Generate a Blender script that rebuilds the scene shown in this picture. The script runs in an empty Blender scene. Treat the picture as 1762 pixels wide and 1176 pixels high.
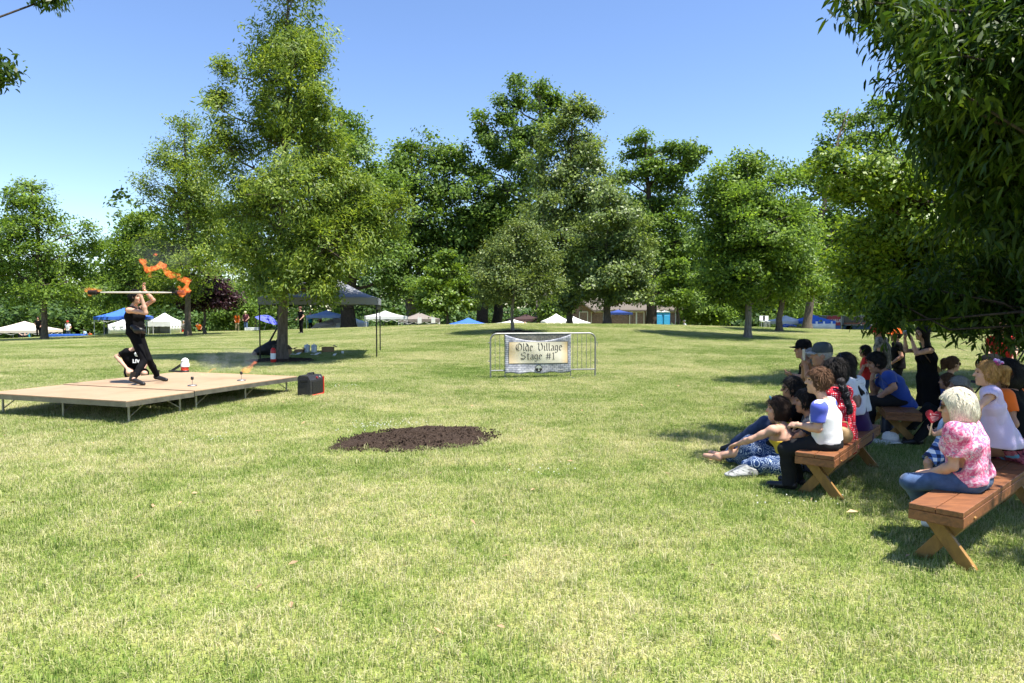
import bpy, math, random
import numpy as np
from mathutils import Vector, Matrix

random.seed(7)
RNG = np.random.default_rng(7)
SC = bpy.context.scene
COL = SC.collection
rad = math.radians

# ---------------------------------------------------------------- camera
F, CX, CY, HZ, CAMZ = 1174.7, 881.0, 588.0, 536.0, 1.8
PITCH = math.atan((CY - HZ) / F)
cam_d = bpy.data.cameras.new('camera')
cam_d.sensor_width = 36.0
cam_d.lens = 24.0
cam_d.clip_start = 0.05
cam_d.clip_end = 3000
cam = bpy.data.objects.new('camera', cam_d)
COL.objects.link(cam)
cam.location = (0, 0, CAMZ)
cam.rotation_euler = (math.pi / 2 - PITCH, 0, 0)
SC.camera = cam

# ---------------------------------------------------------------- sky, sun, exposure
SUN_EL = rad(68)
SUN_AZ = math.atan2(0.87, -0.5)            # x = sin, y = cos
SUN = Vector((math.sin(SUN_AZ) * math.cos(SUN_EL), math.cos(SUN_AZ) * math.cos(SUN_EL), math.sin(SUN_EL)))
W_ = bpy.data.worlds.new('World')
SC.world = W_
W_.use_nodes = True
wn, wl = W_.node_tree.nodes, W_.node_tree.links
bg = wn['Background']
sky = wn.new('ShaderNodeTexSky')
sky.sky_type = 'NISHITA'
sky.sun_disc = False
sky.sun_elevation = SUN_EL
sky.sun_rotation = SUN_AZ
sky.air_density = 1.0
sky.dust_density = 0.25
sky.ozone_density = 2.2
sky.altitude = 200
hsv = wn.new('ShaderNodeHueSaturation')
hsv.inputs['Saturation'].default_value = 1.1
hsv.inputs['Hue'].default_value = .508
wl.new(sky.outputs[0], hsv.inputs['Color'])
wl.new(hsv.outputs[0], bg.inputs[0])
bg.inputs[1].default_value = 0.094
sd = bpy.data.lights.new('sun', 'SUN')
sd.energy = 4.6
sd.angle = rad(0.53)
sd.color = (1.0, 0.955, 0.88)
so = bpy.data.objects.new('sun', sd)
COL.objects.link(so)
so.location = (20, -12, 50)
so.rotation_euler = SUN.to_track_quat('Z', 'Y').to_euler()
SC.view_settings.view_transform = 'Standard'
SC.view_settings.look = 'None'
SC.view_settings.gamma = 1
SC.view_settings.use_curve_mapping = False
SC.view_settings.exposure = 1.38
SC.cycles.max_bounces = 7
SC.cycles.diffuse_bounces = 3
SC.cycles.transmission_bounces = 4
SC.cycles.glossy_bounces = 2
SC.cycles.transparent_max_bounces = 12
SC.cycles.volume_step_rate = .25
SC.cycles.volume_max_steps = 256
SC.cycles.use_denoising = True
SC.cycles.use_adaptive_sampling = True
SC.cycles.adaptive_threshold = 0.015

# ---------------------------------------------------------------- pixel -> world
CP, SP = math.cos(PITCH), math.sin(PITCH)


def W(px, py, d):
    """the point at ground distance d (world y) seen at photo pixel px, py"""
    a, b = (px - CX) / F, -(py - CY) / F
    dy = CP + b * SP
    dz = -SP + b * CP
    k = d / dy
    return np.array([a * k, d, CAMZ + dz * k])


def sstep(u):
    u = np.clip(u, 0, 1)
    return u * u * (3 - 2 * u)


TT = [-.9, -.75, -.58, -.4, -.15, 0, .19, .36, .53, .75, .9]
ZC = [-.5, -.28, -.05, .1, .85, 1.08, .98, .66, .35, -.05, -.2]
DC = [50, 50, 55, 58, 45, 40, 42, 48, 50, 50, 50]


def T(x, y):
    """height of the lawn"""
    x = np.asarray(x, float)
    y = np.asarray(y, float)
    t = x / np.maximum(y, 3)
    zc, dc = np.interp(t, TT, ZC), np.interp(t, TT, DC)
    zn = .00068 * np.clip(y, 0, 22) ** 2
    u = (y - 22) / (dc - 22)
    zm = .33 + (zc - .33) * (np.clip(u, 0, 1) * .75 + .25 * sstep(u))
    over = np.clip(y - dc, 0, None)
    zf = zc - 3.2 * sstep(over / 40) - 0.012 * over.clip(0, 10)
    z = np.where(y < 22, zn, np.where(y < dc, zm, zf))
    z = z + .12 * np.exp(-((x + 6) / 4) ** 2 - ((y - 12) / 5) ** 2)
    return z


def T1(x, y):
    return float(T(x, y))


def G(px, py):
    """lawn point under photo pixel px, py"""
    a = W(px, py, 1.0) - np.array([0, 0, CAMZ])
    ds = np.concatenate([np.arange(2.5, 30, .02), np.arange(30, 90, .1)])
    zz = CAMZ + a[2] * ds
    hit = np.nonzero(zz <= T(a[0] * ds, ds))[0]
    d = ds[hit[0]] if len(hit) else 60.0
    return np.array([a[0] * d, d, T1(a[0] * d, d)])


def ground(px, d):
    x = (px - CX) / F * d / (CP + 0) * CP
    return np.array([x, d, T1(x, d)])


# ---------------------------------------------------------------- materials
MATS = {}


def nodes_of(name):
    m = bpy.data.materials.new(name)
    m.use_nodes = True
    nt = m.node_tree
    return m, nt, nt.nodes['Principled BSDF']


def N(nt, typ, **kw):
    n = nt.nodes.new(typ)
    for k, v in kw.items():
        if k.startswith('i_'):
            n.inputs[k[2:].replace('_', ' ')].default_value = v
        else:
            setattr(n, k, v)
    return n


def ramp(nt, fac, stops, interp='LINEAR'):
    r = nt.nodes.new('ShaderNodeValToRGB')
    r.color_ramp.interpolation = interp
    e = r.color_ramp.elements
    while len(e) < len(stops):
        e.new(0.5)
    for k, (p, c) in enumerate(stops):
        e[k].position = p
        e[k].color = (*c, 1) if len(c) == 3 else c
    nt.links.new(fac, r.inputs[0])
    return r.outputs[0]


def coords(nt, space='Object'):
    return N(nt, 'ShaderNodeTexCoord').outputs[space]


def noise(nt, vec, scale, detail=3, rough=.55, dist=0):
    n = N(nt, 'ShaderNodeTexNoise')
    n.inputs['Scale'].default_value = scale
    n.inputs['Detail'].default_value = detail
    n.inputs['Roughness'].default_value = rough
    n.inputs['Distortion'].default_value = dist
    if vec is not None:
        nt.links.new(vec, n.inputs['Vector'])
    return n.outputs['Fac']


def stretch(nt, vec, s):
    m = N(nt, 'ShaderNodeMapping')
    m.inputs['Scale'].default_value = s
    nt.links.new(vec, m.inputs['Vector'])
    return m.outputs[0]


def mixc(nt, fac, a, b, mode='MIX'):
    m = N(nt, 'ShaderNodeMix', data_type='RGBA', blend_type=mode)
    for sock, v in ((m.inputs['Factor'], fac), (m.inputs['A'], a), (m.inputs['B'], b)):
        pass
    fi = [s for s in m.inputs if s.name == 'Factor' and s.type == 'VALUE'][0]
    ai = [s for s in m.inputs if s.name == 'A' and s.type == 'RGBA'][0]
    bi = [s for s in m.inputs if s.name == 'B' and s.type == 'RGBA'][0]
    for sock, v in ((fi, fac), (ai, a), (bi, b)):
        if isinstance(v, bpy.types.NodeSocket):
            nt.links.new(v, sock)
        elif isinstance(v, (tuple, list)):
            sock.default_value = (*v, 1) if len(v) == 3 else v
        else:
            sock.default_value = v
    return [s for s in m.outputs if s.type == 'RGBA'][0]


def bump(nt, bsdf, h, strength=.4, dist=.02):
    b = N(nt, 'ShaderNodeBump')
    b.inputs['Strength'].default_value = strength
    b.inputs['Distance'].default_value = dist
    nt.links.new(h, b.inputs['Height'])
    nt.links.new(b.outputs[0], bsdf.inputs['Normal'])


def M(name, col, rough=.7, var=.25, scale=8., metal=0., bmp=0., bscale=None, spec=.4, sheen=0., strch=None):
    """a surface colour broken up by noise, with optional fine relief"""
    if name in MATS:
        return MATS[name]
    m, nt, b = nodes_of(name)
    co = coords(nt)
    if strch:
        co = stretch(nt, co, strch)
    n = noise(nt, co, scale, 4)
    lo = tuple(max(c * (1 - var), 0) for c in col)
    hi = tuple(min(c * (1 + var), 1) for c in col)
    nt.links.new(ramp(nt, n, [(.3, lo), (.7, hi)]), b.inputs['Base Color'])
    b.inputs['Roughness'].default_value = rough
    b.inputs['Metallic'].default_value = metal
    b.inputs['Specular IOR Level'].default_value = spec
    if sheen:
        b.inputs['Sheen Weight'].default_value = sheen
    if bmp:
        bump(nt, b, noise(nt, co, bscale or scale * 6, 4), bmp, .01)
    MATS[name] = m
    return m


# ---------------------------------------------------------------- objects
def tag(o, label=None, cat=None, group=None, kind=None):
    if label:
        o['label'] = label
    if cat:
        o['category'] = cat
    if group:
        o['group'] = group
    if kind:
        o['kind'] = kind
    return o


def thing(name, label, cat, loc, group=None):
    o = bpy.data.objects.new(name, None)
    o.empty_display_size = .2
    COL.objects.link(o)
    o.location = tuple(float(v) for v in loc)
    return tag(o, label, cat, group)


def add_mesh(name, v, f, mat, parent=None, loc=None, smooth=False, world=True):
    """v in world metres; stored relative to the parent (or to loc)"""
    v = np.asarray(v, float).reshape(-1, 3)
    off = np.array(parent['_w']) if parent is not None and '_w' in parent else (
        np.array(parent.location) if parent is not None else (np.array(loc) if loc is not None else np.zeros(3)))
    vv = (v - off).astype(np.float32) if world else v.astype(np.float32)
    me = bpy.data.meshes.new(name)
    if isinstance(f, np.ndarray):
        k = f.shape[1]
        me.vertices.add(len(vv))
        me.vertices.foreach_set('co', vv.ravel())
        me.loops.add(f.size)
        me.loops.foreach_set('vertex_index', f.astype(np.int32).ravel())
        me.polygons.add(len(f))
        me.polygons.foreach_set('loop_start', np.arange(0, f.size, k, dtype=np.int32))
        me.polygons.foreach_set('loop_total', np.full(len(f), k, dtype=np.int32))
        me.update(calc_edges=True)
    else:
        me.from_pydata(vv.tolist(), [], f)
        me.update()
    if mat is not None:
        for mm in (mat if isinstance(mat, (list, tuple)) else [mat]):
            me.materials.append(mm)
    if smooth:
        me.polygons.foreach_set('use_smooth', np.ones(len(me.polygons), dtype=bool))
    o = bpy.data.objects.new(name, me)
    COL.objects.link(o)
    if parent is not None:
        o.parent = parent
    elif loc is not None:
        o.location = tuple(float(q) for q in loc)
    return o


def dup(root, loc, rotz=None, label=None, group=None, scale=None):
    def cp(o, par):
        c = o.copy()
        COL.objects.link(c)
        if par is not None:
            c.parent = par
        for ch in o.children:
            cp(ch, c)
        return c
    r = cp(root, None)
    r.location = tuple(float(v) for v in loc)
    if rotz is not None:
        r.rotation_euler = (0, 0, rotz)
    if scale:
        r.scale = scale
    return tag(r, label, None, group)


class MB:
    """collects solid shapes into one mesh"""

    def __init__(s):
        s.v, s.f = [], []

    def add(s, v, f):
        k = len(s.v)
        s.v += [tuple(map(float, q)) for q in v]
        s.f += [tuple(i + k for i in q) for q in f]
        return s

    def box(s, c, size, R=None, ch=0.0):
        hx, hy, hz = [q / 2 for q in size]
        R = np.eye(3) if R is None else np.asarray(R)
        if ch <= 0:
            pts = [(x, y, z) for x in (-hx, hx) for y in (-hy, hy) for z in (-hz, hz)]
            fs = [(0, 1, 3, 2), (4, 6, 7, 5), (0, 4, 5, 1), (2, 3, 7, 6), (0, 2, 6, 4), (1, 5, 7, 3)]
        else:
            c2 = min(ch, hx * .9, hy * .9, hz * .9)
            pts, fs = [], []
            for z, k in ((-hz, c2), (-hz + c2, 0), (hz - c2, 0), (hz, c2)):
                for x, y in ((-hx + k, -hy + k), (hx - k, -hy + k), (hx - k, hy - k), (-hx + k, hy - k)):
                    pts.append((x, y, z))
            fs.append((3, 2, 1, 0))
            for r in range(3):
                for q in range(4):
                    a, b = r * 4 + q, r * 4 + (q + 1) % 4
                    fs.append((a, b, b + 4, a + 4))
            fs.append((12, 13, 14, 15))
        v = [np.asarray(c) + R @ np.array(p) for p in pts]
        return s.add(v, fs)

    def beam(s, a, b, w, h, up=(0, 0, 1)):
        """rectangular bar from a to b, w across, h along up"""
        a, b = np.asarray(a, float), np.asarray(b, float)
        d = b - a
        L = np.linalg.norm(d)
        d = d / L
        up = np.asarray(up, float)
        x = np.cross(d, up)
        x /= np.linalg.norm(x)
        z = np.cross(x, d)
        return s.box((a + b) / 2, (w, L, h), np.array([x, d, z]).T, ch=min(w, h) * .08)

    def tube(s, pts, r, n=8, cap=True):
        pts = [np.asarray(p, float) for p in pts]
        rs = r if isinstance(r, (list, tuple, np.ndarray)) else [r] * len(pts)
        v, f = [], []
        ref = None
        for i, p in enumerate(pts):
            d = pts[min(i + 1, len(pts) - 1)] - pts[max(i - 1, 0)]
            d = d / (np.linalg.norm(d) + 1e-9)
            if ref is None:
                ref = np.array([1., 0, 0]) if abs(d[0]) < .8 else np.array([0, 1., 0])
            x = np.cross(d, ref)
            x /= np.linalg.norm(x) + 1e-9
            y = np.cross(d, x)
            ref = np.cross(x, d)
            for k in range(n):
                a = 2 * math.pi * k / n
                v.append(p + rs[i] * (math.cos(a) * x + math.sin(a) * y))
        for i in range(len(pts) - 1):
            for k in range(n):
                a, b = i * n + k, i * n + (k + 1) % n
                f.append((a, b, b + n, a + n))
        if cap:
            f.append(tuple(range(n - 1, -1, -1)))
            f.append(tuple((len(pts) - 1) * n + k for k in range(n)))
        return s.add(v, f)

    def lathe(s, c, prof, n=20, R=None):
        """prof: (radius, z) rings"""
        R = np.eye(3) if R is None else np.asarray(R)
        v, f = [], []
        for r, z in prof:
            for k in range(n):
                a = 2 * math.pi * k / n
                v.append(np.asarray(c) + R @ np.array([r * math.cos(a), r * math.sin(a), z]))
        for i in range(len(prof) - 1):
            for k in range(n):
                a, b = i * n + k, i * n + (k + 1) % n
                f.append((a, b, b + n, a + n))
        f.append(tuple(range(n - 1, -1, -1)))
        f.append(tuple((len(prof) - 1) * n + k for k in range(n)))
        return s.add(v, f)

    def prism(s, poly, dirv):
        """closed solid: polygon (3-d points) pushed along dirv"""
        n = len(poly)
        poly = [np.asarray(p, float) for p in poly]
        v = poly + [p + np.asarray(dirv, float) for p in poly]
        f = [tuple(range(n - 1, -1, -1)), tuple(range(n, 2 * n))]
        for k in range(n):
            f.append((k, (k + 1) % n, n + (k + 1) % n, n + k))
        return s.add(v, f)

    def build(s, name, mat, parent=None, loc=None, smooth=False):
        o = add_mesh(name, s.v, s.f, mat, parent, loc)
        if smooth:
            o.data.polygons.foreach_set('use_smooth', np.ones(len(o.data.polygons), dtype=bool))
            try:
                o.data.set_sharp_from_angle(angle=rad(38))
            except Exception:
                pass
        return o


def rotz(a):
    c, s_ = math.cos(a), math.sin(a)
    return np.array([[c, -s_, 0], [s_, c, 0], [0, 0, 1]])


def unit(v):
    v = np.asarray(v, float)
    return v / (np.linalg.norm(v) + 1e-9)
# ================================================================ THE SETTING
def lawn_colour(nt, pos):
    """dry straw and green patches laid out over the field (world metres)"""
    big = noise(nt, stretch(nt, pos, (.55, .9, .2)), .35, 4, .6, .4)
    mid = noise(nt, pos, 1.7, 4, .65, .5)
    fine = noise(nt, pos, 9, 3, .6)
    a = N(nt, 'ShaderNodeMath', operation='MULTIPLY_ADD')
    nt.links.new(mid, a.inputs[0])
    a.inputs[1].default_value = .75
    nt.links.new(big, a.inputs[2])
    b = N(nt, 'ShaderNodeMath', operation='MULTIPLY_ADD')
    nt.links.new(fine, b.inputs[0])
    b.inputs[1].default_value = .35
    nt.links.new(a.outputs[0], b.inputs[2])
    c = N(nt, 'ShaderNodeMath', operation='MULTIPLY')
    nt.links.new(b.outputs[0], c.inputs[0])
    c.inputs[1].default_value = .476
    d = N(nt, 'ShaderNodeMath', operation='MULTIPLY_ADD')
    nt.links.new(c.outputs[0], d.inputs[0])
    d.inputs[1].default_value = 1.5
    d.inputs[2].default_value = -.235
    return d.outputs[0]


def make_lawn_mat():
    m, nt, b = nodes_of('lawn_soil_and_thatch')
    pos = N(nt, 'ShaderNodeNewGeometry').outputs['Position']
    f = lawn_colour(nt, pos)
    c1 = ramp(nt, f, [(.36, (.13, .19, .035)), (.5, (.22, .26, .065)), (.64, (.36, .34, .14))])
    sp = noise(nt, stretch(nt, pos, (14, 14, 4)), 3, 4, .7)
    c2 = mixc(nt, 1.0, c1, ramp(nt, sp, [(.3, (.55, .55, .5)), (.7, (1.25, 1.25, 1.2))]), 'MULTIPLY')
    nt.links.new(c2, b.inputs['Base Color'])
    b.inputs['Roughness'].default_value = .95
    b.inputs['Specular IOR Level'].default_value = .1
    bump(nt, b, sp, .5, .03)
    return m


def make_blade_mat():
    m, nt, b = nodes_of('grass_blades')
    g = N(nt, 'ShaderNodeNewGeometry')
    f = lawn_colour(nt, g.outputs['Position'])
    isl = g.outputs['Random Per Island']
    s1 = N(nt, 'ShaderNodeMath', operation='MULTIPLY_ADD')
    nt.links.new(isl, s1.inputs[0])
    s1.inputs[1].default_value = .42
    nt.links.new(f, s1.inputs[2])
    s2 = N(nt, 'ShaderNodeMath', operation='SUBTRACT')
    nt.links.new(s1.outputs[0], s2.inputs[0])
    s2.inputs[1].default_value = .21
    col = ramp(nt, s2.outputs[0], [(.24, (.12, .21, .032)), (.41, (.23, .31, .068)), (.54, (.38, .41, .14)), (.70, (.60, .55, .33))])
    b.inputs['Roughness'].default_value = .55
    b.inputs['Specular IOR Level'].default_value = .25
    nt.links.new(col, b.inputs['Base Color'])
    tr = N(nt, 'ShaderNodeBsdfTranslucent')
    nt.links.new(col, tr.inputs['Color'])
    mx = N(nt, 'ShaderNodeMixShader')
    mx.inputs[0].default_value = .35
    nt.links.new(b.outputs[0], mx.inputs[1])
    nt.links.new(tr.outputs[0], mx.inputs[2])
    nt.links.new(mx.outputs[0], nt.nodes['Material Output'].inputs[0])
    return m


LAWN = make_lawn_mat()
BLADE = make_blade_mat()


def axis(lo, hi, fine_lo, fine_hi, step, grow=1.18):
    a = list(np.arange(fine_lo, fine_hi + step / 2, step))
    s_ = step
    while a[-1] < hi:
        s_ *= grow
        a.append(a[-1] + s_)
    s_ = step
    while a[0] > lo:
        s_ *= grow
        a.insert(0, a[0] - s_)
    return np.array(a)


gx = axis(-700, 700, -45, 45, .75)
gy = axis(-60, 1500, -2, 80, .6)
GX, GY = np.meshgrid(gx, gy, indexing='ij')
V = np.stack([GX, GY, T(GX, GY)], -1).reshape(-1, 3)
nx, ny = GX.shape
ii = (np.arange(nx - 1)[:, None] * ny + np.arange(ny - 1)[None, :]).ravel()
FQ = np.stack([ii, ii + ny, ii + ny + 1, ii + 1], 1)
lawn = add_mesh('lawn_ground', V, FQ, LAWN, smooth=True)
tag(lawn, kind='structure')


def blade_patch(name, n, size, hmin, hmax, wid, seed):
    r = np.random.default_rng(seed)
    p = np.stack([r.uniform(-size / 2, size / 2, n), r.uniform(-size / 2, size / 2, n), np.zeros(n)], 1)
    # tufts: heights vary in small clumps
    tc = r.uniform(-size / 2, size / 2, (26, 2))
    dd = np.min(np.linalg.norm(p[:, None, :2] - tc[None], axis=2), 1)
    h = r.uniform(hmin, hmax, n) * (1 + .7 * np.exp(-(dd / .06) ** 2))
    az = r.uniform(0, 2 * np.pi, n)
    lean = r.uniform(.2, 1.7, n)
    d = np.stack([np.cos(az), np.sin(az), np.zeros(n)], 1)
    sd_ = np.stack([-np.sin(az), np.cos(az), np.zeros(n)], 1)
    flat = r.random(n) < .3                     # lying dead stems
    up = np.where(flat, .12, 1.0)[:, None] * np.array([0, 0, 1.0])
    w = (wid * r.uniform(.6, 1.4, n))[:, None]
    mid = p + up * (h * .6)[:, None] + d * (h * .25 * lean)[:, None] + np.array([0, 0, .006])
    tip = p + up * (h * (1 - .25 * lean))[:, None] + d * (h * .85 * lean)[:, None] + np.array([0, 0, .006])
    v = np.stack([p - sd_ * w * .5, p + sd_ * w * .5, mid + sd_ * w * .45, mid - sd_ * w * .45, tip], 1).reshape(-1, 3)
    k = np.arange(n) * 5
    me = bpy.data.meshes.new(name)
    q = [(a, a + 1, a + 2, a + 3) for a in k] + [(a + 3, a + 2, a + 4) for a in k]
    me.from_pydata(v.tolist(), [], q)
    me.materials.append(BLADE)
    return bpy.data.objects.new(name, me)


pc = bpy.data.collections.new('grass_tufts')
for k in range(5):
    pc.objects.link(blade_patch('grass_tuft_%s' % 'abcde'[k], 7200, 1.0, .016, .046, .0036, 100 + k))
pts, rots, idx, scl = [], [], [], []
r_ = np.random.default_rng(3)
for yy in np.arange(1.5, 62, 1.0):
    for xx in np.arange(-50, 50, 1.0):
        if abs(xx) > yy * .80 + 3.0:
            continue
        g = np.array([T1(xx + .5, yy) - T1(xx - .5, yy), T1(xx, yy + .5) - T1(xx, yy - .5)])
        pts.append((xx, yy, T1(xx, yy)))
        rots.append((math.atan(g[1]), -math.atan(g[0]), 0.0))
        idx.append(int(r_.integers(0, 5)))
        scl.append((r_.choice([-1, 1]), r_.choice([-1, 1]), float(r_.uniform(.85, 1.2))))
gm = bpy.data.meshes.new('grass')
gm.from_pydata(pts, [], [])
for nm, typ, data in (('rot', 'FLOAT_VECTOR', rots), ('scl', 'FLOAT_VECTOR', scl)):
    at = gm.attributes.new(nm, typ, 'POINT')
    at.data.foreach_set('vector', np.array(data, np.float32).ravel())
at = gm.attributes.new('pick', 'INT', 'POINT')
at.data.foreach_set('value', np.array(idx, np.int32))
gm.materials.append(BLADE)
grass = bpy.data.objects.new('grass', gm)
COL.objects.link(grass)
tag(grass, kind='stuff')
ng = bpy.data.node_groups.new('scatter_grass', 'GeometryNodeTree')
ng.interface.new_socket('Geometry', in_out='INPUT', socket_type='NodeSocketGeometry')
ng.interface.new_socket('Geometry', in_out='OUTPUT', socket_type='NodeSocketGeometry')
gi, go = ng.nodes.new('NodeGroupInput'), ng.nodes.new('NodeGroupOutput')
iop = ng.nodes.new('GeometryNodeInstanceOnPoints')
ci = ng.nodes.new('GeometryNodeCollectionInfo')
ci.inputs['Collection'].default_value = pc
ci.inputs['Separate Children'].default_value = True
ci.inputs['Reset Children'].default_value = True


def named(nm, typ):
    q = ng.nodes.new('GeometryNodeInputNamedAttribute')
    q.data_type = typ
    q.inputs['Name'].default_value = nm
    return q.outputs['Attribute']


ng.links.new(gi.outputs[0], iop.inputs['Points'])
ng.links.new(ci.outputs[0], iop.inputs['Instance'])
iop.inputs['Pick Instance'].default_value = True
ng.links.new(named('pick', 'INT'), iop.inputs['Instance Index'])
ng.links.new(named('rot', 'FLOAT_VECTOR'), iop.inputs['Rotation'])
ng.links.new(named('scl', 'FLOAT_VECTOR'), iop.inputs['Scale'])
ng.links.new(iop.outputs[0], go.inputs[0])
mod = grass.modifiers.new('scatter', 'NODES')
mod.node_group = ng

# taller tufts and weeds the mower missed
r_ = np.random.default_rng(31)
tv, tf, kk = [], [], 0
for k in range(900):
    d = 2.6 + 17 * r_.random() ** 1.3
    x = r_.uniform(-.85, .85) * d
    if -8.6 < x < -3.8 and 9 < d < 15:
        continue
    n = int(r_.integers(5, 16))
    c = np.array([x, d, T1(x, d)])
    az, ln = r_.uniform(0, 6.28, n), r_.uniform(.05, .125, n) * (1 if d > 4 else .8)
    p = c + np.stack([r_.normal(size=n) * .02, r_.normal(size=n) * .02, np.zeros(n)], 1)
    dv = np.stack([np.cos(az), np.sin(az), np.zeros(n)], 1)
    sv_ = np.stack([-np.sin(az), np.cos(az), np.zeros(n)], 1) * .0024
    le = r_.uniform(.15, .9, n)[:, None]
    m1 = p + np.array([0, 0, 1.]) * (ln * .65)[:, None] + dv * le * (ln * .3)[:, None]
    m2 = p + np.array([0, 0, 1.]) * (ln * (1 - .3 * le[:, 0]))[:, None] + dv * le * (ln * .9)[:, None]
    v = np.stack([p - sv_, p + sv_, m1 + sv_, m1 - sv_, m2 + sv_ * .15, m2 - sv_ * .15], 1).reshape(-1, 3)
    q = kk + np.arange(n)[:, None] * 6
    tv.append(v)
    tf += [q + np.array([[0, 1, 2, 3]]), q + np.array([[3, 2, 4, 5]])]
    kk += len(v)
tag(add_mesh('weed_tufts', np.concatenate(tv), np.concatenate(tf), BLADE), kind='stuff')

# clover heads and blown dry leaves, small and uncounted
r_ = np.random.default_rng(41)
cv, cf = MB(), MB()
for k in range(14):
    d = 3.2 + 13 * r_.random()
    x0 = r_.uniform(-.8, .8) * d
    if k < 6:
        g_ = G(620 + k * 16, 741 - k * 2)
        x0, d = g_[0], g_[1]
    for j in range(int(r_.integers(5, 22))):
        x, y = x0 + r_.normal() * .22, d + r_.normal() * .16
        z = T1(x, y) + r_.uniform(.035, .065)
        q = r_.uniform(.004, .008)
        cv.lathe([x, y, z], [(q * .4, -q), (q, 0), (q * .5, q)], 5)
for k in range(170):
    d = 3 + 16 * r_.random()
    x = r_.uniform(-.8, .8) * d
    z = T1(x, d) + r_.uniform(.025, .05)
    a, L = r_.uniform(0, 6.28), r_.uniform(.015, .04)
    e1, e2 = np.array([math.cos(a), math.sin(a), r_.normal() * .3]) * L, np.array([-math.sin(a), math.cos(a), r_.normal() * .3]) * L * .4
    c = np.array([x, d, z])
    cf.add([c - e1, c + e2, c + e1, c - e2 + [0, 0, .008]], [(0, 1, 2, 3)])
tag(cv.build('clover_heads', M('clover_white', (.66, .66, .58), .8, .1)), kind='stuff')
tag(cf.build('leaf_litter', M('litter_tan', (.34, .22, .12), .8, .4, 3)), kind='stuff')
# ================================================================ TREES
def leaf_mat(name, stops, gloss=.35, rough=.42, trans=.3):
    if name in MATS:
        return MATS[name]
    m, nt, b = nodes_of(name)
    g = N(nt, 'ShaderNodeNewGeometry')
    col = ramp(nt, g.outputs['Random Per Island'], stops)
    pat = noise(nt, g.outputs['Position'], .9, 3)
    col = mixc(nt, 1.0, col, ramp(nt, pat, [(.3, (.78, .82, .75)), (.7, (1.2, 1.15, 1.1))]), 'MULTIPLY')
    nt.links.new(col, b.inputs['Base Color'])
    b.inputs['Roughness'].default_value = rough
    b.inputs['Specular IOR Level'].default_value = gloss
    tr = N(nt, 'ShaderNodeBsdfTranslucent')
    nt.links.new(mixc(nt, 1.0, col, (1.25, 1.25, .7), 'MULTIPLY'), tr.inputs['Color'])
    mx = N(nt, 'ShaderNodeMixShader')
    mx.inputs[0].default_value = trans
    nt.links.new(b.outputs[0], mx.inputs[1])
    nt.links.new(tr.outputs[0], mx.inputs[2])
    nt.links.new(mx.outputs[0], nt.nodes['Material Output'].inputs[0])
    MATS[name] = m
    return m


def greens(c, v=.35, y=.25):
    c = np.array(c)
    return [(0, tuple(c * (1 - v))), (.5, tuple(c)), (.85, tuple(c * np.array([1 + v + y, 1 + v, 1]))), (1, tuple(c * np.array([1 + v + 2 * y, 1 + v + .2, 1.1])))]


LM = {
    'willow': leaf_mat('willow_oak_leaves', greens((.145, .222, .044), .45, .3), .25, .45, .45),
    'maple': leaf_mat('maple_leaves', greens((.125, .21, .044), .45, .2), .22, .48, .44),
    'oak': leaf_mat('oak_leaves', greens((.112, .19, .045), .45, .15), .22, .48, .42),
    'silver': leaf_mat('pin_oak_leaves', greens((.145, .205, .075), .45, .12), .4, .45, .38),
    'bright': leaf_mat('bright_maple_leaves', greens((.11, .19, .028)), .35, .42, .36),
    'olive': leaf_mat('olive_leaves', greens((.12, .175, .052), .35, .25), .3, .5, .28),
    'plum': leaf_mat('purple_leaves', [(0, (.02, .008, .012)), (1, (.06, .02, .028))], .3, .5, .2),
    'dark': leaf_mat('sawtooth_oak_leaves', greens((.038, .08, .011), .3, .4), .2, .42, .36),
    'lime': leaf_mat('lime_leaves', greens((.14, .23, .03), .35, .3), .35, .42, .36),
    'far': leaf_mat('far_wood_leaves', greens((.05, .10, .03), .4), .2, .55, .25),
}


def bark(name, col, sc=9):
    if name in MATS:
        return MATS[name]
    m, nt, b = nodes_of(name)
    co = stretch(nt, coords(nt), (1, 1, .18))
    n = noise(nt, co, sc * 2, 5, .65, .6)
    c = np.array(col)
    nt.links.new(ramp(nt, n, [(.3, tuple(c * .45)), (.55, tuple(c)), (.75, tuple(c * 1.5))]), b.inputs['Base Color'])
    b.inputs['Roughness'].default_value = .95
    b.inputs['Specular IOR Level'].default_value = .15
    bump(nt, b, n, .9, .04)
    MATS[name] = m
    return m


BARK = bark('grey_brown_bark', (.13, .105, .08))
BARKG = bark('pale_grey_bark', (.20, .18, .155))
BARKD = bark('dark_bark', (.06, .048, .038))


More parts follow.
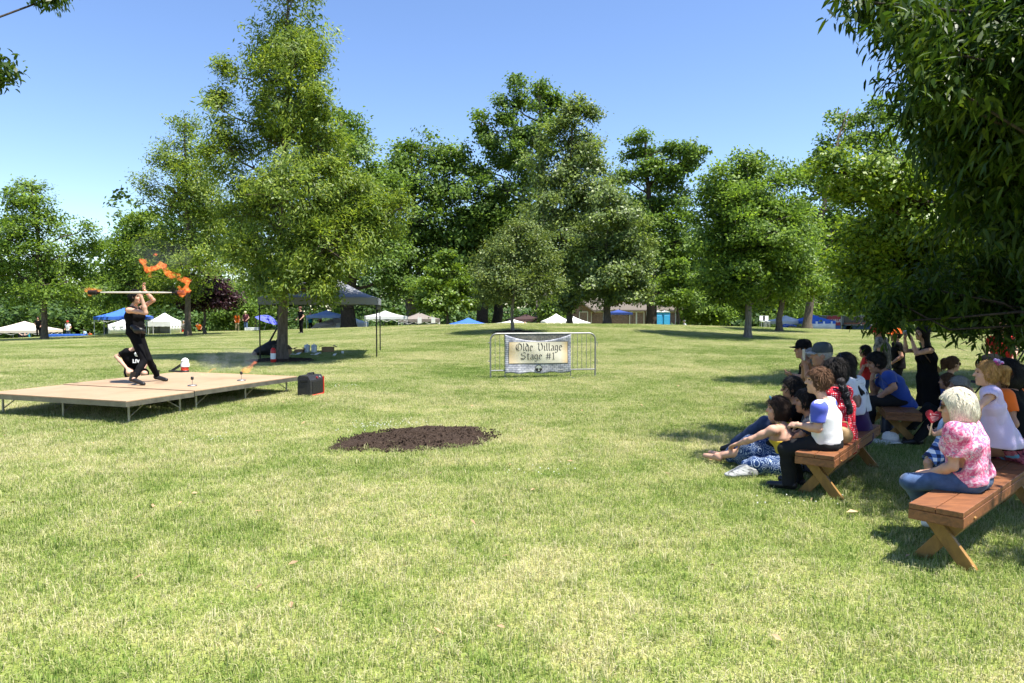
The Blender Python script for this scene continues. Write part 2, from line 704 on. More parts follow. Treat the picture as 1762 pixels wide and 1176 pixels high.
def leaf_cloud(nodes, centre, k, sig, L, Wd, rng, up=.6, out=.5, wild=.8, droop=.2, flat=.6, bend=False):
    """many single leaves scattered round the twig ends"""
    n = len(nodes) * k
    base = np.repeat(nodes, k, 0)
    off = rng.normal(size=(n, 3)) * sig * np.array([1, 1, flat])
    p = base + off
    o = p - centre
    o /= np.linalg.norm(o, axis=1, keepdims=True) + 1e-6
    nrm = up * np.array([0, 0, 1.]) + out * o + .55 * np.repeat(rng.normal(size=(len(nodes), 3)), k, 0) + .6 * wild * rng.normal(size=(n, 3)) * .7
    nrm /= np.linalg.norm(nrm, axis=1, keepdims=True) + 1e-6
    d = rng.normal(size=(n, 3)) + .7 * o + np.array([0, 0, -droop * 3])
    d -= nrm * np.sum(d * nrm, 1, keepdims=True) * .85
    d /= np.linalg.norm(d, axis=1, keepdims=True) + 1e-6
    s = np.cross(nrm, d)
    s /= np.linalg.norm(s, axis=1, keepdims=True) + 1e-6
    l = (L * rng.uniform(.65, 1.3, n))[:, None]
    w = (Wd * rng.uniform(.7, 1.25, n))[:, None]
    fold = np.cross(d, s) * w * .18
    if not bend:
        v = np.stack([p - d * l * .5, p + s * w * .5 + fold - d * l * .05, p + d * l * .5, p - s * w * .5 + fold - d * l * .05], 1)
        f = np.arange(n)[:, None] * 4 + np.arange(4)[None]
        return v.reshape(-1, 3), f
    dn = np.array([0, 0, -1.]) * l
    v = np.stack([p - d * l * .5, p + s * w * .42 - d * l * .2 + fold, p + s * w * .36 + d * l * .2 + fold + dn * .03,
                  p + d * l * .5 + dn * .12, p - s * w * .36 + d * l * .2 + fold + dn * .03, p - s * w * .42 - d * l * .2 + fold], 1)
    f = np.arange(n)[:, None] * 6 + np.arange(6)[None]
    return v.reshape(-1, 3), f


def wig(a, b, n, amp, rng, sag=0.):
    t = np.linspace(0, 1, n)[:, None]
    p = a + (b - a) * t
    j = rng.normal(size=(n, 3)) * amp
    j[0] = 0
    j[-1] *= .3
    p = p + j * np.sin(np.pi * np.clip(t, 0, .95))
    p[:, 2] += (sag * np.sin(np.pi * t[:, 0]))
    return list(p)


def tree(name, label, base, lobes, lm, tr, leaf=(.2, .12), nodes=300, k=60, sig=.3, seed=1, group=None, bk=None,
         h0=.22, flat=.6, droop=.15, twigs=1.0, bend=False, up=.6, lean=0., wild=.8, shell=.45, cat='tree', trunk_top=None, bole=True, spray=5.5, spray_r=.22, limbk=.035):
    """a tapered trunk with limbs to every lobe of the crown and leaves round the twig ends.
    lobes: (centre xyz, radii xyz)"""
    rng = np.random.default_rng(seed)
    base = np.asarray(base, float)
    t = thing(name, label, cat, base, group)
    C = np.array([l[0] for l in lobes], float)
    R = np.array([l[1] for l in lobes], float)
    ztop = (C[:, 2] + R[:, 2] * .15).max() if trunk_top is None else trunk_top
    top_i = int(np.argmax(C[:, 2]))
    H = ztop - base[2]
    # trunk
    tx = base + np.array([(C[top_i, 0] - base[0]) * .8, (C[top_i, 1] - base[1]) * .8, H])
    n = 9
    ts = np.linspace(0, 1, n)
    tp = base + (tx - base) * np.stack([ts ** 1.6, ts ** 1.6, ts], 1)
    tp[1:-1, :2] += rng.normal(size=(n - 2, 2)) * tr * .35
    trs = tr * (1 - ts * .9) ** .8
    mb = MB()
    if bole:
        pts = [tp[0] - np.array([0, 0, .3]), tp[0] + np.array([0, 0, .02]), tp[0] + np.array([0, 0, H * .025 + .1])] + list(tp[1:])
        rr = [tr * 1.7, tr * 1.45, tr * 1.08] + list(trs[1:])
        mb.tube(pts, rr, 12)

    def on_trunk(z):
        u = np.clip((z - base[2]) / H, 0, 1)
        i = min(int(u * (n - 1)), n - 2)
        w = u * (n - 1) - i
        return tp[i] * (1 - w) + tp[i + 1] * w, trs[i] * (1 - w) + trs[i + 1] * w
    vol = R.prod(1) ** (2 / 3)
    cnt = np.maximum(6, (nodes * vol / vol.sum())).astype(int)
    allv, allf, kk = [], [], 0
    for c, r_, m_ in zip(C, R, cnt):
        hd = math.hypot(c[0] - tp[0][0], c[1] - tp[0][1])
        zs = max(base[2] + H * h0, min(c[2] - r_[2] * .5 - hd * .35, ztop - .1 * H))
        a, ra = on_trunk(zs)
        rb = max(min(ra * .55, limbk * np.linalg.norm(c - a) + .57 * limbk), .012)
        limb = wig(a, c + np.array([0, 0, r_[2] * .1]), 6, np.linalg.norm(c - a) * .04, rng)
        if np.linalg.norm(c - a) > .3:
            mb.tube(limb, list(np.linspace(rb, rb * .35, 6)), 6)
        u = rng.normal(size=(m_, 3))
        u /= np.linalg.norm(u, axis=1, keepdims=True)
        q = shell + (1 - shell) * rng.random(m_) ** .45
        # twigs gather in sprays so that the crown breaks into lit tops and dark hollows
        ns_ = max(3, int(m_ / spray))
        sc0 = c + u[:ns_] * q[:ns_, None] * r_ * .92
        pick = rng.integers(0, ns_, m_)
        spread = r_.mean() * spray_r
        nd = sc0[pick] + rng.normal(size=(m_, 3)) * spread * np.array([1, 1, .7])
        hd2 = np.linalg.norm(nd[:, :2] - c[:2], axis=1)
        nd[:, 2] -= droop * .5 * np.clip(hd2 - np.linalg.norm((sc0[pick] - c)[:, :2], axis=1), 0, None)
        nd[:, 2] = np.maximum(nd[:, 2], T(nd[:, 0], nd[:, 1]) + .3)
        nt_ = int(m_ * .3 * twigs)
        lp = np.array(limb)
        for i in range(nt_):
            j = int(np.argmin(np.linalg.norm(lp - nd[i], axis=1) + rng.random(6) * .4 * r_.mean()))
            s0 = lp[min(j, 5)]
            mb.tube(wig(s0, nd[i], 4, .05 * np.linalg.norm(nd[i] - s0), rng), [rb * .35, rb * .26, rb * .16, rb * .06 + .003], 4, cap=False)
        v, f = leaf_cloud(nd, c - np.array([0, 0, r_[2] * .4]), k, sig, leaf[0], leaf[1], rng, droop=droop, flat=flat, bend=bend, up=up, wild=wild)
        allv.append(v)
        allf.append(f + kk)
        kk += len(v)
    tk = mb.build('trunk', bk or BARK, t)
    tk.data.polygons.foreach_set('use_smooth', np.ones(len(tk.data.polygons), dtype=bool))
    add_mesh('crown', np.concatenate(allv), np.concatenate(allf), LM[lm], t)
    return t


def px_lobes(d, lst, rd=None):
    """lobes given as photo ellipses (px, py, rx, ry[, depth shift[, depth radius in m]]) at distance d"""
    out = []
    for l in lst:
        dd = d + (l[4] if len(l) > 4 else 0)
        c = W(l[0], l[1], dd)
        s = dd / F
        dr = l[5] if len(l) > 5 else (l[2] + .3 * l[3]) * s if rd is None else rd
        out.append((c, (l[2] * s, dr, l[3] * s)))
    return out


def base_at(px, d):
    x = W(px, 560, d)[0]
    return np.array([x, d, T1(x, d)])


# the willow oak beside the stage
tree('willow_oak', 'tall slender light-green tree with narrow leaves shading the grey canopy', base_at(485, 20.6), px_lobes(20.6, [
    (500, 15, 52, 90), (505, 130, 68, 80), (505, 225, 66, 80), (545, 160, 34, 60, -.5), (393, 125, 12, 50, .3), (382, 195, 24, 55, .2), (400, 270, 42, 60), (545, 255, 45, 45, -.6),
    (500, 330, 95, 75, -.7), (432, 360, 46, 50, .5), (590, 330, 52, 60, .2), (615, 400, 62, 50, -.2), (560, 430, 70, 45, -1), (455, 430, 56, 42, -.4), (655, 385, 38, 45, .3),
    (690, 360, 16, 22), (515, 465, 60, 28, -.8), (570, 480, 26, 18, -.6), (412, 432, 26, 30, .8), (520, 500, 46, 18, -1.3), (445, 485, 46, 22, -.9), (560, 503, 26, 12, -1.2)]), 'willow', .155,
    leaf=(.15, .046), nodes=1800, k=46, sig=.16, seed=11, flat=.8, droop=.35, h0=.2, shell=.3, wild=.9, spray=7, spray_r=.2)
# smaller trees on the left
tree('young_maple', 'broad light-green tree at the far left edge over the beige tent', base_at(76, 46), px_lobes(46, [
    (52, 320, 20, 34), (55, 375, 45, 45), (25, 420, 45, 45, -1), (95, 430, 48, 45), (150, 425, 30, 24, .5), (40, 485, 60, 36), (110, 490, 58, 32, -.7), (-15, 440, 40, 60), (165, 390, 12, 10), (20, 345, 18, 22)]), 'maple', .2,
    leaf=(.20, .13), nodes=620, k=42, sig=.32, seed=12, h0=.18)
tree('tall_ash', 'tall narrow tree behind the fire performer with open wispy top', base_at(323, 46), px_lobes(46, [
    (318, 205, 17, 30), (312, 262, 42, 40), (270, 285, 16, 30), (300, 330, 58, 40), (345, 300, 36, 60), (258, 340, 12, 30), (320, 400, 75, 45), (358, 350, 36, 55, .5), (275, 440, 50, 32), (345, 465, 66, 36, -1), (300, 500, 50, 22)]), 'willow', .2,
    leaf=(.22, .09), nodes=720, k=44, sig=.34, seed=13, h0=.2, shell=.3)
tree('leaning_ash', 'low spreading green tree behind the burning end of the staff', base_at(238, 54), px_lobes(54, [
    (235, 390, 26, 32), (225, 425, 36, 28), (255, 440, 40, 40), (195, 470, 30, 30), (230, 490, 48, 30), (180, 505, 28, 24)]), 'maple', .18,
    leaf=(.26, .16), nodes=420, k=40, sig=.38, seed=14)
tree('purple_plum_tree', 'small dark purple-leaved tree left of the willow-leaved tree', base_at(352, 50), px_lobes(50, [
    (352, 495, 34, 24), (375, 515, 26, 20), (330, 515, 24, 18)]), 'plum', .12, leaf=(.22, .14), nodes=220, k=40, sig=.3, seed=15)
tree('dark_oak', 'large dark tree filling the gap behind the slender willow-leaved tree', base_at(600, 58), px_lobes(58, [
    (585, 215, 34, 24), (610, 265, 42, 40), (560, 290, 36, 50), (640, 330, 45, 45), (590, 370, 70, 55), (650, 425, 56, 45), (560, 450, 60, 40), (680, 480, 34, 34)]), 'oak', .62,
    leaf=(.32, .2), nodes=620, k=40, sig=.5, seed=16, bk=BARKD, h0=.2)
# the row of oaks across the middle
tree('lobed_oak', 'dark bushy oak left of centre with cloud-like clumps', base_at(703, 62), px_lobes(62, [
    (735, 255, 40, 26), (690, 280, 24, 22), (778, 262, 30, 24), (800, 305, 26, 30), (735, 310, 60, 36), (680, 335, 36, 34), (790, 345, 58, 32), (720, 380, 66, 40), (810, 400, 40, 40), (690, 440, 50, 50), (770, 440, 66, 40), (720, 500, 44, 34)]), 'oak', .52,
    leaf=(.34, .22), nodes=640, k=42, sig=.5, seed=17, bk=BARKG, group=None, shell=.6)
tree('tall_lobed_oak', 'tallest oak with sky gaps between its high leafy clumps', base_at(934, 60), px_lobes(60, [
    (885, 150, 14, 16), (925, 146, 16, 16), (905, 180, 26, 18), (858, 180, 14, 12), (942, 178, 24, 24), (828, 212, 18, 18), (880, 215, 24, 20), (920, 225, 34, 30), (850, 235, 22, 16), (868, 265, 36, 20), (905, 285, 34, 30), (845, 300, 24, 18), (880, 330, 44, 30), (850, 375, 34, 30), (900, 400, 40, 40)]), 'oak', .5,
    leaf=(.3, .2), nodes=560, k=44, sig=.4, seed=18, bk=BARKG, shell=.55, up=.8)
for k, (px, d, tr_, lb) in enumerate([(846, 62, .62, 'thick dark-trunked oak, left one of a close pair at the middle of the field'), (859, 64, .55, 'thick dark-trunked oak, right one of a close pair at the middle of the field')]):
    tree('dark_oak', lb, base_at(px - 12 + k * 10, d), px_lobes(d, [(px - 20 + 30 * k, 385, 40, 40), (px - 30 + 50 * k, 430, 50, 40), (px + 10, 470, 50, 30)]), 'oak', tr_,
         leaf=(.34, .22), nodes=200, k=40, sig=.5, seed=40 + k, bk=BARKD)
tree('pin_oak', 'huge silvery-green oak in the centre with a dense pointed crown', base_at(980, 48), px_lobes(48, [
    (985, 190, 20, 26), (1005, 200, 18, 24), (965, 230, 30, 36), (1005, 255, 34, 36), (955, 300, 42, 40), (1005, 320, 52, 44), (950, 370, 60, 40, -.5), (1020, 385, 44, 44), (985, 430, 62, 36, -1), (960, 470, 52, 32), (1010, 475, 52, 30, .5), (985, 505, 36, 22), (1040, 300, 16, 34)]), 'silver', .21,
    leaf=(.24, .15), nodes=900, k=46, sig=.34, seed=19, h0=.12, shell=.45)
tree('bushy_oak', 'bushy pale green oak right of centre before the brick house', base_at(1045, 44), px_lobes(44, [
    (1050, 340, 24, 26), (1040, 375, 38, 32), (1070, 390, 34, 36), (1030, 430, 40, 36), (1085, 435, 38, 34), (1050, 475, 56, 28), (1095, 480, 30, 24), (1020, 490, 36, 22), (1080, 508, 38, 13), (1045, 512, 34, 10), (1112, 505, 26, 14)]), 'silver', .24,
    leaf=(.22, .14), nodes=620, k=44, sig=.3, seed=20, h0=.15)
tree('bright_maple', 'small bright-green tree with drooping layered branches left of the olive tree', base_at(770, 50), px_lobes(50, [
    (768, 442, 14, 14), (768, 470, 28, 20), (750, 495, 36, 18), (785, 500, 36, 18), (765, 525, 48, 14), (740, 520, 24, 14), (800, 520, 20, 12)]), 'bright', .12,
    leaf=(.26, .15), nodes=330, k=36, sig=.3, seed=21, flat=.4)
tree('olive_tree', 'small rounded olive-brown tree behind the banner barrier', base_at(882, 33), px_lobes(33, [
    (895, 392, 22, 14), (870, 412, 38, 22), (915, 410, 34, 24), (885, 440, 66, 30), (845, 460, 36, 26), (930, 455, 38, 26), (880, 488, 76, 28), (835, 495, 26, 20), (945, 492, 24, 18), (885, 512, 50, 14)]), 'olive', .085,
    leaf=(.13, .07), nodes=720, k=42, sig=.22, seed=22, h0=.3, bk=BARKG, shell=.3)
tree('forked_oak', 'dark oak with an upper limb of leaves reaching out to the right', base_at(1120, 60), px_lobes(60, [
    (1108, 244, 22, 16), (1085, 262, 18, 14), (1130, 262, 26, 20), (1170, 262, 30, 18), (1200, 270, 22, 13), (1185, 292, 22, 10), (1110, 290, 34, 20), (1080, 312, 24, 18), (1145, 305, 34, 18), (1105, 345, 42, 28), (1165, 345, 34, 26), (1120, 395, 52, 36), (1160, 420, 40, 34), (1100, 440, 40, 36), (1140, 475, 56, 34), (1175, 500, 30, 26)]), 'oak', .5,
    leaf=(.3, .2), nodes=640, k=44, sig=.38, seed=23, bk=BARKD, shell=.55, up=.8)
tree('young_oak', 'slim young green tree in front of the blue panels at the house', base_at(1167, 50), px_lobes(50, [
    (1165, 452, 12, 16), (1163, 480, 24, 18), (1172, 505, 30, 16), (1155, 515, 28, 12)]), 'maple', .1, leaf=(.24, .14), nodes=230, k=36, sig=.28, seed=24, flat=.45)
tree('round_maple', 'round dense tree with a short pale trunk standing alone on the lawn', base_at(1287, 33.5), px_lobes(33.5, [
    (1285, 292, 40, 24), (1250, 315, 40, 34), (1318, 315, 46, 36), (1280, 360, 70, 50), (1232, 375, 38, 50), (1345, 375, 48, 50), (1255, 430, 64, 46), (1325, 430, 64, 44), (1280, 470, 84, 40), (1370, 420, 36, 40), (1235, 480, 38, 30), (1350, 490, 56, 28), (1285, 512, 60, 20), (1300, 400, 80, 70, -1)]), 'maple', .17,
    leaf=(.17, .11), nodes=1250, k=46, sig=.26, seed=25, h0=.16, bk=BARKG, flat=.5)
tree('lime_maple', 'sunlit yellow-green maple just right of the round lone tree', base_at(1341, 42), px_lobes(42, [
    (1368, 400, 40, 40), (1385, 445, 36, 32), (1350, 450, 44, 40), (1395, 485, 28, 22), (1360, 500, 50, 22), (1405, 480, 18, 14)]), 'lime', .2,
    leaf=(.2, .13), nodes=420, k=42, sig=.3, seed=26, flat=.5)
tree('right_oak', 'tall oak with bare crossing limbs behind the overhanging branches', base_at(1389, 52), px_lobes(54, [
    (1475, 195, 26, 16), (1450, 212, 18, 12), (1515, 195, 30, 20), (1440, 255, 26, 20), (1490, 240, 36, 26), (1545, 240, 40, 40), (1390, 285, 30, 20), (1425, 300, 40, 30), (1480, 310, 50, 36), (1540, 330, 50, 50), (1410, 360, 30, 36), (1450, 400, 46, 40), (1520, 420, 60, 50), (1440, 460, 44, 40), (1600, 350, 60, 80), (1600, 450, 60, 50)]), 'oak', .3,
    leaf=(.3, .19), nodes=760, k=40, sig=.42, seed=27, shell=.55)
# the yellow-green lobed tree whose limb enters from the right
tree('overhanging_maple', 'yellow-green tree reaching in from the right on a bare dark limb', W(1960, 560, 15) * np.array([1, 1, 0]) + np.array([0, 0, T1(13.7, 15)]), px_lobes(15, [
    (1450, 300, 44, 24), (1430, 275, 26, 16), (1490, 330, 50, 26), (1540, 310, 60, 40), (1590, 360, 60, 50), (1530, 400, 70, 40, 1), (1640, 420, 60, 46), (1700, 360, 70, 70), (1600, 470, 90, 46, 1.2), (1700, 480, 80, 40, .6), (1500, 460, 60, 40, 1.5), (1760, 440, 70, 60), (1530, 520, 80, 26, 1.5), (1650, 530, 90, 24, 1), (1850, 380, 120, 120), (1950, 300, 120, 150)]), 'lime', .26,
    leaf=(.115, .075), nodes=2000, k=46, sig=.2, seed=28, bk=BARKD, flat=.6, h0=.1, twigs=.4, limbk=.016)
# the sawtooth oak that shades the audience: long glossy leaves hang close by
sq = [(np.array(c, float), np.array(r, float)) for c, r in [
    ((7.0, 5.0, 4.4), (1.4, 1.0, 1.1)), ((6.7, 6.6, 3.9), (1.4, 1.2, 1.2)), ((8.0, 7.0, 5.5), (2.0, 2.0, 1.6)), ((6.6, 8.0, 5.4), (1.5, 1.2, 1.2)), ((9.5, 8.0, 6.5), (2.4, 2.4, 2.0)), ((5.6, 5.4, 4.5), (.95, .8, .7)), ((5.7, 6.6, 4.6), (1.1, 1.1, .8)), ((6.0, 7.8, 4.8), (1.2, 1.2, .9)), ((7.9, 9.6, 5.2), (1.6, 1.4, 1.0)), ((5.85, 4.3, 4.5), (.8, .7, .6)), ((6.6, 5.0, 6.5), (1.1, 1., .6)), ((6.6, 6.4, 6.5), (1.1, 1., .6)), ((6.7, 7.8, 6.6), (1.1, 1., .6)), ((8.2, 5.5, 6.8), (1.2, 1.2, .7)), ((8.3, 7.2, 6.8), (1.2, 1.2, .7))]]  # crown lobes overhead, mostly out of view, added to deepen the audience's shade
sq += px_lobes(8.2, [(1530, 20, 40, 46), (1575, 95, 44, 50), (1630, 60, 90, 80, .4), (1620, 170, 52, 46, -.2), (1680, 180, 90, 80, .4), (1740, 90, 110, 120, .3), (1655, 250, 50, 40, -.3), (1730, 270, 90, 80, .2), (1715, 340, 60, 44, .1), (1770, 370, 70, 80), (1750, 200, 80, 90, -.6), (1810, 300, 120, 160, .4), (1478, 3, 22, 16), (1615, 85, 46, 18, -1.1), (1585, 150, 34, 18, -1.2), (1660, 165, 44, 18, -1.4), (1550, 45, 30, 16, -.9)])
sq += px_lobes(9.6, [(1540, 520, 44, 22), (1600, 500, 60, 26), (1655, 514, 50, 24), (1725, 520, 60, 40), (1520, 556, 12, 18), (1735, 575, 22, 24), (1668, 560, 14, 14), (1775, 560, 40, 44), (1680, 480, 90, 40, .5)])
sq += px_lobes(10.6, [(1710, 100, 90, 110), (1690, 220, 70, 80), (1760, 260, 80, 120), (1750, 420, 70, 60), (1650, 60, 70, 60)])
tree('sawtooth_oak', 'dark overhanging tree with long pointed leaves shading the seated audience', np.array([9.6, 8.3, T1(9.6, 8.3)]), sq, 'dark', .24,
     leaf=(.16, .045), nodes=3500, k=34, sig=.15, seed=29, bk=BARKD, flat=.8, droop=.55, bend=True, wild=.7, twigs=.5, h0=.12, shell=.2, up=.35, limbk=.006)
# twigs that hang in at the upper left, from a tree off to the left
tl = px_lobes(6.5, [(6, 122, 18, 26), (-22, 105, 30, 40), (90, -4, 18, 8), (30, -60, 70, 26)]) + [(np.array([-7.0, 5.8, 5.0]), np.array([1.6, 1.4, 1.2])), (np.array([-8.5, 5.0, 6.0]), np.array([2, 2, 1.6]))]
tree('corner_tree', 'dark leafy twigs hanging into the top left corner', np.array([-9.2, 4.6, 0]), tl, 'dark', .2, leaf=(.07, .03), nodes=210, k=46, sig=.055, seed=30, limbk=.004, bk=BARKD, flat=.8, bend=True, droop=.4, shell=.1)

# shrubs and the wood far behind
for k, (px, py, rx, ry, d, lb) in enumerate([(400, 535, 34, 24, 64, 'round green shrub behind the orange-shirted man'), (180, 540, 22, 24, 62, 'green shrub left of the blue pop-up tent'), (440, 505, 36, 34, 72, 'bright bushy tree behind the pair in orange and maroon'), (1215, 530, 40, 26, 62, 'green shrub at the right end of the brick house'), (952, 534, 12, 16, 58, 'small yellow-green shrub beside the pale thick trunk'), (1390, 520, 50, 34, 66, 'leafy shrub behind the white canopy on the right')]):
    tree('leafy_shrub', lb, base_at(px, d), px_lobes(d, [(px, py, rx, ry), (px + rx * .5, py + ry * .3, rx * .6, ry * .7), (px - rx * .5, py + ry * .35, rx * .6, ry * .7)]), 'oak' if k % 2 == 0 else 'maple', .12,
         leaf=(.3, .18), nodes=200, k=36, sig=.4, seed=60 + k, group='shrubs along the far edge of the lawn', cat='shrub', h0=.02)
rng = np.random.default_rng(77)
wv, wf, kk = [], [], 0
for k in range(60):
    px = -500 + k * 47 + rng.uniform(-15, 15)
    d = rng.uniform(88, 125)
    hgt = rng.uniform(330, 440) if not 110 < px < 215 else 500
    hgt = hgt + (50 if px < 330 else 0)
    for j in range(5):
        c = W(px + rng.uniform(-30, 30), rng.uniform(hgt, 580), d)
        nd = c + rng.normal(size=(34, 3)) * np.array([3.0, 2.4, 2.2])
        v, f = leaf_cloud(nd, c - np.array([0, 0, 2]), 22, .7, .75, .5, rng)
        wv.append(v)
        wf.append(f + kk)
        kk += len(v)
for k in range(170):
    px = -420 + k * 15.5 + rng.uniform(-8, 8)
    if 925 < px < 1200:
        continue
    d = rng.uniform(80, 100)
    c = W(px, rng.uniform(535, 575), d)
    nd = c + rng.normal(size=(30, 3)) * np.array([1.5, 1.2, 1.0])
    nd[:, 2] = np.maximum(nd[:, 2], T(nd[:, 0], nd[:, 1]) + .2)
    v, f = leaf_cloud(nd, c - np.array([0, 0, 1.5]), 20, .5, .55, .36, rng)
    wv.append(v)
    wf.append(f + kk)
    kk += len(v)
tag(add_mesh('far_wood', np.concatenate(wv), np.concatenate(wf), LM['far']), kind='stuff')
# ================================================================ BUILT THINGS
GALV = M('galvanised_steel', (.27, .27, .26), .5, .15, 14, metal=.85, bmp=.1)
BLK = M('black_plastic', (.02, .02, .021), .45, .3, 10)
WHITE_CLOTH = M('white_canopy_cloth', (.82, .82, .80), .8, .05, 3, bmp=.1, bscale=6)
DARKM = M('black_steel', (.015, .015, .017), .4, .3, 12, metal=.3)


def wood(name, col, sc=4, rough=.55, axis=(1, 12, 12)):
    if name in MATS:
        return MATS[name]
    m, nt, b = nodes_of(name)
    co = stretch(nt, coords(nt), axis)
    n = noise(nt, co, sc, 5, .6, 1.2)
    n2 = noise(nt, coords(nt), 2.2, 3)
    c = np.array(col)
    a = ramp(nt, n, [(.25, tuple(c * .55)), (.5, tuple(c)), (.72, tuple(np.minimum(c * 1.4, 1)))])
    a = mixc(nt, 1.0, a, ramp(nt, n2, [(.3, (.75, .72, .7)), (.7, (1.15, 1.12, 1.1))]), 'MULTIPLY')
    nt.links.new(a, b.inputs['Base Color'])
    b.inputs['Roughness'].default_value = rough
    bump(nt, b, n, .25, .01)
    MATS[name] = m
    return m


# ---------------------------------------------------------------- soil bed
def mound(name, label, cat, c, ax, rx, ry, h, mat, seed, n=46, rings=16, ragged=.12, bow=0.):
    r = np.random.default_rng(seed)
    t0 = np.linspace(0, 2 * np.pi, n, endpoint=False)
    edge = 1 + ragged * (.5 * np.sin(3 * t0 + seed) + .35 * np.sin(7 * t0 + 2 * seed) + .5 * r.normal(size=n) * .5)
    v, f = [], []
    for i in range(rings + 1):
        q = i / rings
        for k in range(n):
            x, y = rx * q * edge[k] * math.cos(t0[k]), ry * q * edge[k] * math.sin(t0[k])
            y += bow * (x / rx) ** 2
            p = np.array([c[0] + ax[0] * x - ax[1] * y, c[1] + ax[1] * x + ax[0] * y])
            hh = h * (1 - q ** 4) + (r.normal() * .012 if 0 < i < rings else 0) - (.03 if i == rings else 0)
            v.append((p[0], p[1], T1(p[0], p[1]) + hh))
    for i in range(rings):
        for k in range(n):
            a, b = i * n + k, i * n + (k + 1) % n
            f.append((a, a + n, b + n, b))
    o = add_mesh(name, v, f, mat, None, np.array([c[0], c[1], T1(c[0], c[1])]), smooth=True)
    return tag(o, label, cat) if cat else tag(o, kind='structure')


m, nt, b = nodes_of('dark_mulch')
n1 = noise(nt, coords(nt), 38, 5, .75)
n2 = noise(nt, coords(nt), 5, 3)
nt.links.new(mixc(nt, n2, ramp(nt, n1, [(.32, (.016, .011, .008)), (.55, (.05, .033, .024)), (.76, (.12, .085, .062))]), ramp(nt, n1, [(.35, (.035, .024, .018)), (.7, (.12, .085, .062))])), b.inputs['Base Color'])
b.inputs['Roughness'].default_value = .95
b.inputs['Specular IOR Level'].default_value = .1
bump(nt, b, n1, 1.0, .05)
MULCH = m
p0, p1 = G(588, 762), G(858, 737)
ax = unit((p1 - p0)[:2])
pc_ = G(722, 758)
soil = mound('mulch_bed', None, None, pc_, ax, np.linalg.norm(p1 - p0) / 2 * 1.0, .72, .085, MULCH, 5, ragged=.2)
r = np.random.default_rng(8)
cl = MB()
for k in range(900):
    a_, q = r.uniform(0, 6.28), r.random() ** .5 * 1.05
    x, y = q * 1.12 * math.cos(a_), q * .74 * math.sin(a_)
    p = pc_[:2] + ax * x + np.array([-ax[1], ax[0]]) * y
    s_ = r.uniform(.006, .02)
    pp = np.array([p[0], p[1], T1(*p) + .087 * max(1 - q ** 4, .35) + s_ * .2])
    R = np.linalg.qr(r.normal(size=(3, 3)))[0]
    cl.box(pp, (s_ * 1.8, s_, s_ * .7), R)
cl.build('mulch_clods', MULCH)['kind'] = 'stuff'
tr_b = base_at(485, 20.6)
mound('mulch_ring', None, None, tr_b, (1, 0), 1.15, .8, .07, MULCH, 9, ragged=.15)
ob = base_at(882, 33)
mound('mulch_ring', None, None, ob, (1, 0), 1.2, .7, .07, MULCH, 3, ragged=.1)

# ---------------------------------------------------------------- the stage
ZS = .53
m, nt, b = nodes_of('plywood_deck')
co = coords(nt)
n0 = noise(nt, co, 1.1, 5, .6, .5)
n1 = noise(nt, stretch(nt, co, (3, 22, 3)), 1.6, 4, .7)
n2 = noise(nt, co, 4.5, 5, .75, 2)
c1 = ramp(nt, n0, [(.3, (.30, .20, .115)), (.7, (.37, .26, .16))])
c1 = mixc(nt, 1.0, c1, ramp(nt, n1, [(.3, (.86, .85, .84)), (.7, (1.08, 1.07, 1.06))]), 'MULTIPLY')
c1 = mixc(nt, ramp(nt, n2, [(.62, (0, 0, 0)), (.72, (.55, .55, .55))]), c1, (.17, .105, .07))
nt.links.new(c1, b.inputs['Base Color'])
b.inputs['Roughness'].default_value = .7
PLY = m
ALU = M('deck_edge_aluminium', (.17, .16, .135), .5, .2, 9, metal=.6)
LEGM = M('steel_leg', (.30, .29, .25), .45, .2, 9, metal=.6)


def on_stage(px, py):
    a = W(px, py, 1.0) - np.array([0, 0, CAMZ])
    d = (ZS - CAMZ) / a[2]
    return np.array([a[0] * d, d, ZS])


c_front, c_right, c_left = on_stage(217, 689), on_stage(512, 647.5), on_stage(-4, 673.5)
su = unit(c_right - c_front)
sv = np.array([-su[1], su[0], 0])
DEP = np.linalg.norm(c_right - c_front)
WID = 2.95
u1 = DEP * .325


def deck(label, u0, u1_, v0, v1, dz, group):
    o0 = c_front + su * u0 + sv * v0 + np.array([0, 0, dz])
    t = thing('stage_platform', label, 'stage platform', np.array([*(o0 + su * (u1_ - u0) / 2 + sv * (v1 - v0) / 2)[:2], T1(o0[0], o0[1])]), group)
    R = np.array([su, sv, [0, 0, 1]]).T
    mid = lambda u, v, z: o0 + su * u + sv * v + np.array([0, 0, z])
    U, Vv = u1_ - u0, v1 - v0
    MB().box(mid(U / 2, Vv / 2, -.011), (U - .012, Vv - .012, .022), R, ch=.004).build('deck', PLY, t)
    fr = MB()
    for v in (.02, Vv - .02):
        fr.box(mid(U / 2, v, -.056), (U, .036, .066), R)
    for u in (.02, U - .02):
        fr.box(mid(u, Vv / 2, -.056), (.036, Vv - .08, .066), R)
    fr.build('edge_frame', ALU, t)
    nu = 2 if U < 1.6 else 3
    for i in range(nu):
        for j in range(3):
            u, v = [.16 + (U - .32) * i / (nu - 1), .14 + (Vv - .28) * j / 2]
            p = mid(u, v, -.09)
            g = np.array([p[0], p[1], T1(p[0], p[1]) - .01])
            lg = MB().tube([p + np.array([0, 0, .02]), g], .017, 8)
            lg.lathe(g, [(.03, 0), (.032, .02), (.018, .03)], 10)
            lg.build('leg', LEGM, t)
            q = mid(u + (.3 if i < nu - 1 else -.3), v, -.075)
            MB().tube([p * .35 + g * .65, q], .009, 6).build('brace', LEGM, t)
    return t


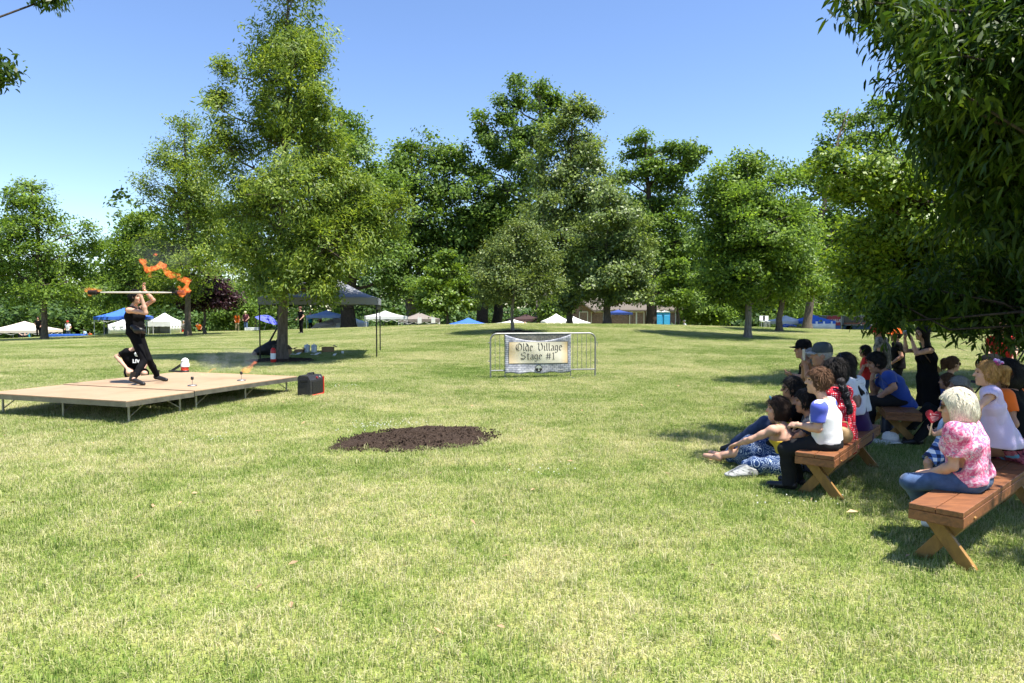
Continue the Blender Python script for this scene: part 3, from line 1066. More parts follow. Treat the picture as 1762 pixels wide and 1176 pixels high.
deck('low tan plywood stage platform, the nearer strip under the performer', 0, u1, 0, WID, -.012, 'stage platforms')
deck('low tan plywood stage platform, the deeper rear section carrying the torches', u1 + .012, DEP, 0, WID, 0, 'stage platforms')

FIRE = bpy.data.materials.new('flame')
FIRE.use_nodes = True
nt = FIRE.node_tree
nt.nodes.remove(nt.nodes['Principled BSDF'])
em = N(nt, 'ShaderNodeEmission')
co = coords(nt)
nf = noise(nt, co, 15, 4, .6, 1.6)
nt.links.new(ramp(nt, nf, [(.38, (.9, .10, .02)), (.52, (1.0, .17, .045)), (.66, (1.0, .29, .09))]), em.inputs[0])
nt.links.new(ramp(nt, nf, [(.40, (0, 0, 0)), (.50, (.4, .4, .4)), (.62, (1, 1, 1))]), em.inputs[1])
ms_ = N(nt, 'ShaderNodeMath', operation='MULTIPLY')
ms_.inputs[1].default_value = 7.0
rr_ = [q for q in nt.nodes if q.type == 'VALTORGB'][-1]
nt.links.new(rr_.outputs[0], ms_.inputs[0])
nt.links.new(ms_.outputs[0], em.inputs[1])
nt.links.new(em.outputs[0], nt.nodes['Material Output'].inputs['Volume'])


def smoke_mat(name, col, dens, sc):
    m = bpy.data.materials.new(name)
    m.use_nodes = True
    nt = m.node_tree
    nt.nodes.remove(nt.nodes['Principled BSDF'])
    v = N(nt, 'ShaderNodeVolumePrincipled')
    v.inputs['Color'].default_value = (*col, 1)
    mm = N(nt, 'ShaderNodeMath', operation='MULTIPLY')
    nt.links.new(ramp(nt, noise(nt, coords(nt), sc, 4, .6, .8), [(.42, (0, 0, 0)), (.7, (1, 1, 1))]), mm.inputs[0])
    mm.inputs[1].default_value = dens
    nt.links.new(mm.outputs[0], v.inputs['Density'])
    nt.links.new(v.outputs[0], nt.nodes['Material Output'].inputs['Volume'])
    return m


FLAMES = []          # built with the surface-net helper below: (name, list of (point, radius), parent)


def torch(px, py, label, hgt):
    g = on_stage(px, py)
    t = thing('torch_holder', label, 'torch', g, 'small torches standing on the stage')
    MB().lathe(g, [(.075, .001), (.078, .012), (.07, .02), (.02, .026)], 24).build('base_plate', GALV, t)
    MB().tube([g + [0, 0, .02], g + [0, 0, hgt]], .004, 6).build('rod', GALV, t)
    MB().lathe(g + [0, 0, hgt - .02], [(.018, 0), (.024, .012), (.024, .045), (.016, .055)], 12).build('wick', BLK, t)
    return t, g + [0, 0, hgt + .02]


tc1, f1 = torch(331, 664.5, 'small wick torch on a silver disc base with a faint pale flame', .125)
tc2, f2 = torch(415.5, 655.5, 'small wick torch on a dark disc base with a bright orange flame', .135)
s1 = 10 / F
FLAMES.append((tc1, [(f1 + np.array([.05 + .33 * q, .05 * q, .01 + .12 * q + .03 * math.sin(q * 9)]), .012 + .03 * math.sin(math.pi * min(q * 1.1, 1)) ** .6 * (1 - .3 * q)) for q in np.linspace(0, 1, 12)], 0))
FLAMES.append((tc2, [(f2 + np.array([.0 + .25 * q, .04 * q, .0 + .17 * q ** 1.2 + .02 * math.sin(q * 9)]), .014 + .036 * math.sin(math.pi * min(q ** .75, .97))) for q in np.linspace(0, 1, 12)], 1))

# cone of red and white with a cloth, black strap beside it
g = on_stage(320, 640)
g = g + np.array([0, -.05, 0])
t = thing('fuel_can', 'red can under a white cloth standing on the back of the stage', 'can', g)
MB().lathe(g, [(.072, 0), (.078, .02), (.072, .14), (.05, .19), (.03, .21)], 18).build('can_body', M('red_enamel', (.62, .05, .02), .35, .1), t, smooth=True)
MB().lathe(g, [(.085, .001), (.087, .025), (.08, .035)], 18).build('base', BLK, t)
MB().lathe(g + [.01, 0, .14], [(.085, -.03), (.088, .02), (.07, .07), (.075, .1), (.045, .14), (.012, .155)], 9).build('cloth', WHITE_CLOTH, t, smooth=True)
sb = MB().beam(g + [-.33, .03, .02], g + [.0, -.08, .015], .07, .03)
sb.beam(g + [-.3, .06, .02], g + [-.05, .02, .17], .02, .05)
tag(sb.build('strap_bundle', BLK, None, g + [-.2, 0, 0]), 'black strap bundle lying beside the red can on stage', 'strap')

# ---------------------------------------------------------------- loudspeaker
a_ = G(515, 680)
b_ = G(534, 684)
c_ = G(556, 679)
ex = unit(c_ - b_)
ey = np.array([-ex[1], ex[0], 0])
WS, DS, HS = np.linalg.norm(c_ - b_) + .02, .27, .40
o = b_ + ex * WS / 2 + ey * DS / 2
R = np.array([ex, ey, [0, 0, 1]]).T
t = thing('loudspeaker', 'black portable loudspeaker with red side trim on the lawn by the stage', 'loudspeaker', [o[0], o[1], b_[2]])
P = lambda x, y, z: np.array([o[0], o[1], b_[2]]) + R @ np.array([x, y, z])
prof = [(-DS / 2, .02), (-DS / 2, HS - .09), (-DS / 2 + .05, HS - .01), (DS / 2 - .03, HS), (DS / 2, HS - .04), (DS / 2, .02), (DS / 2 - .03, 0), (-DS / 2 + .03, 0)]
MB().prism([P(-WS / 2, y, z) for y, z in prof], R @ np.array([WS, 0, 0])).build('body', M('speaker_black', (.022, .022, .024), .5, .3, 20, bmp=.15), t)
MB().box(P(.02, -DS / 2 - .004, .17), (WS - .11, .012, .235), R, ch=.003).build('grille', M('speaker_grille', (.012, .012, .012), .6, .5, 90, bmp=.4, bscale=160), t)
rt = MB().box(P(WS / 2 - .012, -DS / 2 - .006, .19), (.022, .02, .33), R, ch=.006)
rt.box(P(.02, -DS / 2 - .006, .028), (WS - .07, .02, .022), R, ch=.006)
rt.build('red_trim', M('red_plastic', (.55, .03, .02), .4, .1), t)
MB().box(P(-WS / 2 - .004, 0, HS - .1), (.014, .17, .05), R, ch=.005).build('side_handle', M('handle_dark', (.008, .008, .009), .5), t)
for k in range(2):
    MB().lathe(P(.02 + .1 * k, -DS / 2 + .02, HS - .058), [(.022, 0), (.022, .02), (.014, .024)], 14, R @ np.array([[1, 0, 0], [0, .5, -.86], [0, .86, .5]])).build('knob', GALV if k else M('dark_red_plastic', (.2, .02, .02), .3), t)
MB().tube([P(-.12, 0, HS - .01), P(-.1, 0, HS + .03), P(.1, 0, HS + .03), P(.12, 0, HS - .01)], .014, 8).build('carry_handle', BLK, t)

# ---------------------------------------------------------------- barrier with banner
bl, br = G(844, 652), G(1024, 649)
zb = (bl[2] + br[2]) / 2
be = unit(br - bl)
bn = np.array([be[1], -be[0], 0])          # towards the camera
BW = np.linalg.norm(br - bl)
BH = 1.075
t = thing('crowd_barrier', 'galvanised crowd barrier on the lawn with a banner tied to it', 'barrier', bl)
Q = lambda x, z, y=0.: bl + be * x + bn * y + np.array([0, 0, z + (br[2] - bl[2]) * x / BW])
fr = []
r0 = .16
for k in range(7):
    a = math.pi / 2 * k / 6
    fr.append(Q(r0 - r0 * math.cos(a), BH - r0 + r0 * math.sin(a)))
for k in range(7):
    a = math.pi / 2 * k / 6
    fr.append(Q(BW - r0 + r0 * math.sin(a), BH - r0 + r0 * math.cos(a)))
MB().tube([Q(0, -.02)] + fr + [Q(BW, -.02)], .021, 10).tube([Q(0, .19), Q(BW, .19)], .018, 8).build('frame', GALV, t)
nb = 23
for k in range(1, nb):
    x = BW * k / nb
    zt = BH - .01 if r0 < x < BW - r0 else BH - .05
    MB().tube([Q(x, .19), Q(x, zt)], .0075, 6).build('bar', GALV, t)
for x in (.35, BW - .62):
    MB().beam(Q(x, .012, -.32), Q(x, .012, .32), .05, .012).tube([Q(x, .01), Q(x, .19)], .014, 6).build('foot', GALV, t)
for z in (.42, .86):
    MB().tube([Q(BW, z), Q(BW + .05, z), Q(BW + .05, z - .1)], .008, 6).build('hook', GALV, t)
    MB().tube([Q(0, z), Q(-.05, z)], .014, 6).build('hook', GALV, t)

# banner: grey brick print, parchment panel, black lettering
bx0, bx1 = BW * (868 - 844) / 180, BW * (981 - 844) / 180
bz1, bz0 = BH - .02, .12
BNW = bx1 - bx0


def brick_mat(name, c1, c2, mortar, sc, rough=.85, bw=.5, rh=.25):
    m, nt, b = nodes_of(name)
    co = coords(nt)
    mp = N(nt, 'ShaderNodeMapping')
    mp.inputs['Rotation'].default_value = (math.pi / 2, 0, 0)
    nt.links.new(co, mp.inputs[0])
    bk = N(nt, 'ShaderNodeTexBrick')
    bk.inputs['Scale'].default_value = sc
    bk.inputs['Color1'].default_value = (*c1, 1)
    bk.inputs['Color2'].default_value = (*c2, 1)
    bk.inputs['Mortar'].default_value = (*mortar, 1)
    bk.inputs['Mortar Size'].default_value = .028
    bk.inputs['Mortar Smooth'].default_value = .4
    bk.inputs['Brick Width'].default_value = bw
    bk.inputs['Row Height'].default_value = rh
    nt.links.new(mp.outputs[0], bk.inputs['Vector'])
    n = noise(nt, co, 5, 4)
    nt.links.new(mixc(nt, 1.0, bk.outputs['Color'], ramp(nt, n, [(.3, (.6, .62, .68)), (.7, (1.3, 1.3, 1.3))]), 'MULTIPLY'), b.inputs['Base Color'])
    b.inputs['Roughness'].default_value = rough
    return m


BNR = brick_mat('banner_brick_print', (.26, .27, .31), (.46, .46, .48), (.10, .10, .125), 5.2, .6)
tb = thing('banner', 'grey brick-print vinyl banner reading Olde Village Stage #1', 'banner', Q(bx0, 0, .03))
nxx, nzz = 40, 24


def ripple(x, z):
    return .03 + .012 * math.sin(x * 7 + 1) + .02 * math.exp(-((x - .25) / .12) ** 2 - (z / .25) ** 2) * 1.4 + .012 * math.sin(z * 9 + x * 3)


v, f = [], []
for i in range(nxx + 1):
    x = BNW * i / nxx
    sag = .16 * (1 - (2 * i / nxx - 1) ** 2)
    ztop = bz1 - sag
    for j in range(nzz + 1):
        z = bz0 + .015 * math.sin(i * .5) * (1 - j / nzz) + (ztop - bz0) * j / nzz
        v.append(Q(bx0 + x, z, ripple(x, z)))
for i in range(nxx):
    for j in range(nzz):
        a = i * (nzz + 1) + j
        f.append((a, a + nzz + 1, a + nzz + 2, a + 1))
o = add_mesh('printed_sheet', v, f, BNR, tb, smooth=True)
so_ = o.modifiers.new('thickness', 'SOLIDIFY')
so_.thickness = .003
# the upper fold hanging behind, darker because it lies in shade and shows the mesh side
v, f = [], []
for i in range(nxx + 1):
    for j in range(5):
        v.append(Q(bx0 + BNW * i / nxx, bz1 + .015 - .22 * j / 4, .012 - .02 * j / 4))
for i in range(nxx):
    for j in range(4):
        a = i * 5 + j
        f.append((a, a + 1, a + 6, a + 5))
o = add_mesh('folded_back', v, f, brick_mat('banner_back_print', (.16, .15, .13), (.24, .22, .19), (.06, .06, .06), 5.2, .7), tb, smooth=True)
so_ = o.modifiers.new('thickness', 'SOLIDIFY')
so_.thickness = .003
# parchment panel
m, nt, b = nodes_of('parchment_print')
co = coords(nt)
n = noise(nt, co, 2.3, 4, .6)
sx = N(nt, 'ShaderNodeSeparateXYZ')
nt.links.new(co, sx.inputs[0])
edge = ramp(nt, sx.outputs[0], [(.08, (.58, .45, .28)), (.25, (.60, .57, .46)), (.82, (.60, .57, .47)), (.95, (.62, .42, .18))])
sx.outputs[0]
sc_ = N(nt, 'ShaderNodeMath', operation='DIVIDE')
nt.links.new(sx.outputs[0], sc_.inputs[0])
sc_.inputs[1].default_value = BNW
for l in list(nt.links):
    if l.from_socket == sx.outputs[0] and l.to_node.type == 'VALTORGB':
        nt.links.remove(l)
        nt.links.new(sc_.outputs[0], l.to_node.inputs[0]) if False else None
rp = [q for q in nt.nodes if q.type == 'VALTORGB'][-1]
nt.links.new(sc_.outputs[0], rp.inputs[0])
nt.links.new(mixc(nt, 1.0, edge, ramp(nt, n, [(.3, (.85, .83, .78)), (.7, (1.1, 1.1, 1.08))]), 'MULTIPLY'), b.inputs['Base Color'])
b.inputs['Roughness'].default_value = .6
px0, px1, pz0, pz1 = BNW * .06, BNW * .945, .36, .87


def sheet(name, x0, x1, z0, z1, off, mat, nxq=24, nzq=10):
    v, f = [], []
    for i in range(nxq + 1):
        for j in range(nzq + 1):
            x, z = x0 + (x1 - x0) * i / nxq, z0 + (z1 - z0) * j / nzq
            v.append(Q(bx0 + x, z, ripple(x, z) + off))
    for i in range(nxq):
        for j in range(nzq):
            a = i * (nzq + 1) + j
            f.append((a, a + nzq + 1, a + nzq + 2, a + 1))
    return add_mesh(name, v, f, mat, tb, smooth=True)


sheet('parchment_edge', px0 - .012, px1 + .012, pz0 - .012, pz1 + .012, .0045, M('print_line', (.1, .09, .08), .6))
sheet('parchment_panel', px0, px1, pz0, pz1, .008, m)
INK = M('black_print', (.012, .011, .011), .6)
# blackletter written with a broad nib held at about 40 degrees; strokes on a 0..1 x-height grid
NIB = np.array([math.cos(rad(40)), math.sin(rad(40))]) * .056
HAIR = np.array([math.cos(rad(40)), math.sin(rad(40))]) * .02
STEM = lambda x, z0=0., z1=1.: [[(x - .1, z1 - .12), (x, z1), (x, z0 + .14), (x + .11, z0)]]
GL = {
    'O': (1.15, [[(.62, 1.5), (.25, 1.25), (.12, .75), (.25, .25), (.6, 0), (.95, .25), (1.02, .8), (.9, 1.3), (.55, 1.5)], [(.46, 1.25), (.46, .25)]]),
    'l': (.36, STEM(.16, 0, 1.5)),
    'd': (.66, [[(.5, .95), (.2, 1.0), (.12, .8), (.12, .2), (.3, 0), (.5, .16)], [(.15, 1.5), (.5, 1.1), (.5, .15), (.6, 0)]]),
    'e': (.6, [[(.14, .45), (.5, .72), (.42, .95), (.22, 1.0), (.13, .8), (.13, .18), (.32, 0), (.52, .16)]]),
    'V': (1.05, [[(.05, 1.3), (.3, 1.5), (.36, 1.2), (.3, .4), (.5, 0)], [(.5, 0), (.85, .3), (.9, 1.0), (.7, 1.5)]]),
    'i': (.36, STEM(.16) + [[(.1, 1.3), (.2, 1.4)]]),
    'a': (.64, [[(.14, .9), (.3, 1.0), (.48, .85), (.48, .14), (.6, 0)], [(.48, .55), (.18, .45), (.12, .18), (.26, 0), (.48, .18)]]),
    'g': (.64, [[(.48, .95), (.2, 1.0), (.12, .8), (.12, .25), (.28, .06), (.48, .22)], [(.48, 1.0), (.48, -.2), (.3, -.42), (.08, -.3)]]),
    'S': (1.0, [[(.85, 1.3), (.5, 1.5), (.2, 1.25), (.25, .95), (.7, .7), (.8, .4), (.55, .05), (.15, .1)], [(.05, .3), (.4, .18), (.8, .3)]]),
    't': (.46, [[(.18, 1.3), (.18, .15), (.34, 0)], [(.02, .98), (.38, .98)]]),
    '#': (.95, [[(.35, 1.35), (.22, 0)], [(.68, 1.35), (.55, 0)], [(.05, .9), (.85, .9)], [(.02, .45), (.82, .45)]]),
    '1': (.5, [[(.1, 1.15), (.28, 1.4), (.28, .1)], [(.1, .03), (.45, .03)]]),
    ' ': (.5, []),
}


def write(txt, xc, zbase, xh, yoff):
    XS = 1.36
    wtot = sum(GL[c][0] for c in txt) * xh * XS
    x = xc - wtot / 2
    lets = []
    for ch in txt:
        w, strokes = GL[ch]
        mb = MB()
        lay = 0
        for st in strokes:
            for (p, q) in zip(st[:-1], st[1:]):
                p_, q_ = np.array(p), np.array(q)
                quad = [p_ - NIB, p_ + NIB, q_ + NIB, q_ - NIB]
                hexa = sorted(range(4), key=lambda i: 0)
                pts2 = np.array([p_ - NIB, q_ - NIB, q_ + NIB, p_ + NIB])
                d_ = q_ - p_
                n_ = np.array([-d_[1], d_[0]]) / (np.linalg.norm(d_) + 1e-9) * .012
                poly = [pts2[0] - n_, pts2[1] - n_, pts2[2] + n_, pts2[3] + n_]
                if (NIB @ n_) < 0:
                    poly = [pts2[0] + n_, pts2[1] + n_, pts2[2] - n_, pts2[3] - n_]
                vv = [Q(bx0 + x + a[0] * xh * XS, zbase + a[1] * xh, ripple(x + a[0] * xh * XS, zbase + a[1] * xh) + yoff + lay * .0002) for a in poly]
                mb.add(vv, [(0, 1, 2, 3)])
                lay += 1
        if strokes:
            lets.append(mb)
        x += w * xh * XS
    i = 0
    for word in txt.split():
        allm = MB()
        for l in lets[i:i + len(word)]:
            allm.add(l.v, l.f)
        i += len(word)
        allm.build('lettering', INK, tb)


write('Olde Village', BNW * .51, .665, .118, .012)
write('Stage #1', BNW * .49, .45, .118, .012)
em_ = MB()
cx_, cz_, rr_ = BNW * .508, .235, .088
ring = [(math.cos(a), math.sin(a)) for a in np.linspace(0, 2 * math.pi, 28, endpoint=False)]
em_.add([Q(bx0 + cx_ + rr_ * a, cz_ + rr_ * b, ripple(cx_, cz_) + .013) for a, b in ring], [tuple(range(28))])
em_.build('emblem_disc', INK, tb)
em2 = MB()
GRY = M('emblem_grey', (.30, .33, .29), .6)
em2.add([Q(bx0 + cx_ + rr_ * .8 * a, cz_ + rr_ * (.12 + .68 * abs(b)), ripple(cx_, cz_) + .016) for a, b in [(math.cos(q), math.sin(q)) for q in np.linspace(0, math.pi, 14)]], [tuple(range(14))])
em2.add([Q(bx0 + cx_ + rr_ * a, cz_ + rr_ * b, ripple(cx_, cz_) + .016) for a, b in [(-.3, -.75), (.3, -.75), (.1, -.35), (.14, .1), (-.14, .1), (-.1, -.35)]], [tuple(range(6))])
em2.add([Q(bx0 + cx_ + rr_ * a, cz_ + rr_ * b, ripple(cx_, cz_) + .0165) for a, b in [(-1.05, .02), (1.05, .02), (1.05, .1), (-1.05, .1)]], [(0, 1, 2, 3)])
em2.build('emblem_tree', GRY, tb)

# ---------------------------------------------------------------- benches
SEATW = wood('stained_seat_boards', (.215, .085, .032), 3.5, .5, (1.2, 9, 9))
LEGW = wood('yellow_pine_legs', (.29, .155, .035), 3.5, .55, (3, 3, 1))


def bench(label, corner_r, corner_l, axis, L, h=.45, group='rustic benches for the audience'):
    """corner_r / corner_l: right and left corners of the near end (ground points); axis runs away from the camera"""
    ax_ = unit([axis[0], axis[1], 0])
    ac = np.array([ax_[1], -ax_[0], 0])      # to the right across the bench
    mid = (np.asarray(corner_r) + np.asarray(corner_l)) / 2
    mid[2] = T1(mid[0], mid[1])
    wd = np.linalg.norm(np.asarray(corner_r)[:2] - np.asarray(corner_l)[:2])
    far = mid + ax_ * L
    slope = (T1(far[0], far[1]) - mid[2]) / L
    t = thing('bench', label, 'bench', mid, group)
    R = np.array([ax_, ac, [0, 0, 1]]).T
    B = lambda s, a, z: mid + ax_ * s + ac * a + np.array([0, 0, z + slope * s])
    ns = 2
    for k in range(ns):
        a = -wd / 2 + wd * (k + .5) / ns
        MB().beam(B(0, a, h - .02), B(L, a, h - .02), wd / ns - .006, .038).build('seat_board', SEATW, t)
    ap = MB()
    for s in (.022, L - .022):
        ap.beam(B(s, -wd / 2, h - .077), B(s, wd / 2, h - .077), .04, .07)
    for a in (-wd / 2 + .02, wd / 2 - .02):
        ap.beam(B(.05, a, h - .077), B(L - .05, a, h - .077), .036, .07)
    ap.build('apron', SEATW, t)
    for s in (.24, L - .24):
        for sg, so2 in ((1, -.022), (-1, .022)):
            top = B(s + so2, -sg * wd * .42, h - .06)
            bot = B(s + so2, sg * wd * .52, -.02)
            bot[2] = T1(bot[0], bot[1]) - .015
            MB().beam(top, bot, .04, .09, up=ac).build('leg', LEGW, t)
    MB().beam(B(.26, 0, .2), B(L - .26, 0, .2), .04, .08).build('stretcher', LEGW, t)
    return t, B


def top_pt(px, py, h=.45):
    """point at bench-top height under a photo pixel"""
    z = h + .02
    for _ in range(5):
        a = W(px, py, 1.0) - np.array([0, 0, CAMZ])
        d = (z - CAMZ) / a[2]
        z = T1(a[0] * d, d) + h
    return np.array([a[0] * d, d, z])


bench1, B1 = bench('wooden bench with crossed legs, nearest, under the white-haired woman', top_pt(1657, 884), top_pt(1565, 864), (.74, .67), 2.5)
bench2, B2 = bench('wooden bench with crossed legs carrying the boy in the blue-sleeved shirt', top_pt(1436, 786), top_pt(1368, 777), (.62, .78), 2.1)
bench3, B3 = bench('wooden bench in the shade under the man in the blue t-shirt', top_pt(1582, 714), top_pt(1530, 706), (.36, .93), 2.0)

# ---------------------------------------------------------------- pop-up canopies
def quad_roof(c4, peak, n=8, sag=.12, ridge=0.):
    """four sloping cloth panels from eave corners to the peak, hollowed a little"""
    v, f = [], []
    for k in range(4):
        a, b = c4[k], c4[(k + 1) % 4]
        k0 = len(v)
        for i in range(n + 1):
            for j in range(n + 1):
                e = a + (b - a) * j / n
                q = i / n
                sa_, sb2 = (-1 if k in (0, 3) else 1), (-1 if (k + 1) % 4 in (0, 3) else 1)
                pk = peak + unit(c4[1] - c4[0]) * ridge * (sa_ + (sb2 - sa_) * j / n)
                p = e + (pk - e) * q
                p = p - np.array([0, 0, sag * 4 * q * (1 - q) * .5 + sag * .25 * math.sin(math.pi * j / n) * (1 - q)])
                v.append(p)
        for i in range(n):
            for j in range(n):
                s_ = k0 + i * (n + 1) + j
                f.append((s_, s_ + 1, s_ + n + 2, s_ + n + 1))
    return v, f


def canopy(label, c, size, rot, eave, peak, mroof, mleg, group=None, walls=(), mwall=None, valance=.2, legs=True, name='popup_canopy', leg_r=.018, base=None, ridge=0.):
    c = np.asarray(c, float)
    R = rotz(rot)
    hx, hy = size[0] / 2, size[1] / 2
    z0 = T1(c[0], c[1]) if base is None else base
    t = thing(name, label, 'canopy', [c[0], c[1], z0], group)
    c4 = [np.array([c[0], c[1], z0 + eave]) + R @ np.array([x, y, 0]) for x, y in ((-hx, -hy), (hx, -hy), (hx, hy), (-hx, hy))]
    v, f = quad_roof(c4, np.array([c[0], c[1], z0 + peak]), ridge=ridge)
    o = add_mesh('roof', v, f, mroof, t, smooth=True)
    o.data.set_sharp_from_angle(angle=rad(25))
    md = o.modifiers.new('thickness', 'SOLIDIFY')
    md.thickness = .006
    vb = MB()
    for k in range(4):
        a, b = c4[k], c4[(k + 1) % 4]
        nrm = unit(np.cross(b - a, [0, 0, 1])) * .012
        n = 10
        top = [a + (b - a) * i / n + nrm for i in range(n + 1)]
        bot = [p - np.array([0, 0, valance + .012 * math.sin(i * 2.1)]) for i, p in enumerate(top)]
        vb.add(top + bot, [(i, i + 1, n + 2 + i, n + 1 + i) for i in range(n)])
    o = vb.build('valance', mroof, t)
    md = o.modifiers.new('thickness', 'SOLIDIFY')
    md.thickness = .004
    if legs:
        for p in c4:
            q = p + unit(np.array([c[0], c[1], 0]) - np.array([p[0], p[1], 0])) * .04
            g = np.array([q[0], q[1], T1(q[0], q[1]) - .01])
            MB().tube([g, q - np.array([0, 0, .02])], leg_r, 6).box(g + [0, 0, .012], (.09, .09, .02)).build('leg', mleg, t)
        tr2 = MB()
        for k in range(4):
            a, b = c4[k] - [0, 0, .1], c4[(k + 1) % 4] - [0, 0, .1]
            n = 4
            for i in range(n):
                p, q = a + (b - a) * i / n, a + (b - a) * (i + 1) / n
                tr2.tube([p, q - [0, 0, .28]], .009, 4).tube([p - [0, 0, .28], q], .009, 4)
        tr2.build('truss', mleg, t)
    for k in walls:
        a, b = c4[k], c4[(k + 1) % 4]
        vv, ff = [], []
        n = 14
        nr = unit(np.cross(b - a, [0, 0, 1]))
        for i in range(n + 1):
            p = a + (b - a) * i / n + nr * (.03 * math.sin(i * 1.7) + .0)
            vv += [p - [0, 0, .04], np.array([p[0], p[1], min(T1(p[0], p[1]) + .03, p[2] - .3)])]
        for i in range(n):
            ff.append((2 * i, 2 * i + 1, 2 * i + 3, 2 * i + 2))
        o = add_mesh('side_wall', vv, ff, mwall or mroof, t, smooth=True)
        md = o.modifiers.new('thickness', 'SOLIDIFY')
        md.thickness = .005
    return t, c4


GREYC = M('grey_canopy_cloth', (.19, .195, .21), .75, .08, 2, bmp=.15, bscale=5)
fl, fr_, bk_ = ground(455, 21.6), ground(649.5, 21.6), ground(655.5, 24.7)
CR = .155
cw, cdp = 3.6, 3.1
cc = np.array([fr_[0], 21.6, 0]) + rotz(CR) @ np.array([-cw / 2, cdp / 2, 0])
canopy('grey pop-up canopy on thin black legs beside the slender tree', cc, (cw, cdp), CR, 1.9, 2.55, GREYC, DARKM, valance=.22, leg_r=.022, ridge=.45)
BLUEC = M('blue_canopy_cloth', (.035, .13, .55), .7, .1, 3)
NAVYC = M('navy_canopy_cloth', (.02, .05, .22), .7, .1, 3)
BEIGEC = M('beige_canopy_cloth', (.66, .56, .47), .8, .06, 3)
PALEC = M('pale_grey_canopy_cloth', (.58, .58, .57), .8, .06, 3)
TAUPEC = M('taupe_canopy_cloth', (.20, .175, .16), .8, .1, 3)
MAROONC = M('maroon_canopy_cloth', (.045, .022, .022), .8, .1, 3)
LBLUEC = M('washed_blue_canopy_cloth', (.24, .33, .55), .8, .1, 3)
WLEG = M('white_painted_leg', (.7, .7, .68), .5, .1)


def far_canopy(label, px, d, peak_py, eave_py, halfw, mroof, mleg, rot=0., walls=(), mwall=None, grp='pop-up canopies of the fair', valance=.22, dep=None):
    s = d / F
    c = W(px, peak_py, d)
    ze = W(px, eave_py, d)[2]
    z0 = T1(c[0], c[1])
    w = 2 * halfw * s / (abs(math.cos(rot)) + .55 * abs(math.sin(rot)) if rot else 1)
    return canopy(label, c, (w, dep or min(w, 3.2)), rot, max(ze - z0, .8), max(c[2] - z0, 1.2), mroof, mleg, grp, walls, mwall, valance)


far_canopy('wide beige canopy at the far left edge behind the young maple', 42, 58, 553, 569, 44, BEIGEC, WLEG)
far_canopy('blue pop-up canopy on white legs just left of the fire performer', 214, 50, 530, 545, 44, BLUEC, WLEG, .35)
far_canopy('bright white pavilion tent to the right of the fire performer', 283, 54, 538, 553, 19, WHITE_CLOTH, WLEG, .0, (1, 2, 3), WHITE_CLOTH, valance=.4)
far_canopy('low white tent under the blue canopy at the left', 218, 60, 547, 558, 24, WHITE_CLOTH, WLEG, .2, (0, 1, 2, 3), WHITE_CLOTH)
far_canopy('washed blue canopy half hidden by the thick dark trunk', 562, 60, 534, 543, 34, LBLUEC, WLEG, .2)
far_canopy('long white tent sloping down to the right of the thick dark trunk', 592, 62, 540, 556, 40, WHITE_CLOTH, WLEG, .1, (0, 1), WHITE_CLOTH)
far_canopy('pale grey pop-up canopy with white corner legs on the crest', 663, 50, 537, 549, 38, PALEC, WLEG, .25, dep=3)
far_canopy('taupe canopy with two white notices hung from its poles', 722, 56, 538, 549, 36, TAUPEC, WLEG, .1)
far_canopy('low blue tent between the bright young tree and the dark trunk pair', 806, 56, 547, 558, 34, BLUEC, WLEG, .1, (0,), BLUEC)
far_canopy('white canopy peeping out left of the olive tree trunk', 884, 58, 550, 557, 34, WHITE_CLOTH, WLEG, .1)
far_canopy('dark maroon canopy right of the olive tree trunk', 905, 60, 541, 549, 32, MAROONC, DARKM, .1)
far_canopy('white peaked tent in front of the brick gable, left of a dark trunk', 957, 56, 540, 553, 24, WHITE_CLOTH, WLEG, .12, (0, 1), WHITE_CLOTH)
far_canopy('white peaked tent in front of the brick house, right of a dark trunk', 986, 57, 544.5, 555, 27, WHITE_CLOTH, WLEG, .05, (0,), WHITE_CLOTH)
far_canopy('dark blue canopy under the eaves of the brick house', 1064, 72, 533, 538, 21, NAVYC, DARKM, 0)
far_canopy('off-white canopy behind the lone round tree', 1352, 56, 543, 553, 28, PALEC, WLEG, .1)
far_canopy('bright blue canopy with white side walls beside the trailer', 1398, 55, 541, 553, 28, BLUEC, WLEG, .15, (0, 1), WHITE_CLOTH)

# notices, umbrellas, tables
for px, lb in ((722, 'white paper notice hung on the left pole of the taupe canopy'), (745.5, 'white paper notice hung on the right pole of the taupe canopy')):
    p = W(px, 551.5, 54.2)
    nb_ = MB().box(p, (7 / F * 54, .02, 10 / F * 54)).tube([p + [-.1, .02, .2], p + [-.1, .02, .55]], .008, 4)
    tag(nb_.build('notice', WHITE_CLOTH, None, p), lb, 'notice')


def umbrella(label, px, py, d, rw, tilt, mat, hgt, name='parasol'):
    p = W(px, py, d)
    R = np.array(Matrix.Rotation(tilt, 3, 'Y'))
    t = thing(name, label, 'parasol', [p[0], p[1], T1(p[0], p[1])])
    mb = MB()
    n = 8
    rings = [(0.02, 0), (rw * .35, -.1 * rw), (rw * .7, -.26 * rw), (rw, -.5 * rw)]
    v, f = [], []
    for r1, z in rings:
        for k in range(n):
            a = 2 * math.pi * (k + .3) / n
            v.append(p + R @ np.array([r1 * math.cos(a), r1 * math.sin(a), z]))
    for i in range(3):
        for k in range(n):
            f.append((i * n + k, i * n + (k + 1) % n, (i + 1) * n + (k + 1) % n, (i + 1) * n + k))
    f.append(tuple(range(n)))
    mb.add(v, f)
    o = mb.build('shade', mat, t)
    md = o.modifiers.new('thickness', 'SOLIDIFY')
    md.thickness = .008
    b = p + R @ np.array([0, 0, -hgt])
    MB().tube([p, b, [b[0], b[1], T1(b[0], b[1]) - .05]], .02, 6).build('pole', WLEG, t)
    return t


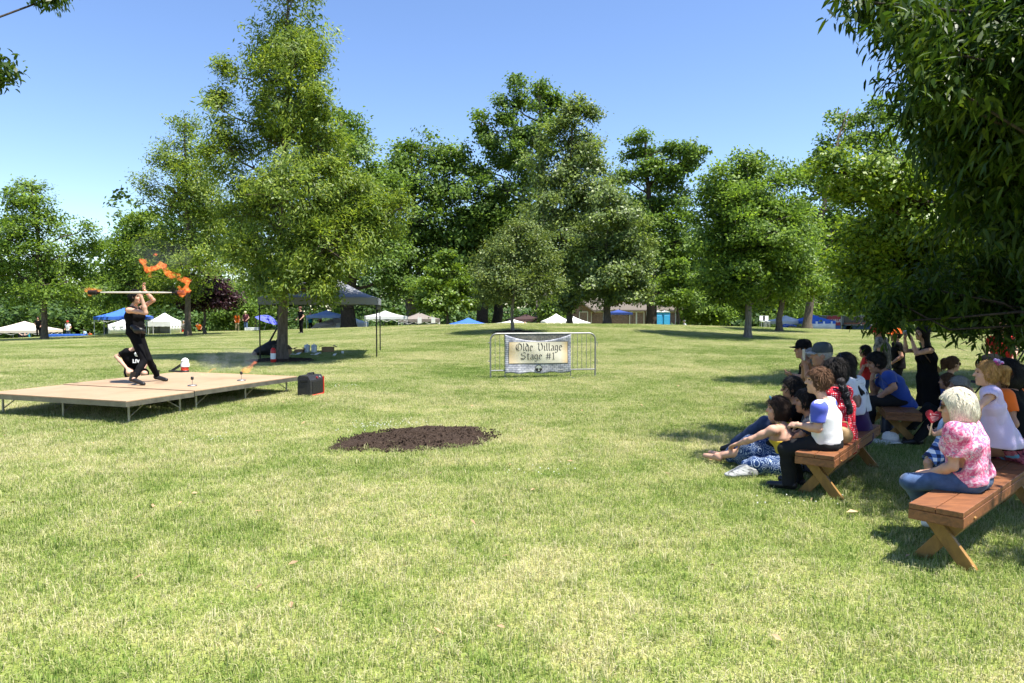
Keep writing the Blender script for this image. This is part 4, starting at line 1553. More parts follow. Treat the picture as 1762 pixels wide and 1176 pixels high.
PURB = M('violet_blue_cloth', (.09, .11, .55), .7, .1, 3)
umbrella('tilted violet-blue parasol left of the slender tree trunk', 463, 543, 56, 1.0, .35, PURB, 1.2)
umbrella('blue parasol under the off-white canopy behind the lone tree', 1357, 556, 58, .9, 0, BLUEC, 1.2)


def table(label, px0, px1, py, d, mat, drop=.5, dep=.8, cat='table', name='folding_table'):
    a, b = W(px0, py, d), W(px1, py, d)
    c = (a + b) / 2
    g = T1(c[0], c[1])
    t = thing(name, label, cat, [c[0], c[1], g])
    w = b[0] - a[0]
    MB().box(c + [0, 0, -.02], (w - .04, dep - .04, .03)).build('table_top', WLEG, t)
    n, v, f = 16, [], []
    ring = []
    for k in range(n):
        ring.append((-w / 2 + w * k / n, -dep / 2))
    for k in range(6):
        ring.append((w / 2, -dep / 2 + dep * k / 6))
    for k in range(n):
        ring.append((w / 2 - w * k / n, dep / 2))
    for k in range(6):
        ring.append((-w / 2, dep / 2 - dep * k / 6))
    nn = len(ring)
    for i, (x, y) in enumerate(ring):
        v.append(c + [x, y, 0.002])
    for i, (x, y) in enumerate(ring):
        s_ = 1.02 + .02 * math.sin(i * 1.9)
        v.append(c + [x * s_, y * (1.03 + .04 * math.sin(i * 2.3)), -drop + .02 * math.sin(i * 1.3)])
    f.append(tuple(range(nn)))
    for i in range(nn):
        f.append((i, nn + i, nn + (i + 1) % nn, (i + 1) % nn))
    add_mesh('cloth', v, f, mat, t)
    for sx_ in (-1, 1):
        for sy_ in (-1, 1):
            p = c + [sx_ * (w / 2 - .08), sy_ * (dep / 2 - .08), -.03]
            MB().tube([p, [p[0], p[1], T1(p[0], p[1]) - .02]], .015, 6).build('leg', DARKM, t)
    return t


table('long table under a blue cloth at the far left', 86, 145, 575.5, 52, BLUEC, .35)
table('small table with a pale cloth between the orange-shirted man and the violet parasol', 424, 444, 564, 60, WHITE_CLOTH, .4)
table('pale-topped display table under the taupe canopy', 704, 738, 558, 57, LBLUEC, .5)
table('white-clothed stall table under the off-white canopy', 1360, 1380, 562, 56, WHITE_CLOTH, .5)
# white chairs in the distance
for k, px in enumerate((1313, 1319)):
    g = ground(px, 50)
    cmb = thing('folding_chair', 'white folding chair on the crest right of the lone round tree', 'chair', g, 'white chairs far off')
    MB().box(g + [0, 0, .45], (.4, .4, .03)).build('seat', WHITE_CLOTH, cmb)
    MB().box(g + [0, .2, .7], (.4, .03, .35)).build('backrest', WHITE_CLOTH, cmb)
    for sx_ in (-.17, .17):
        for sy_ in (-.17, .17):
            MB().tube([g + [sx_, sy_, -.02], g + [sx_, sy_, .44]], .014, 5).build('leg', WLEG, cmb)

# pink ground sheet by the thick trunk
g = ground(556, 60)
q0, q1 = W(540, 560, 58), W(572, 552, 60)
lb_ = MB().prism([q0 + [-.3, 0, -.3], q1 + [.2, 0, -.35], q1 + [-.2, .3, .0], q0 + [.1, .3, .15]], [0, .8, 0])
tag(lb_.build('low_tent', BEIGEC, None, q0), 'low salmon-beige tent under the washed blue canopy', 'tent')

# ---------------------------------------------------------------- things under the grey canopy
CARD = M('cardboard', (.30, .19, .10), .85, .15, 4)


def open_box(label, px, py, d, w, h, dp, rot=.2):
    g = ground(px, d)
    R = rotz(rot)
    t = thing('cardboard_box', label, 'box', g, 'cartons under the grey canopy')
    mb = MB()
    for s in (-1, 1):
        mb.box(g + R @ np.array([s * w / 2, 0, h / 2]), (.012, dp, h), R)
        mb.box(g + R @ np.array([0, s * (dp / 2 - .008), h / 2]), (w - .015, .012, h), R)
    mb.box(g + [0, 0, .01], (w - .02, dp - .02, .012), R)
    mb.build('carton', CARD, t)
    for s in (-1, 1):
        tl_ = np.array(Matrix.Rotation(s * .5, 3, 'Y'))
        MB().box(g + R @ np.array([s * (w / 2 + .05), 0, h + .03]), (.13, dp - .01, .01), R @ tl_).build('flap', CARD, t)
    return t


open_box('open cardboard box, larger one right of the two canisters', 564, 600, 24.2, .38, .2, .3, .1)
open_box('shallow cardboard box left of the two canisters', 515, 603, 24.0, .27, .13, .25, -.1)
g = ground(494.5, 22.6)
t = thing('wooden_birdhouse', 'small brown box with a peaked top right of the slender trunk', 'box', g)
MB().box(g + [0, 0, .11], (.2, .2, .22)).build('body', CARD, t)
MB().prism([g + [-.13, -.12, .22], g + [.13, -.12, .22], g + [0, -.12, .35]], [0, .24, 0]).build('roof', M('dark_card', (.08, .05, .03), .8), t)
CANM = M('pale_can_metal', (.50, .55, .58), .4, .12, 6, metal=.3)
for k, px in enumerate((528, 540)):
    g = ground(px, 24.0)
    t = thing('canister', ['pale metal canister, left of two under the grey canopy', 'pale metal canister, right of two under the grey canopy'][k], 'canister', g, 'fuel canisters')
    MB().lathe(g, [(.09, 0), (.098, .01), (.098, .27), (.09, .285), (.04, .29)], 18).build('body', CANM, t, smooth=True)
    MB().lathe(g + [0, 0, .288], [(.028, 0), (.028, .03), (.02, .035)], 10).build('cap', WLEG, t)
for k, (px, d, w, rot) in enumerate(((508, 22.6, .36, .15), (543, 22.6, .34, .2), (575, 22.2, .12, .5))):
    g = ground(px, d)
    v, f = [], []
    R = rotz(rot)
    for i in range(6):
        for j in range(4):
            v.append(g + R @ np.array([w * (i / 5 - .5), .16 * (j / 3 - .5), .03 + .03 * math.sin(i * 1.3 + j + k) + .012 * i]))
    for i in range(5):
        for j in range(3):
            a = i * 4 + j
            f.append((a, a + 4, a + 5, a + 1))
    o = add_mesh('paper_sheet', v, f, WHITE_CLOTH, None, g, smooth=True)
    md = o.modifiers.new('thickness', 'SOLIDIFY')
    md.thickness = .012
    tag(o, ['crumpled white paper lying nearest the slender trunk', 'crumpled white paper in front of the two canisters', 'small scrap of white paper right of the carton on shaded grass'][k], 'paper', 'papers under the grey canopy')
g = ground(589, 23.2)
cpm = MB().lathe(g, [(.035, 0), (.045, .11), (.04, .11)], 12)
tag(cpm.build('paper_cup', WHITE_CLOTH, None, g, smooth=True), 'white paper cup standing right of the carton', 'cup')
# fire extinguisher
g = ground(469.5, 20.0)
t = thing('fire_extinguisher', 'red fire extinguisher with white label at the foot of the slender tree', 'fire extinguisher', g)
MB().lathe(g, [(.07, 0), (.078, .02), (.078, .36), (.06, .42), (.025, .45)], 18).build('cylinder', M('extinguisher_red', (.5, .025, .02), .3, .08), t, smooth=True)
MB().lathe(g + [0, 0, .12], [(.0795, 0), (.0795, .17)], 18).build('label_band', WHITE_CLOTH, t, smooth=True)
MB().lathe(g + [0, 0, .45], [(.022, 0), (.022, .05)], 10).beam(g + [-.02, 0, .51], g + [.1, 0, .55], .02, .015).beam(g + [-.02, 0, .5], g + [.09, 0, .49], .02, .012).build('valve', BLK, t)
MB().tube([g + [.02, -.02, .49], g + [.1, -.04, .45], g + [.1, -.03, .25], g + [.085, -.02, .12]], .011, 6).build('hose', BLK, t)
# black bag with poles sticking out
g = ground(456, 22.5)
t = thing('gear_bag', 'slumped black gear bag with poles sticking out behind the slender trunk', 'bag', g)
mb = MB()
rings = []
for i, (q, w, h) in enumerate([(0, .04, .05), (.12, .2, .2), (.35, .26, .34), (.6, .26, .46), (.8, .2, .5), (.92, .08, .44)]):
    for k in range(12):
        a = 2 * math.pi * k / 12
        rings.append(g + [-.45 + q * .95, .0 + w * math.cos(a), h / 2 + h / 2 * math.sin(a) + (.03 * math.sin(3 * a + i))])
mb.add(rings, [(i * 12 + k, i * 12 + (k + 1) % 12, (i + 1) * 12 + (k + 1) % 12, (i + 1) * 12 + k) for i in range(5) for k in range(12)] + [tuple(range(12)), tuple(range(60, 72))])
mb.build('sack', M('black_nylon', (.012, .012, .013), .7, .4, 7, bmp=.3), t, smooth=True)
for k, (a, b) in enumerate((((.05, 0, .3), (.38, .05, .92)), ((.22, .06, .35), (.62, .1, .8)))):
    MB().tube([g + np.array(a), g + np.array(b)], [.035, .028], 7).build('pole', M('dark_canvas', (.03, .028, .025), .8), t)
g = ground(472, 22.9)
MBb = MB().box(g + [0, 0, .2], (.5, .3, .4), ch=.05)
tag(MBb.build('storage_bin', M('slate_plastic', (.06, .075, .09), .6), None, g), 'slate blue storage bin half hidden behind the slender trunk', 'bin')

# ---------------------------------------------------------------- house
BRICK = brick_mat('house_brick', (.17, .09, .07), (.23, .125, .095), (.2, .17, .145), 4.0, .9, .5, .16)
ROOFM = M('shingle_roof', (.125, .105, .085), .9, .25, 20, bmp=.4, strch=(1, 1, 6))
TRIM = M('white_trim', (.62, .6, .56), .6, .06)
GLASS = M('dark_window_glass', (.03, .035, .04), .12, .4, 2, spec=.6)
HD = 84.0
hz = float(T1(W(1000, 560, HD)[0], HD))
X = lambda px: W(px, 540, HD)[0]
Z = lambda py: W(1000, py, HD)[2]
hs = thing('brick_house', 'low brown brick house with a steep gable and shingle roof behind the oaks', 'house', [X(1060), HD, hz])
eave = Z(532)
ridge = Z(512)
# gable block at the left, long range to the right
gl, gr, gp = X(958), X(1017), X(990)
gpk = Z(517)
MB().box([(gl + gr) / 2, HD + 4, (hz + eave) / 2 - .5], (gr - gl, 8, eave - hz + 1)).prism([[gl, HD, eave + .002], [gr, HD, eave + .002], [gp, HD, gpk]], [0, 7.9, 0]).build('gable_wall', BRICK, hs)
MB().box([(gr + X(1192)) / 2, HD + 5.2, (hz + eave) / 2 - .5], (X(1192) - gr - .01, 8, eave - hz + 1)).build('long_wall', BRICK, hs)
rf = MB()
for s, e in ((-1, gl - .5), (1, gr + .5)):
    zz = eave - .35
    rf.add([[gp, HD - .5, gpk + .28], [e, HD - .5, zz + .05], [e, HD + 8.5, zz + .05], [gp, HD + 8.5, gpk + .28], [gp, HD - .5, gpk + .08], [e, HD - .5, zz - .13], [e, HD + 8.5, zz - .13], [gp, HD + 8.5, gpk + .08]],
           [(0, 1, 2, 3), (4, 7, 6, 5), (0, 4, 5, 1), (1, 5, 6, 2), (3, 2, 6, 7)])
rf.build('gable_roof', ROOFM, hs)
x0, x1 = gr - .2, X(1196)
rf = MB()
rf.add([[x0, HD + .75, eave - .1], [x1, HD + .75, eave - .1], [x1, HD + 5.2, ridge], [gp + 1, HD + 5.2, ridge], [x0, HD + 9.6, eave - .1], [x1, HD + 9.6, eave - .1], [x0, HD + .75, eave - .28], [x1, HD + .75, eave - .28], [x0, HD + 9.6, eave - .28], [x1, HD + 9.6, eave - .28]],
       [(0, 1, 2, 3), (3, 2, 5, 4), (0, 6, 7, 1), (4, 5, 9, 8), (6, 8, 9, 7), (1, 7, 9, 5, 2), (0, 3, 4, 8, 6)])
rf.build('long_roof', ROOFM, hs)
xw0 = X(925)
rf = MB()
rf.add([[xw0, HD + 2, eave - .1], [gl + .3, HD + 2, eave - .1], [gl + 2.2, HD + 6, Z(514)], [xw0, HD + 6, Z(514)], [xw0, HD + 10, eave - .1], [gl + .3, HD + 10, eave - .1]], [(0, 1, 2, 3), (3, 2, 5, 4)])
o = rf.build('wing_roof', ROOFM, hs)
md = o.modifiers.new('thickness', 'SOLIDIFY')
md.thickness = .15
MB().box([(xw0 + gl) / 2, HD + 6, (hz + eave) / 2 - .5], (gl - xw0 - .02, 7, eave - hz + 1)).build('wing_wall', BRICK, hs)
for px, w, yy in ((968, .9, HD), (1004, 1.0, HD), (1030, 1.5, HD + 1.2), (1092, .8, HD + 1.2), (1105, .9, HD + 1.2), (1160, .9, HD + 1.2)):
    x = X(px)
    zc_ = Z(548)
    wf_ = MB()
    for s in (-1, 1):
        wf_.box([x + s * w / 2, yy - .03, zc_], (.09, .08, 1.55))
        wf_.box([x, yy - .03, zc_ + s * .78], (w + .09, .08, .09))
    wo = wf_.build('window', TRIM, hs)
    MB().box([x, yy - .012, zc_], (w - .09, .03, 1.47)).build('pane', GLASS, wo).location -= Vector((0, 0, 0))
MB().box([X(1075), HD + 1.17, hz + 1.1], (1.1, .08, 2.2)).build('door', M('door_paint', (.14, .05, .04), .5), hs)
for px in (1116, 1052):
    MB().box([X(px), HD + .95, (hz + eave) / 2], (.18, .18, eave - hz)).build('porch_post', TRIM, hs)
# blue panels
BLP = M('sky_blue_panels', (.03, .30, .62), .55, .12, 3)
p0 = [X(1127), 74.0]
xa, xb = W(1128, 550, 74)[0], W(1153, 550, 74)[0]
t = thing('portable_toilet', 'pair of bright blue portable cabins beside the brick house', 'portable toilet', [(xa + xb) / 2, 74, T1((xa + xb) / 2, 74)])
zb0, zt0 = T1((xa + xb) / 2, 74), W(1140, 537.5, 74)[2]
for k in range(2):
    x = xa + (xb - xa) * (k * .5 + .25)
    w = (xb - xa) * .48
    cb = MB().box([x, 74.5, (zb0 + zt0) / 2], (w, 1.1, zt0 - zb0), ch=.03)
    cb.build('cabin', BLP, t)
    MB().box([x, 73.92, (zb0 + zt0) / 2 - .05], (w * .72, .05, (zt0 - zb0) * .86), ch=.02).build('door', M('blue_door', (.05, .36, .68), .5, .1), t)
    MB().prism([[x - w * .54, 73.85, zt0], [x + w * .54, 73.85, zt0], [x, 73.85, zt0 + .16]], [0, 1.25, 0]).build('roof', WHITE_CLOTH, t)

# ---------------------------------------------------------------- food trailer on the right
d_ = 57.0
xa, xb, xc = W(1423, 555, d_)[0], W(1446, 555, d_)[0], W(1512, 555, 56.0)[0]
z0, z1, zm = T1(xa, d_) + .45, W(1430, 543.5, d_)[2], W(1430, 560.5, d_)[2]
zbot = W(1430, 568.5, d_)[2]
t = thing('food_trailer', 'long fairground trailer with a red lettered panel and blue skirt', 'trailer', [(xa + xc) / 2, d_, T1((xa + xc) / 2, d_)])
MB().box([(xa + xc) / 2, d_ + 1.25, (zbot + z1) / 2 + .2], (xc - xa, 2.4, z1 - zbot - .4), ch=.04).build('body', M('trailer_grey', (.13, .13, .125), .5, .15, 2), t)
MB().box([(xa + xb) / 2, d_ + .03, (zm + z1) / 2], (xb - xa, .05, z1 - zm), ch=.01).build('red_panel', M('red_sign_panel', (.36, .012, .03), .4, .08), t)
MB().box([xb + .08, d_ + .02, (zbot + z1) / 2], (.09, .07, z1 - zbot), ch=.01).build('corner_trim', GALV, t)
MB().box([(xa + xb) / 2, d_ + .02, (zm + zbot) / 2 + .03], (xb - xa, .06, zm - zbot - .06), ch=.01).build('blue_skirt', M('trailer_blue', (.04, .13, .38), .5, .1), t)
MB().box([(xb + xc) / 2 + .1, d_ + .03, (zm + zbot) / 2 + .03], (xc - xb - .25, .06, zm - zbot - .06), ch=.01).build('side_skirt', M('trailer_teal', (.02, .06, .11), .5, .1), t)
MB().box([(xb + xc) / 2 + .1, d_ - .16, zm + .05], (xc - xb - .3, .4, .05), ch=.01).build('counter', GALV, t)
MB().box([(xb + xc) / 2 + .1, d_ + .035, (zm + z1) / 2 + .06], (xc - xb - .5, .03, (z1 - zm) * .55), ch=.01).build('serving_hatch', M('hatch_dark', (.02, .022, .022), .3), t)
MB().box([(xb + xc) / 2 + .1, d_ + .005, zm + .17], (xc - xb - .4, .04, .14), ch=.01).build('price_strip', M('price_strip', (.20, .06, .03), .5, .5, 3), t)
for x in (xb - .15, xb + .75):
    MB().lathe([x, d_ + .1, T1(x, d_) + .28], [(.3, -.1), (.33, -.06), (.33, .06), (.3, .1)], 18, np.array([[1, 0, 0], [0, 0, -1], [0, 1, 0]])).build('wheel', BLK, t)


def text_mesh(txt, size, name, mat, parent, origin, ex, ez, bold=0., shear=0., align='CENTER', depth=.002):
    cu = bpy.data.curves.new('tmp_text', 'FONT')
    cu.body = txt
    cu.size = size
    cu.align_x = align
    cu.align_y = 'CENTER'
    cu.shear = shear
    cu.offset = bold
    cu.extrude = depth
    ob_ = bpy.data.objects.new('tmp_text', cu)
    COL.objects.link(ob_)
    dg = bpy.context.evaluated_depsgraph_get()
    me = bpy.data.meshes.new_from_object(ob_.evaluated_get(dg))
    bpy.data.objects.remove(ob_)
    vv = np.array([v.co for v in me.vertices])
    ff = [tuple(p.vertices) for p in me.polygons]
    bpy.data.meshes.remove(me)
    en = np.cross(ex, ez)
    wv_ = np.asarray(origin) + vv[:, :1] * ex + vv[:, 1:2] * ez + vv[:, 2:3] * en
    return add_mesh(name, wv_, ff, mat, parent)


text_mesh('U-HAUL', .36, 'lettering', WHITE_CLOTH, t, [(xa + xb) / 2, d_ - .008, (zm + z1) / 2 - .02], np.array([1., 0, 0]), np.array([0, 0, 1.]), .006, .1)

# ---------------------------------------------------------------- small things near the audience
# white sun hat on the grass
g = G(1532, 762)
t = thing('sun_hat', 'white wide-brimmed sun hat lying on the grass between the benches', 'hat', g)
HATM = M('white_straw', (.72, .70, .64), .8, .1, 40, bmp=.3, bscale=90)
br_ = MB()
v, f = [], []
for i, q in enumerate((.09, .13, .17, .21)):
    for k in range(28):
        a = 2 * math.pi * k / 28
        v.append(g + [q * 1.15 * math.cos(a), q * math.sin(a), .03 - .02 * (i / 3) + .018 * math.sin(3 * a) * i / 3])
for i in range(3):
    for k in range(28):
        f.append((i * 28 + k, i * 28 + (k + 1) % 28, (i + 1) * 28 + (k + 1) % 28, (i + 1) * 28 + k))
br_.add(v, f)
o = br_.build('brim', HATM, t, smooth=True)
md = o.modifiers.new('thickness', 'SOLIDIFY')
md.thickness = .006
MB().lathe(g, [(.105, .028), (.103, .07), (.09, .115), (.06, .14), (.02, .15)], 24).build('hat_crown', HATM, t, smooth=True)
MB().lathe(g, [(.107, .03), (.107, .055)], 24).build('band', M('cream_band', (.55, .53, .5), .7), t, smooth=True)
# dark blue bin by the third bench
g = G(1528, 748)
t = thing('water_cooler', 'dark blue drinks cooler standing under the shaded bench', 'cooler', g)
MB().lathe(g, [(.09, 0), (.1, .01), (.105, .25), (.09, .27)], 18).build('tub', M('cooler_navy', (.02, .03, .06), .4), t, smooth=True)
MB().lathe(g + [0, 0, .27], [(.098, 0), (.095, .035), (.03, .05)], 18).build('lid', M('cooler_grey', (.15, .16, .17), .4), t, smooth=True)
MB().tube([g + [-.1, 0, .2], g + [-.1, 0, .36], g + [.1, 0, .36], g + [.1, 0, .2]], .008, 6).build('handle', M('yellow_plastic', (.5, .42, .03), .4), t)
# a dry leaf on the lawn
g = G(1466, 889)
tag(add_mesh('dry_leaf', [g + [-.05, 0, .035], g + [0, .03, .05], g + [.06, 0, .04], g + [0, -.03, .042]], [(0, 1, 2, 3)], M('tan_leaf', (.55, .36, .2), .8), None, g), 'curled tan leaf on the lawn left of the near bench', 'leaf')
# ================================================================ BODIES AS BLENDED SOLIDS
import zlib
HASH = lambda q: zlib.crc32(q.encode())


class Solid:
    """tapered limbs and ellipsoids blended into one surface on a grid"""

    def __init__(s, lo, hi, h):
        s.h = h
        s.lo = np.asarray(lo, float) - 3 * h
        n = np.ceil((np.asarray(hi, float) + 3 * h - s.lo) / h).astype(int) + 1
        s.n = n
        s.f = np.full(n, .5, np.float32)
        s.ax = [(s.lo[i] + h * np.arange(n[i])).astype(np.float32) for i in range(3)]

    def win(s, lo, hi):
        a = np.clip(np.floor((np.asarray(lo) - s.lo) / s.h).astype(int), 0, s.n - 1)
        b = np.clip(np.ceil((np.asarray(hi) - s.lo) / s.h).astype(int) + 1, 1, s.n)
        b = np.maximum(b, a + 1)
        sl = tuple(slice(a[i], b[i]) for i in range(3))
        g = np.stack(np.meshgrid(*[s.ax[i][sl[i]] for i in range(3)], indexing='ij'), -1)
        return sl, g

    def put(s, sl, d, k, sub=False):
        f = s.f[sl]
        if sub:
            d = -d
            hh = np.clip(k - np.abs(f - d), 0, None) / max(k, 1e-6)
            s.f[sl] = np.maximum(f, d) + hh * hh * k * .25
        else:
            hh = np.clip(k - np.abs(f - d), 0, None) / max(k, 1e-6)
            s.f[sl] = np.minimum(f, d) - hh * hh * k * .25

    def cone(s, a, b, ra, rb, k=.02, sub=False):
        a, b = np.asarray(a, float), np.asarray(b, float)
        m = max(ra, rb) + k + 3 * s.h
        sl, g = s.win(np.minimum(a, b) - m, np.maximum(a, b) + m)
        ba = b - a
        t = np.clip(((g - a) @ ba) / max(ba @ ba, 1e-9), 0, 1)
        d = np.linalg.norm(g - a - t[..., None] * ba, axis=-1) - (ra + (rb - ra) * t)
        s.put(sl, d, k, sub)
        return s

    def ell(s, c, r, R=None, k=.02, sub=False):
        c, r = np.asarray(c, float), np.asarray(r, float)
        R = np.eye(3) if R is None else np.asarray(R)
        m = r.max() + k + 3 * s.h
        sl, g = s.win(c - m, c + m)
        q = (g - c) @ R          # R columns = local axes
        k0 = np.linalg.norm(q / r, axis=-1)
        k1 = np.linalg.norm(q / (r * r), axis=-1) + 1e-9
        s.put(sl, k0 * (k0 - 1) / k1, k, sub)
        return s

    def cut(s, p, n, k=.004):
        """take away everything on the n side of the plane through p"""
        n = unit(n)
        g = np.stack(np.meshgrid(*s.ax, indexing='ij'), -1)
        d = (g - np.asarray(p)) @ n
        s.f = np.maximum(s.f, d.astype(np.float32))
        return s

    def ripple(s, amp, freq, seed, dirs=None, n=5):
        r = np.random.default_rng(seed)
        g = np.stack(np.meshgrid(*s.ax, indexing='ij'), -1)
        near = np.abs(s.f) < .06
        q = g[near]
        w = np.zeros(len(q))
        for i in range(n):
            v = unit(r.normal(size=3)) if dirs is None else unit(np.asarray(dirs, float) + r.normal(size=3) * .35)
            fr = freq * r.uniform(.6, 1.5)
            ph = r.uniform(0, 6.3)
            bend = r.normal(size=3) * 6
            w += np.sin(q @ v * fr + ph + 1.3 * np.sin(q @ bend))
        s.f[near] -= (amp * w / n ** .5).astype(np.float32)
        return s

    def mesh(s):
        f = s.f
        ins = f < 0
        c = [(i, j, k) for i in (0, 1) for j in (0, 1) for k in (0, 1)]
        N0 = np.array(f.shape) - 1
        cnt = np.zeros(N0, np.int8)
        for i, j, k in c:
            cnt += ins[i:N0[0] + i, j:N0[1] + j, k:N0[2] + k]
        act = (cnt > 0) & (cnt < 8)
        idx = np.full(N0, -1, np.int64)
        cells = np.argwhere(act)
        idx[act] = np.arange(len(cells))
        if len(cells) == 0:
            return np.zeros((0, 3)), np.zeros((0, 4), int)
        acc = np.zeros((len(cells), 3))
        num = np.zeros(len(cells))
        val = {q: f[cells[:, 0] + q[0], cells[:, 1] + q[1], cells[:, 2] + q[2]] for q in c}
        for q in c:
            for a in range(3):
                if q[a]:
                    continue
                p = tuple(q[i] + (1 if i == a else 0) for i in range(3))
                v0, v1 = val[q], val[p]
                m = (v0 < 0) != (v1 < 0)
                t = np.where(m, v0 / np.where(m, v0 - v1, 1), 0)
                pos = np.array(q, float)[None] + t[:, None] * np.eye(3)[a]
                acc[m] += pos[m]
                num[m] += 1
        vv = s.lo + (cells + acc / num[:, None]) * s.h
        faces = []
        for a in range(3):
            b, c2 = (a + 1) % 3, (a + 2) % 3
            sl0 = [slice(None)] * 3
            sl1 = [slice(None)] * 3
            sl0[a], sl1[a] = slice(0, -1), slice(1, None)
            i0, i1 = ins[tuple(sl0)], ins[tuple(sl1)]
            e = np.argwhere(i0 != i1)
            ok = (e[:, b] > 0) & (e[:, c2] > 0) & (e[:, b] < f.shape[b] - 1) & (e[:, c2] < f.shape[c2] - 1)
            e = e[ok]
            if not len(e):
                continue
            db, dc = np.eye(3, dtype=int)[b], np.eye(3, dtype=int)[c2]
            q = [e - db - dc, e - dc, e, e - db]
            q = np.stack([idx[x[:, 0], x[:, 1], x[:, 2]] for x in q], 1)
            flip = ~i0[tuple(e.T)]
            q[flip] = q[flip][:, ::-1]
            faces.append(q)
        return vv, np.concatenate(faces)

    def build(s, name, mat, parent=None, loc=None):
        v, f = s.mesh()
        return add_mesh(name, v, f, mat, parent, loc, smooth=True)


def skin_mat(name, col):
    if name in MATS:
        return MATS[name]
    m = M(name, col, .55, .12, 14, spec=.3)
    b = m.node_tree.nodes['Principled BSDF']
    b.inputs['Subsurface Weight'].default_value = .08
    b.inputs['Subsurface Radius'].default_value = (.02, .008, .004)
    return m


SKIN = skin_mat('light_skin', (.52, .30, .21))
SKIN2 = skin_mat('tan_skin', (.38, .20, .13))
SKIN3 = skin_mat('brown_skin', (.20, .10, .065))


def cloth(name, col, var=.12, sc=6, bmp=.25):
    return M(name, col, .85, var, sc, bmp=bmp, bscale=120, spec=.15, sheen=.15)


def hair_mat(name, col):
    if name in MATS:
        return MATS[name]
    m, nt, b = nodes_of(name)
    co = stretch(nt, coords(nt), (40, 40, 9))
    n = noise(nt, co, 4, 4, .7, 1.0)
    c = np.array(col)
    nt.links.new(ramp(nt, n, [(.3, tuple(c * .45)), (.5, tuple(c)), (.72, tuple(np.minimum(c * 1.7, 1)))]), b.inputs['Base Color'])
    b.inputs['Roughness'].default_value = .6
    b.inputs['Specular IOR Level'].default_value = .16
    bump(nt, b, n, .8, .012)
    MATS[name] = m
    return m


HB = hair_mat('dark_brown_hair', (.028, .017, .012))
HK = hair_mat('black_hair', (.012, .010, .009))
HBR = hair_mat('brown_hair', (.10, .052, .028))
HBL = hair_mat('blond_hair', (.36, .20, .07))
HW = hair_mat('white_blond_hair', (.66, .58, .44))
HG = hair_mat('grey_hair', (.30, .28, .25))
EYE = M('eye_dark', (.02, .016, .014), .25, .2)
LIP = M('lip_colour', (.34, .13, .11), .5, .1)
SHADES = M('sunglass_plastic', (.008, .008, .009), .15, .2, spec=.6)


def frame_of(fwd, up=(0, 0, 1)):
    f = unit(fwd)
    l = unit(np.cross(up, f))
    u = np.cross(f, l)
    return f, l, u


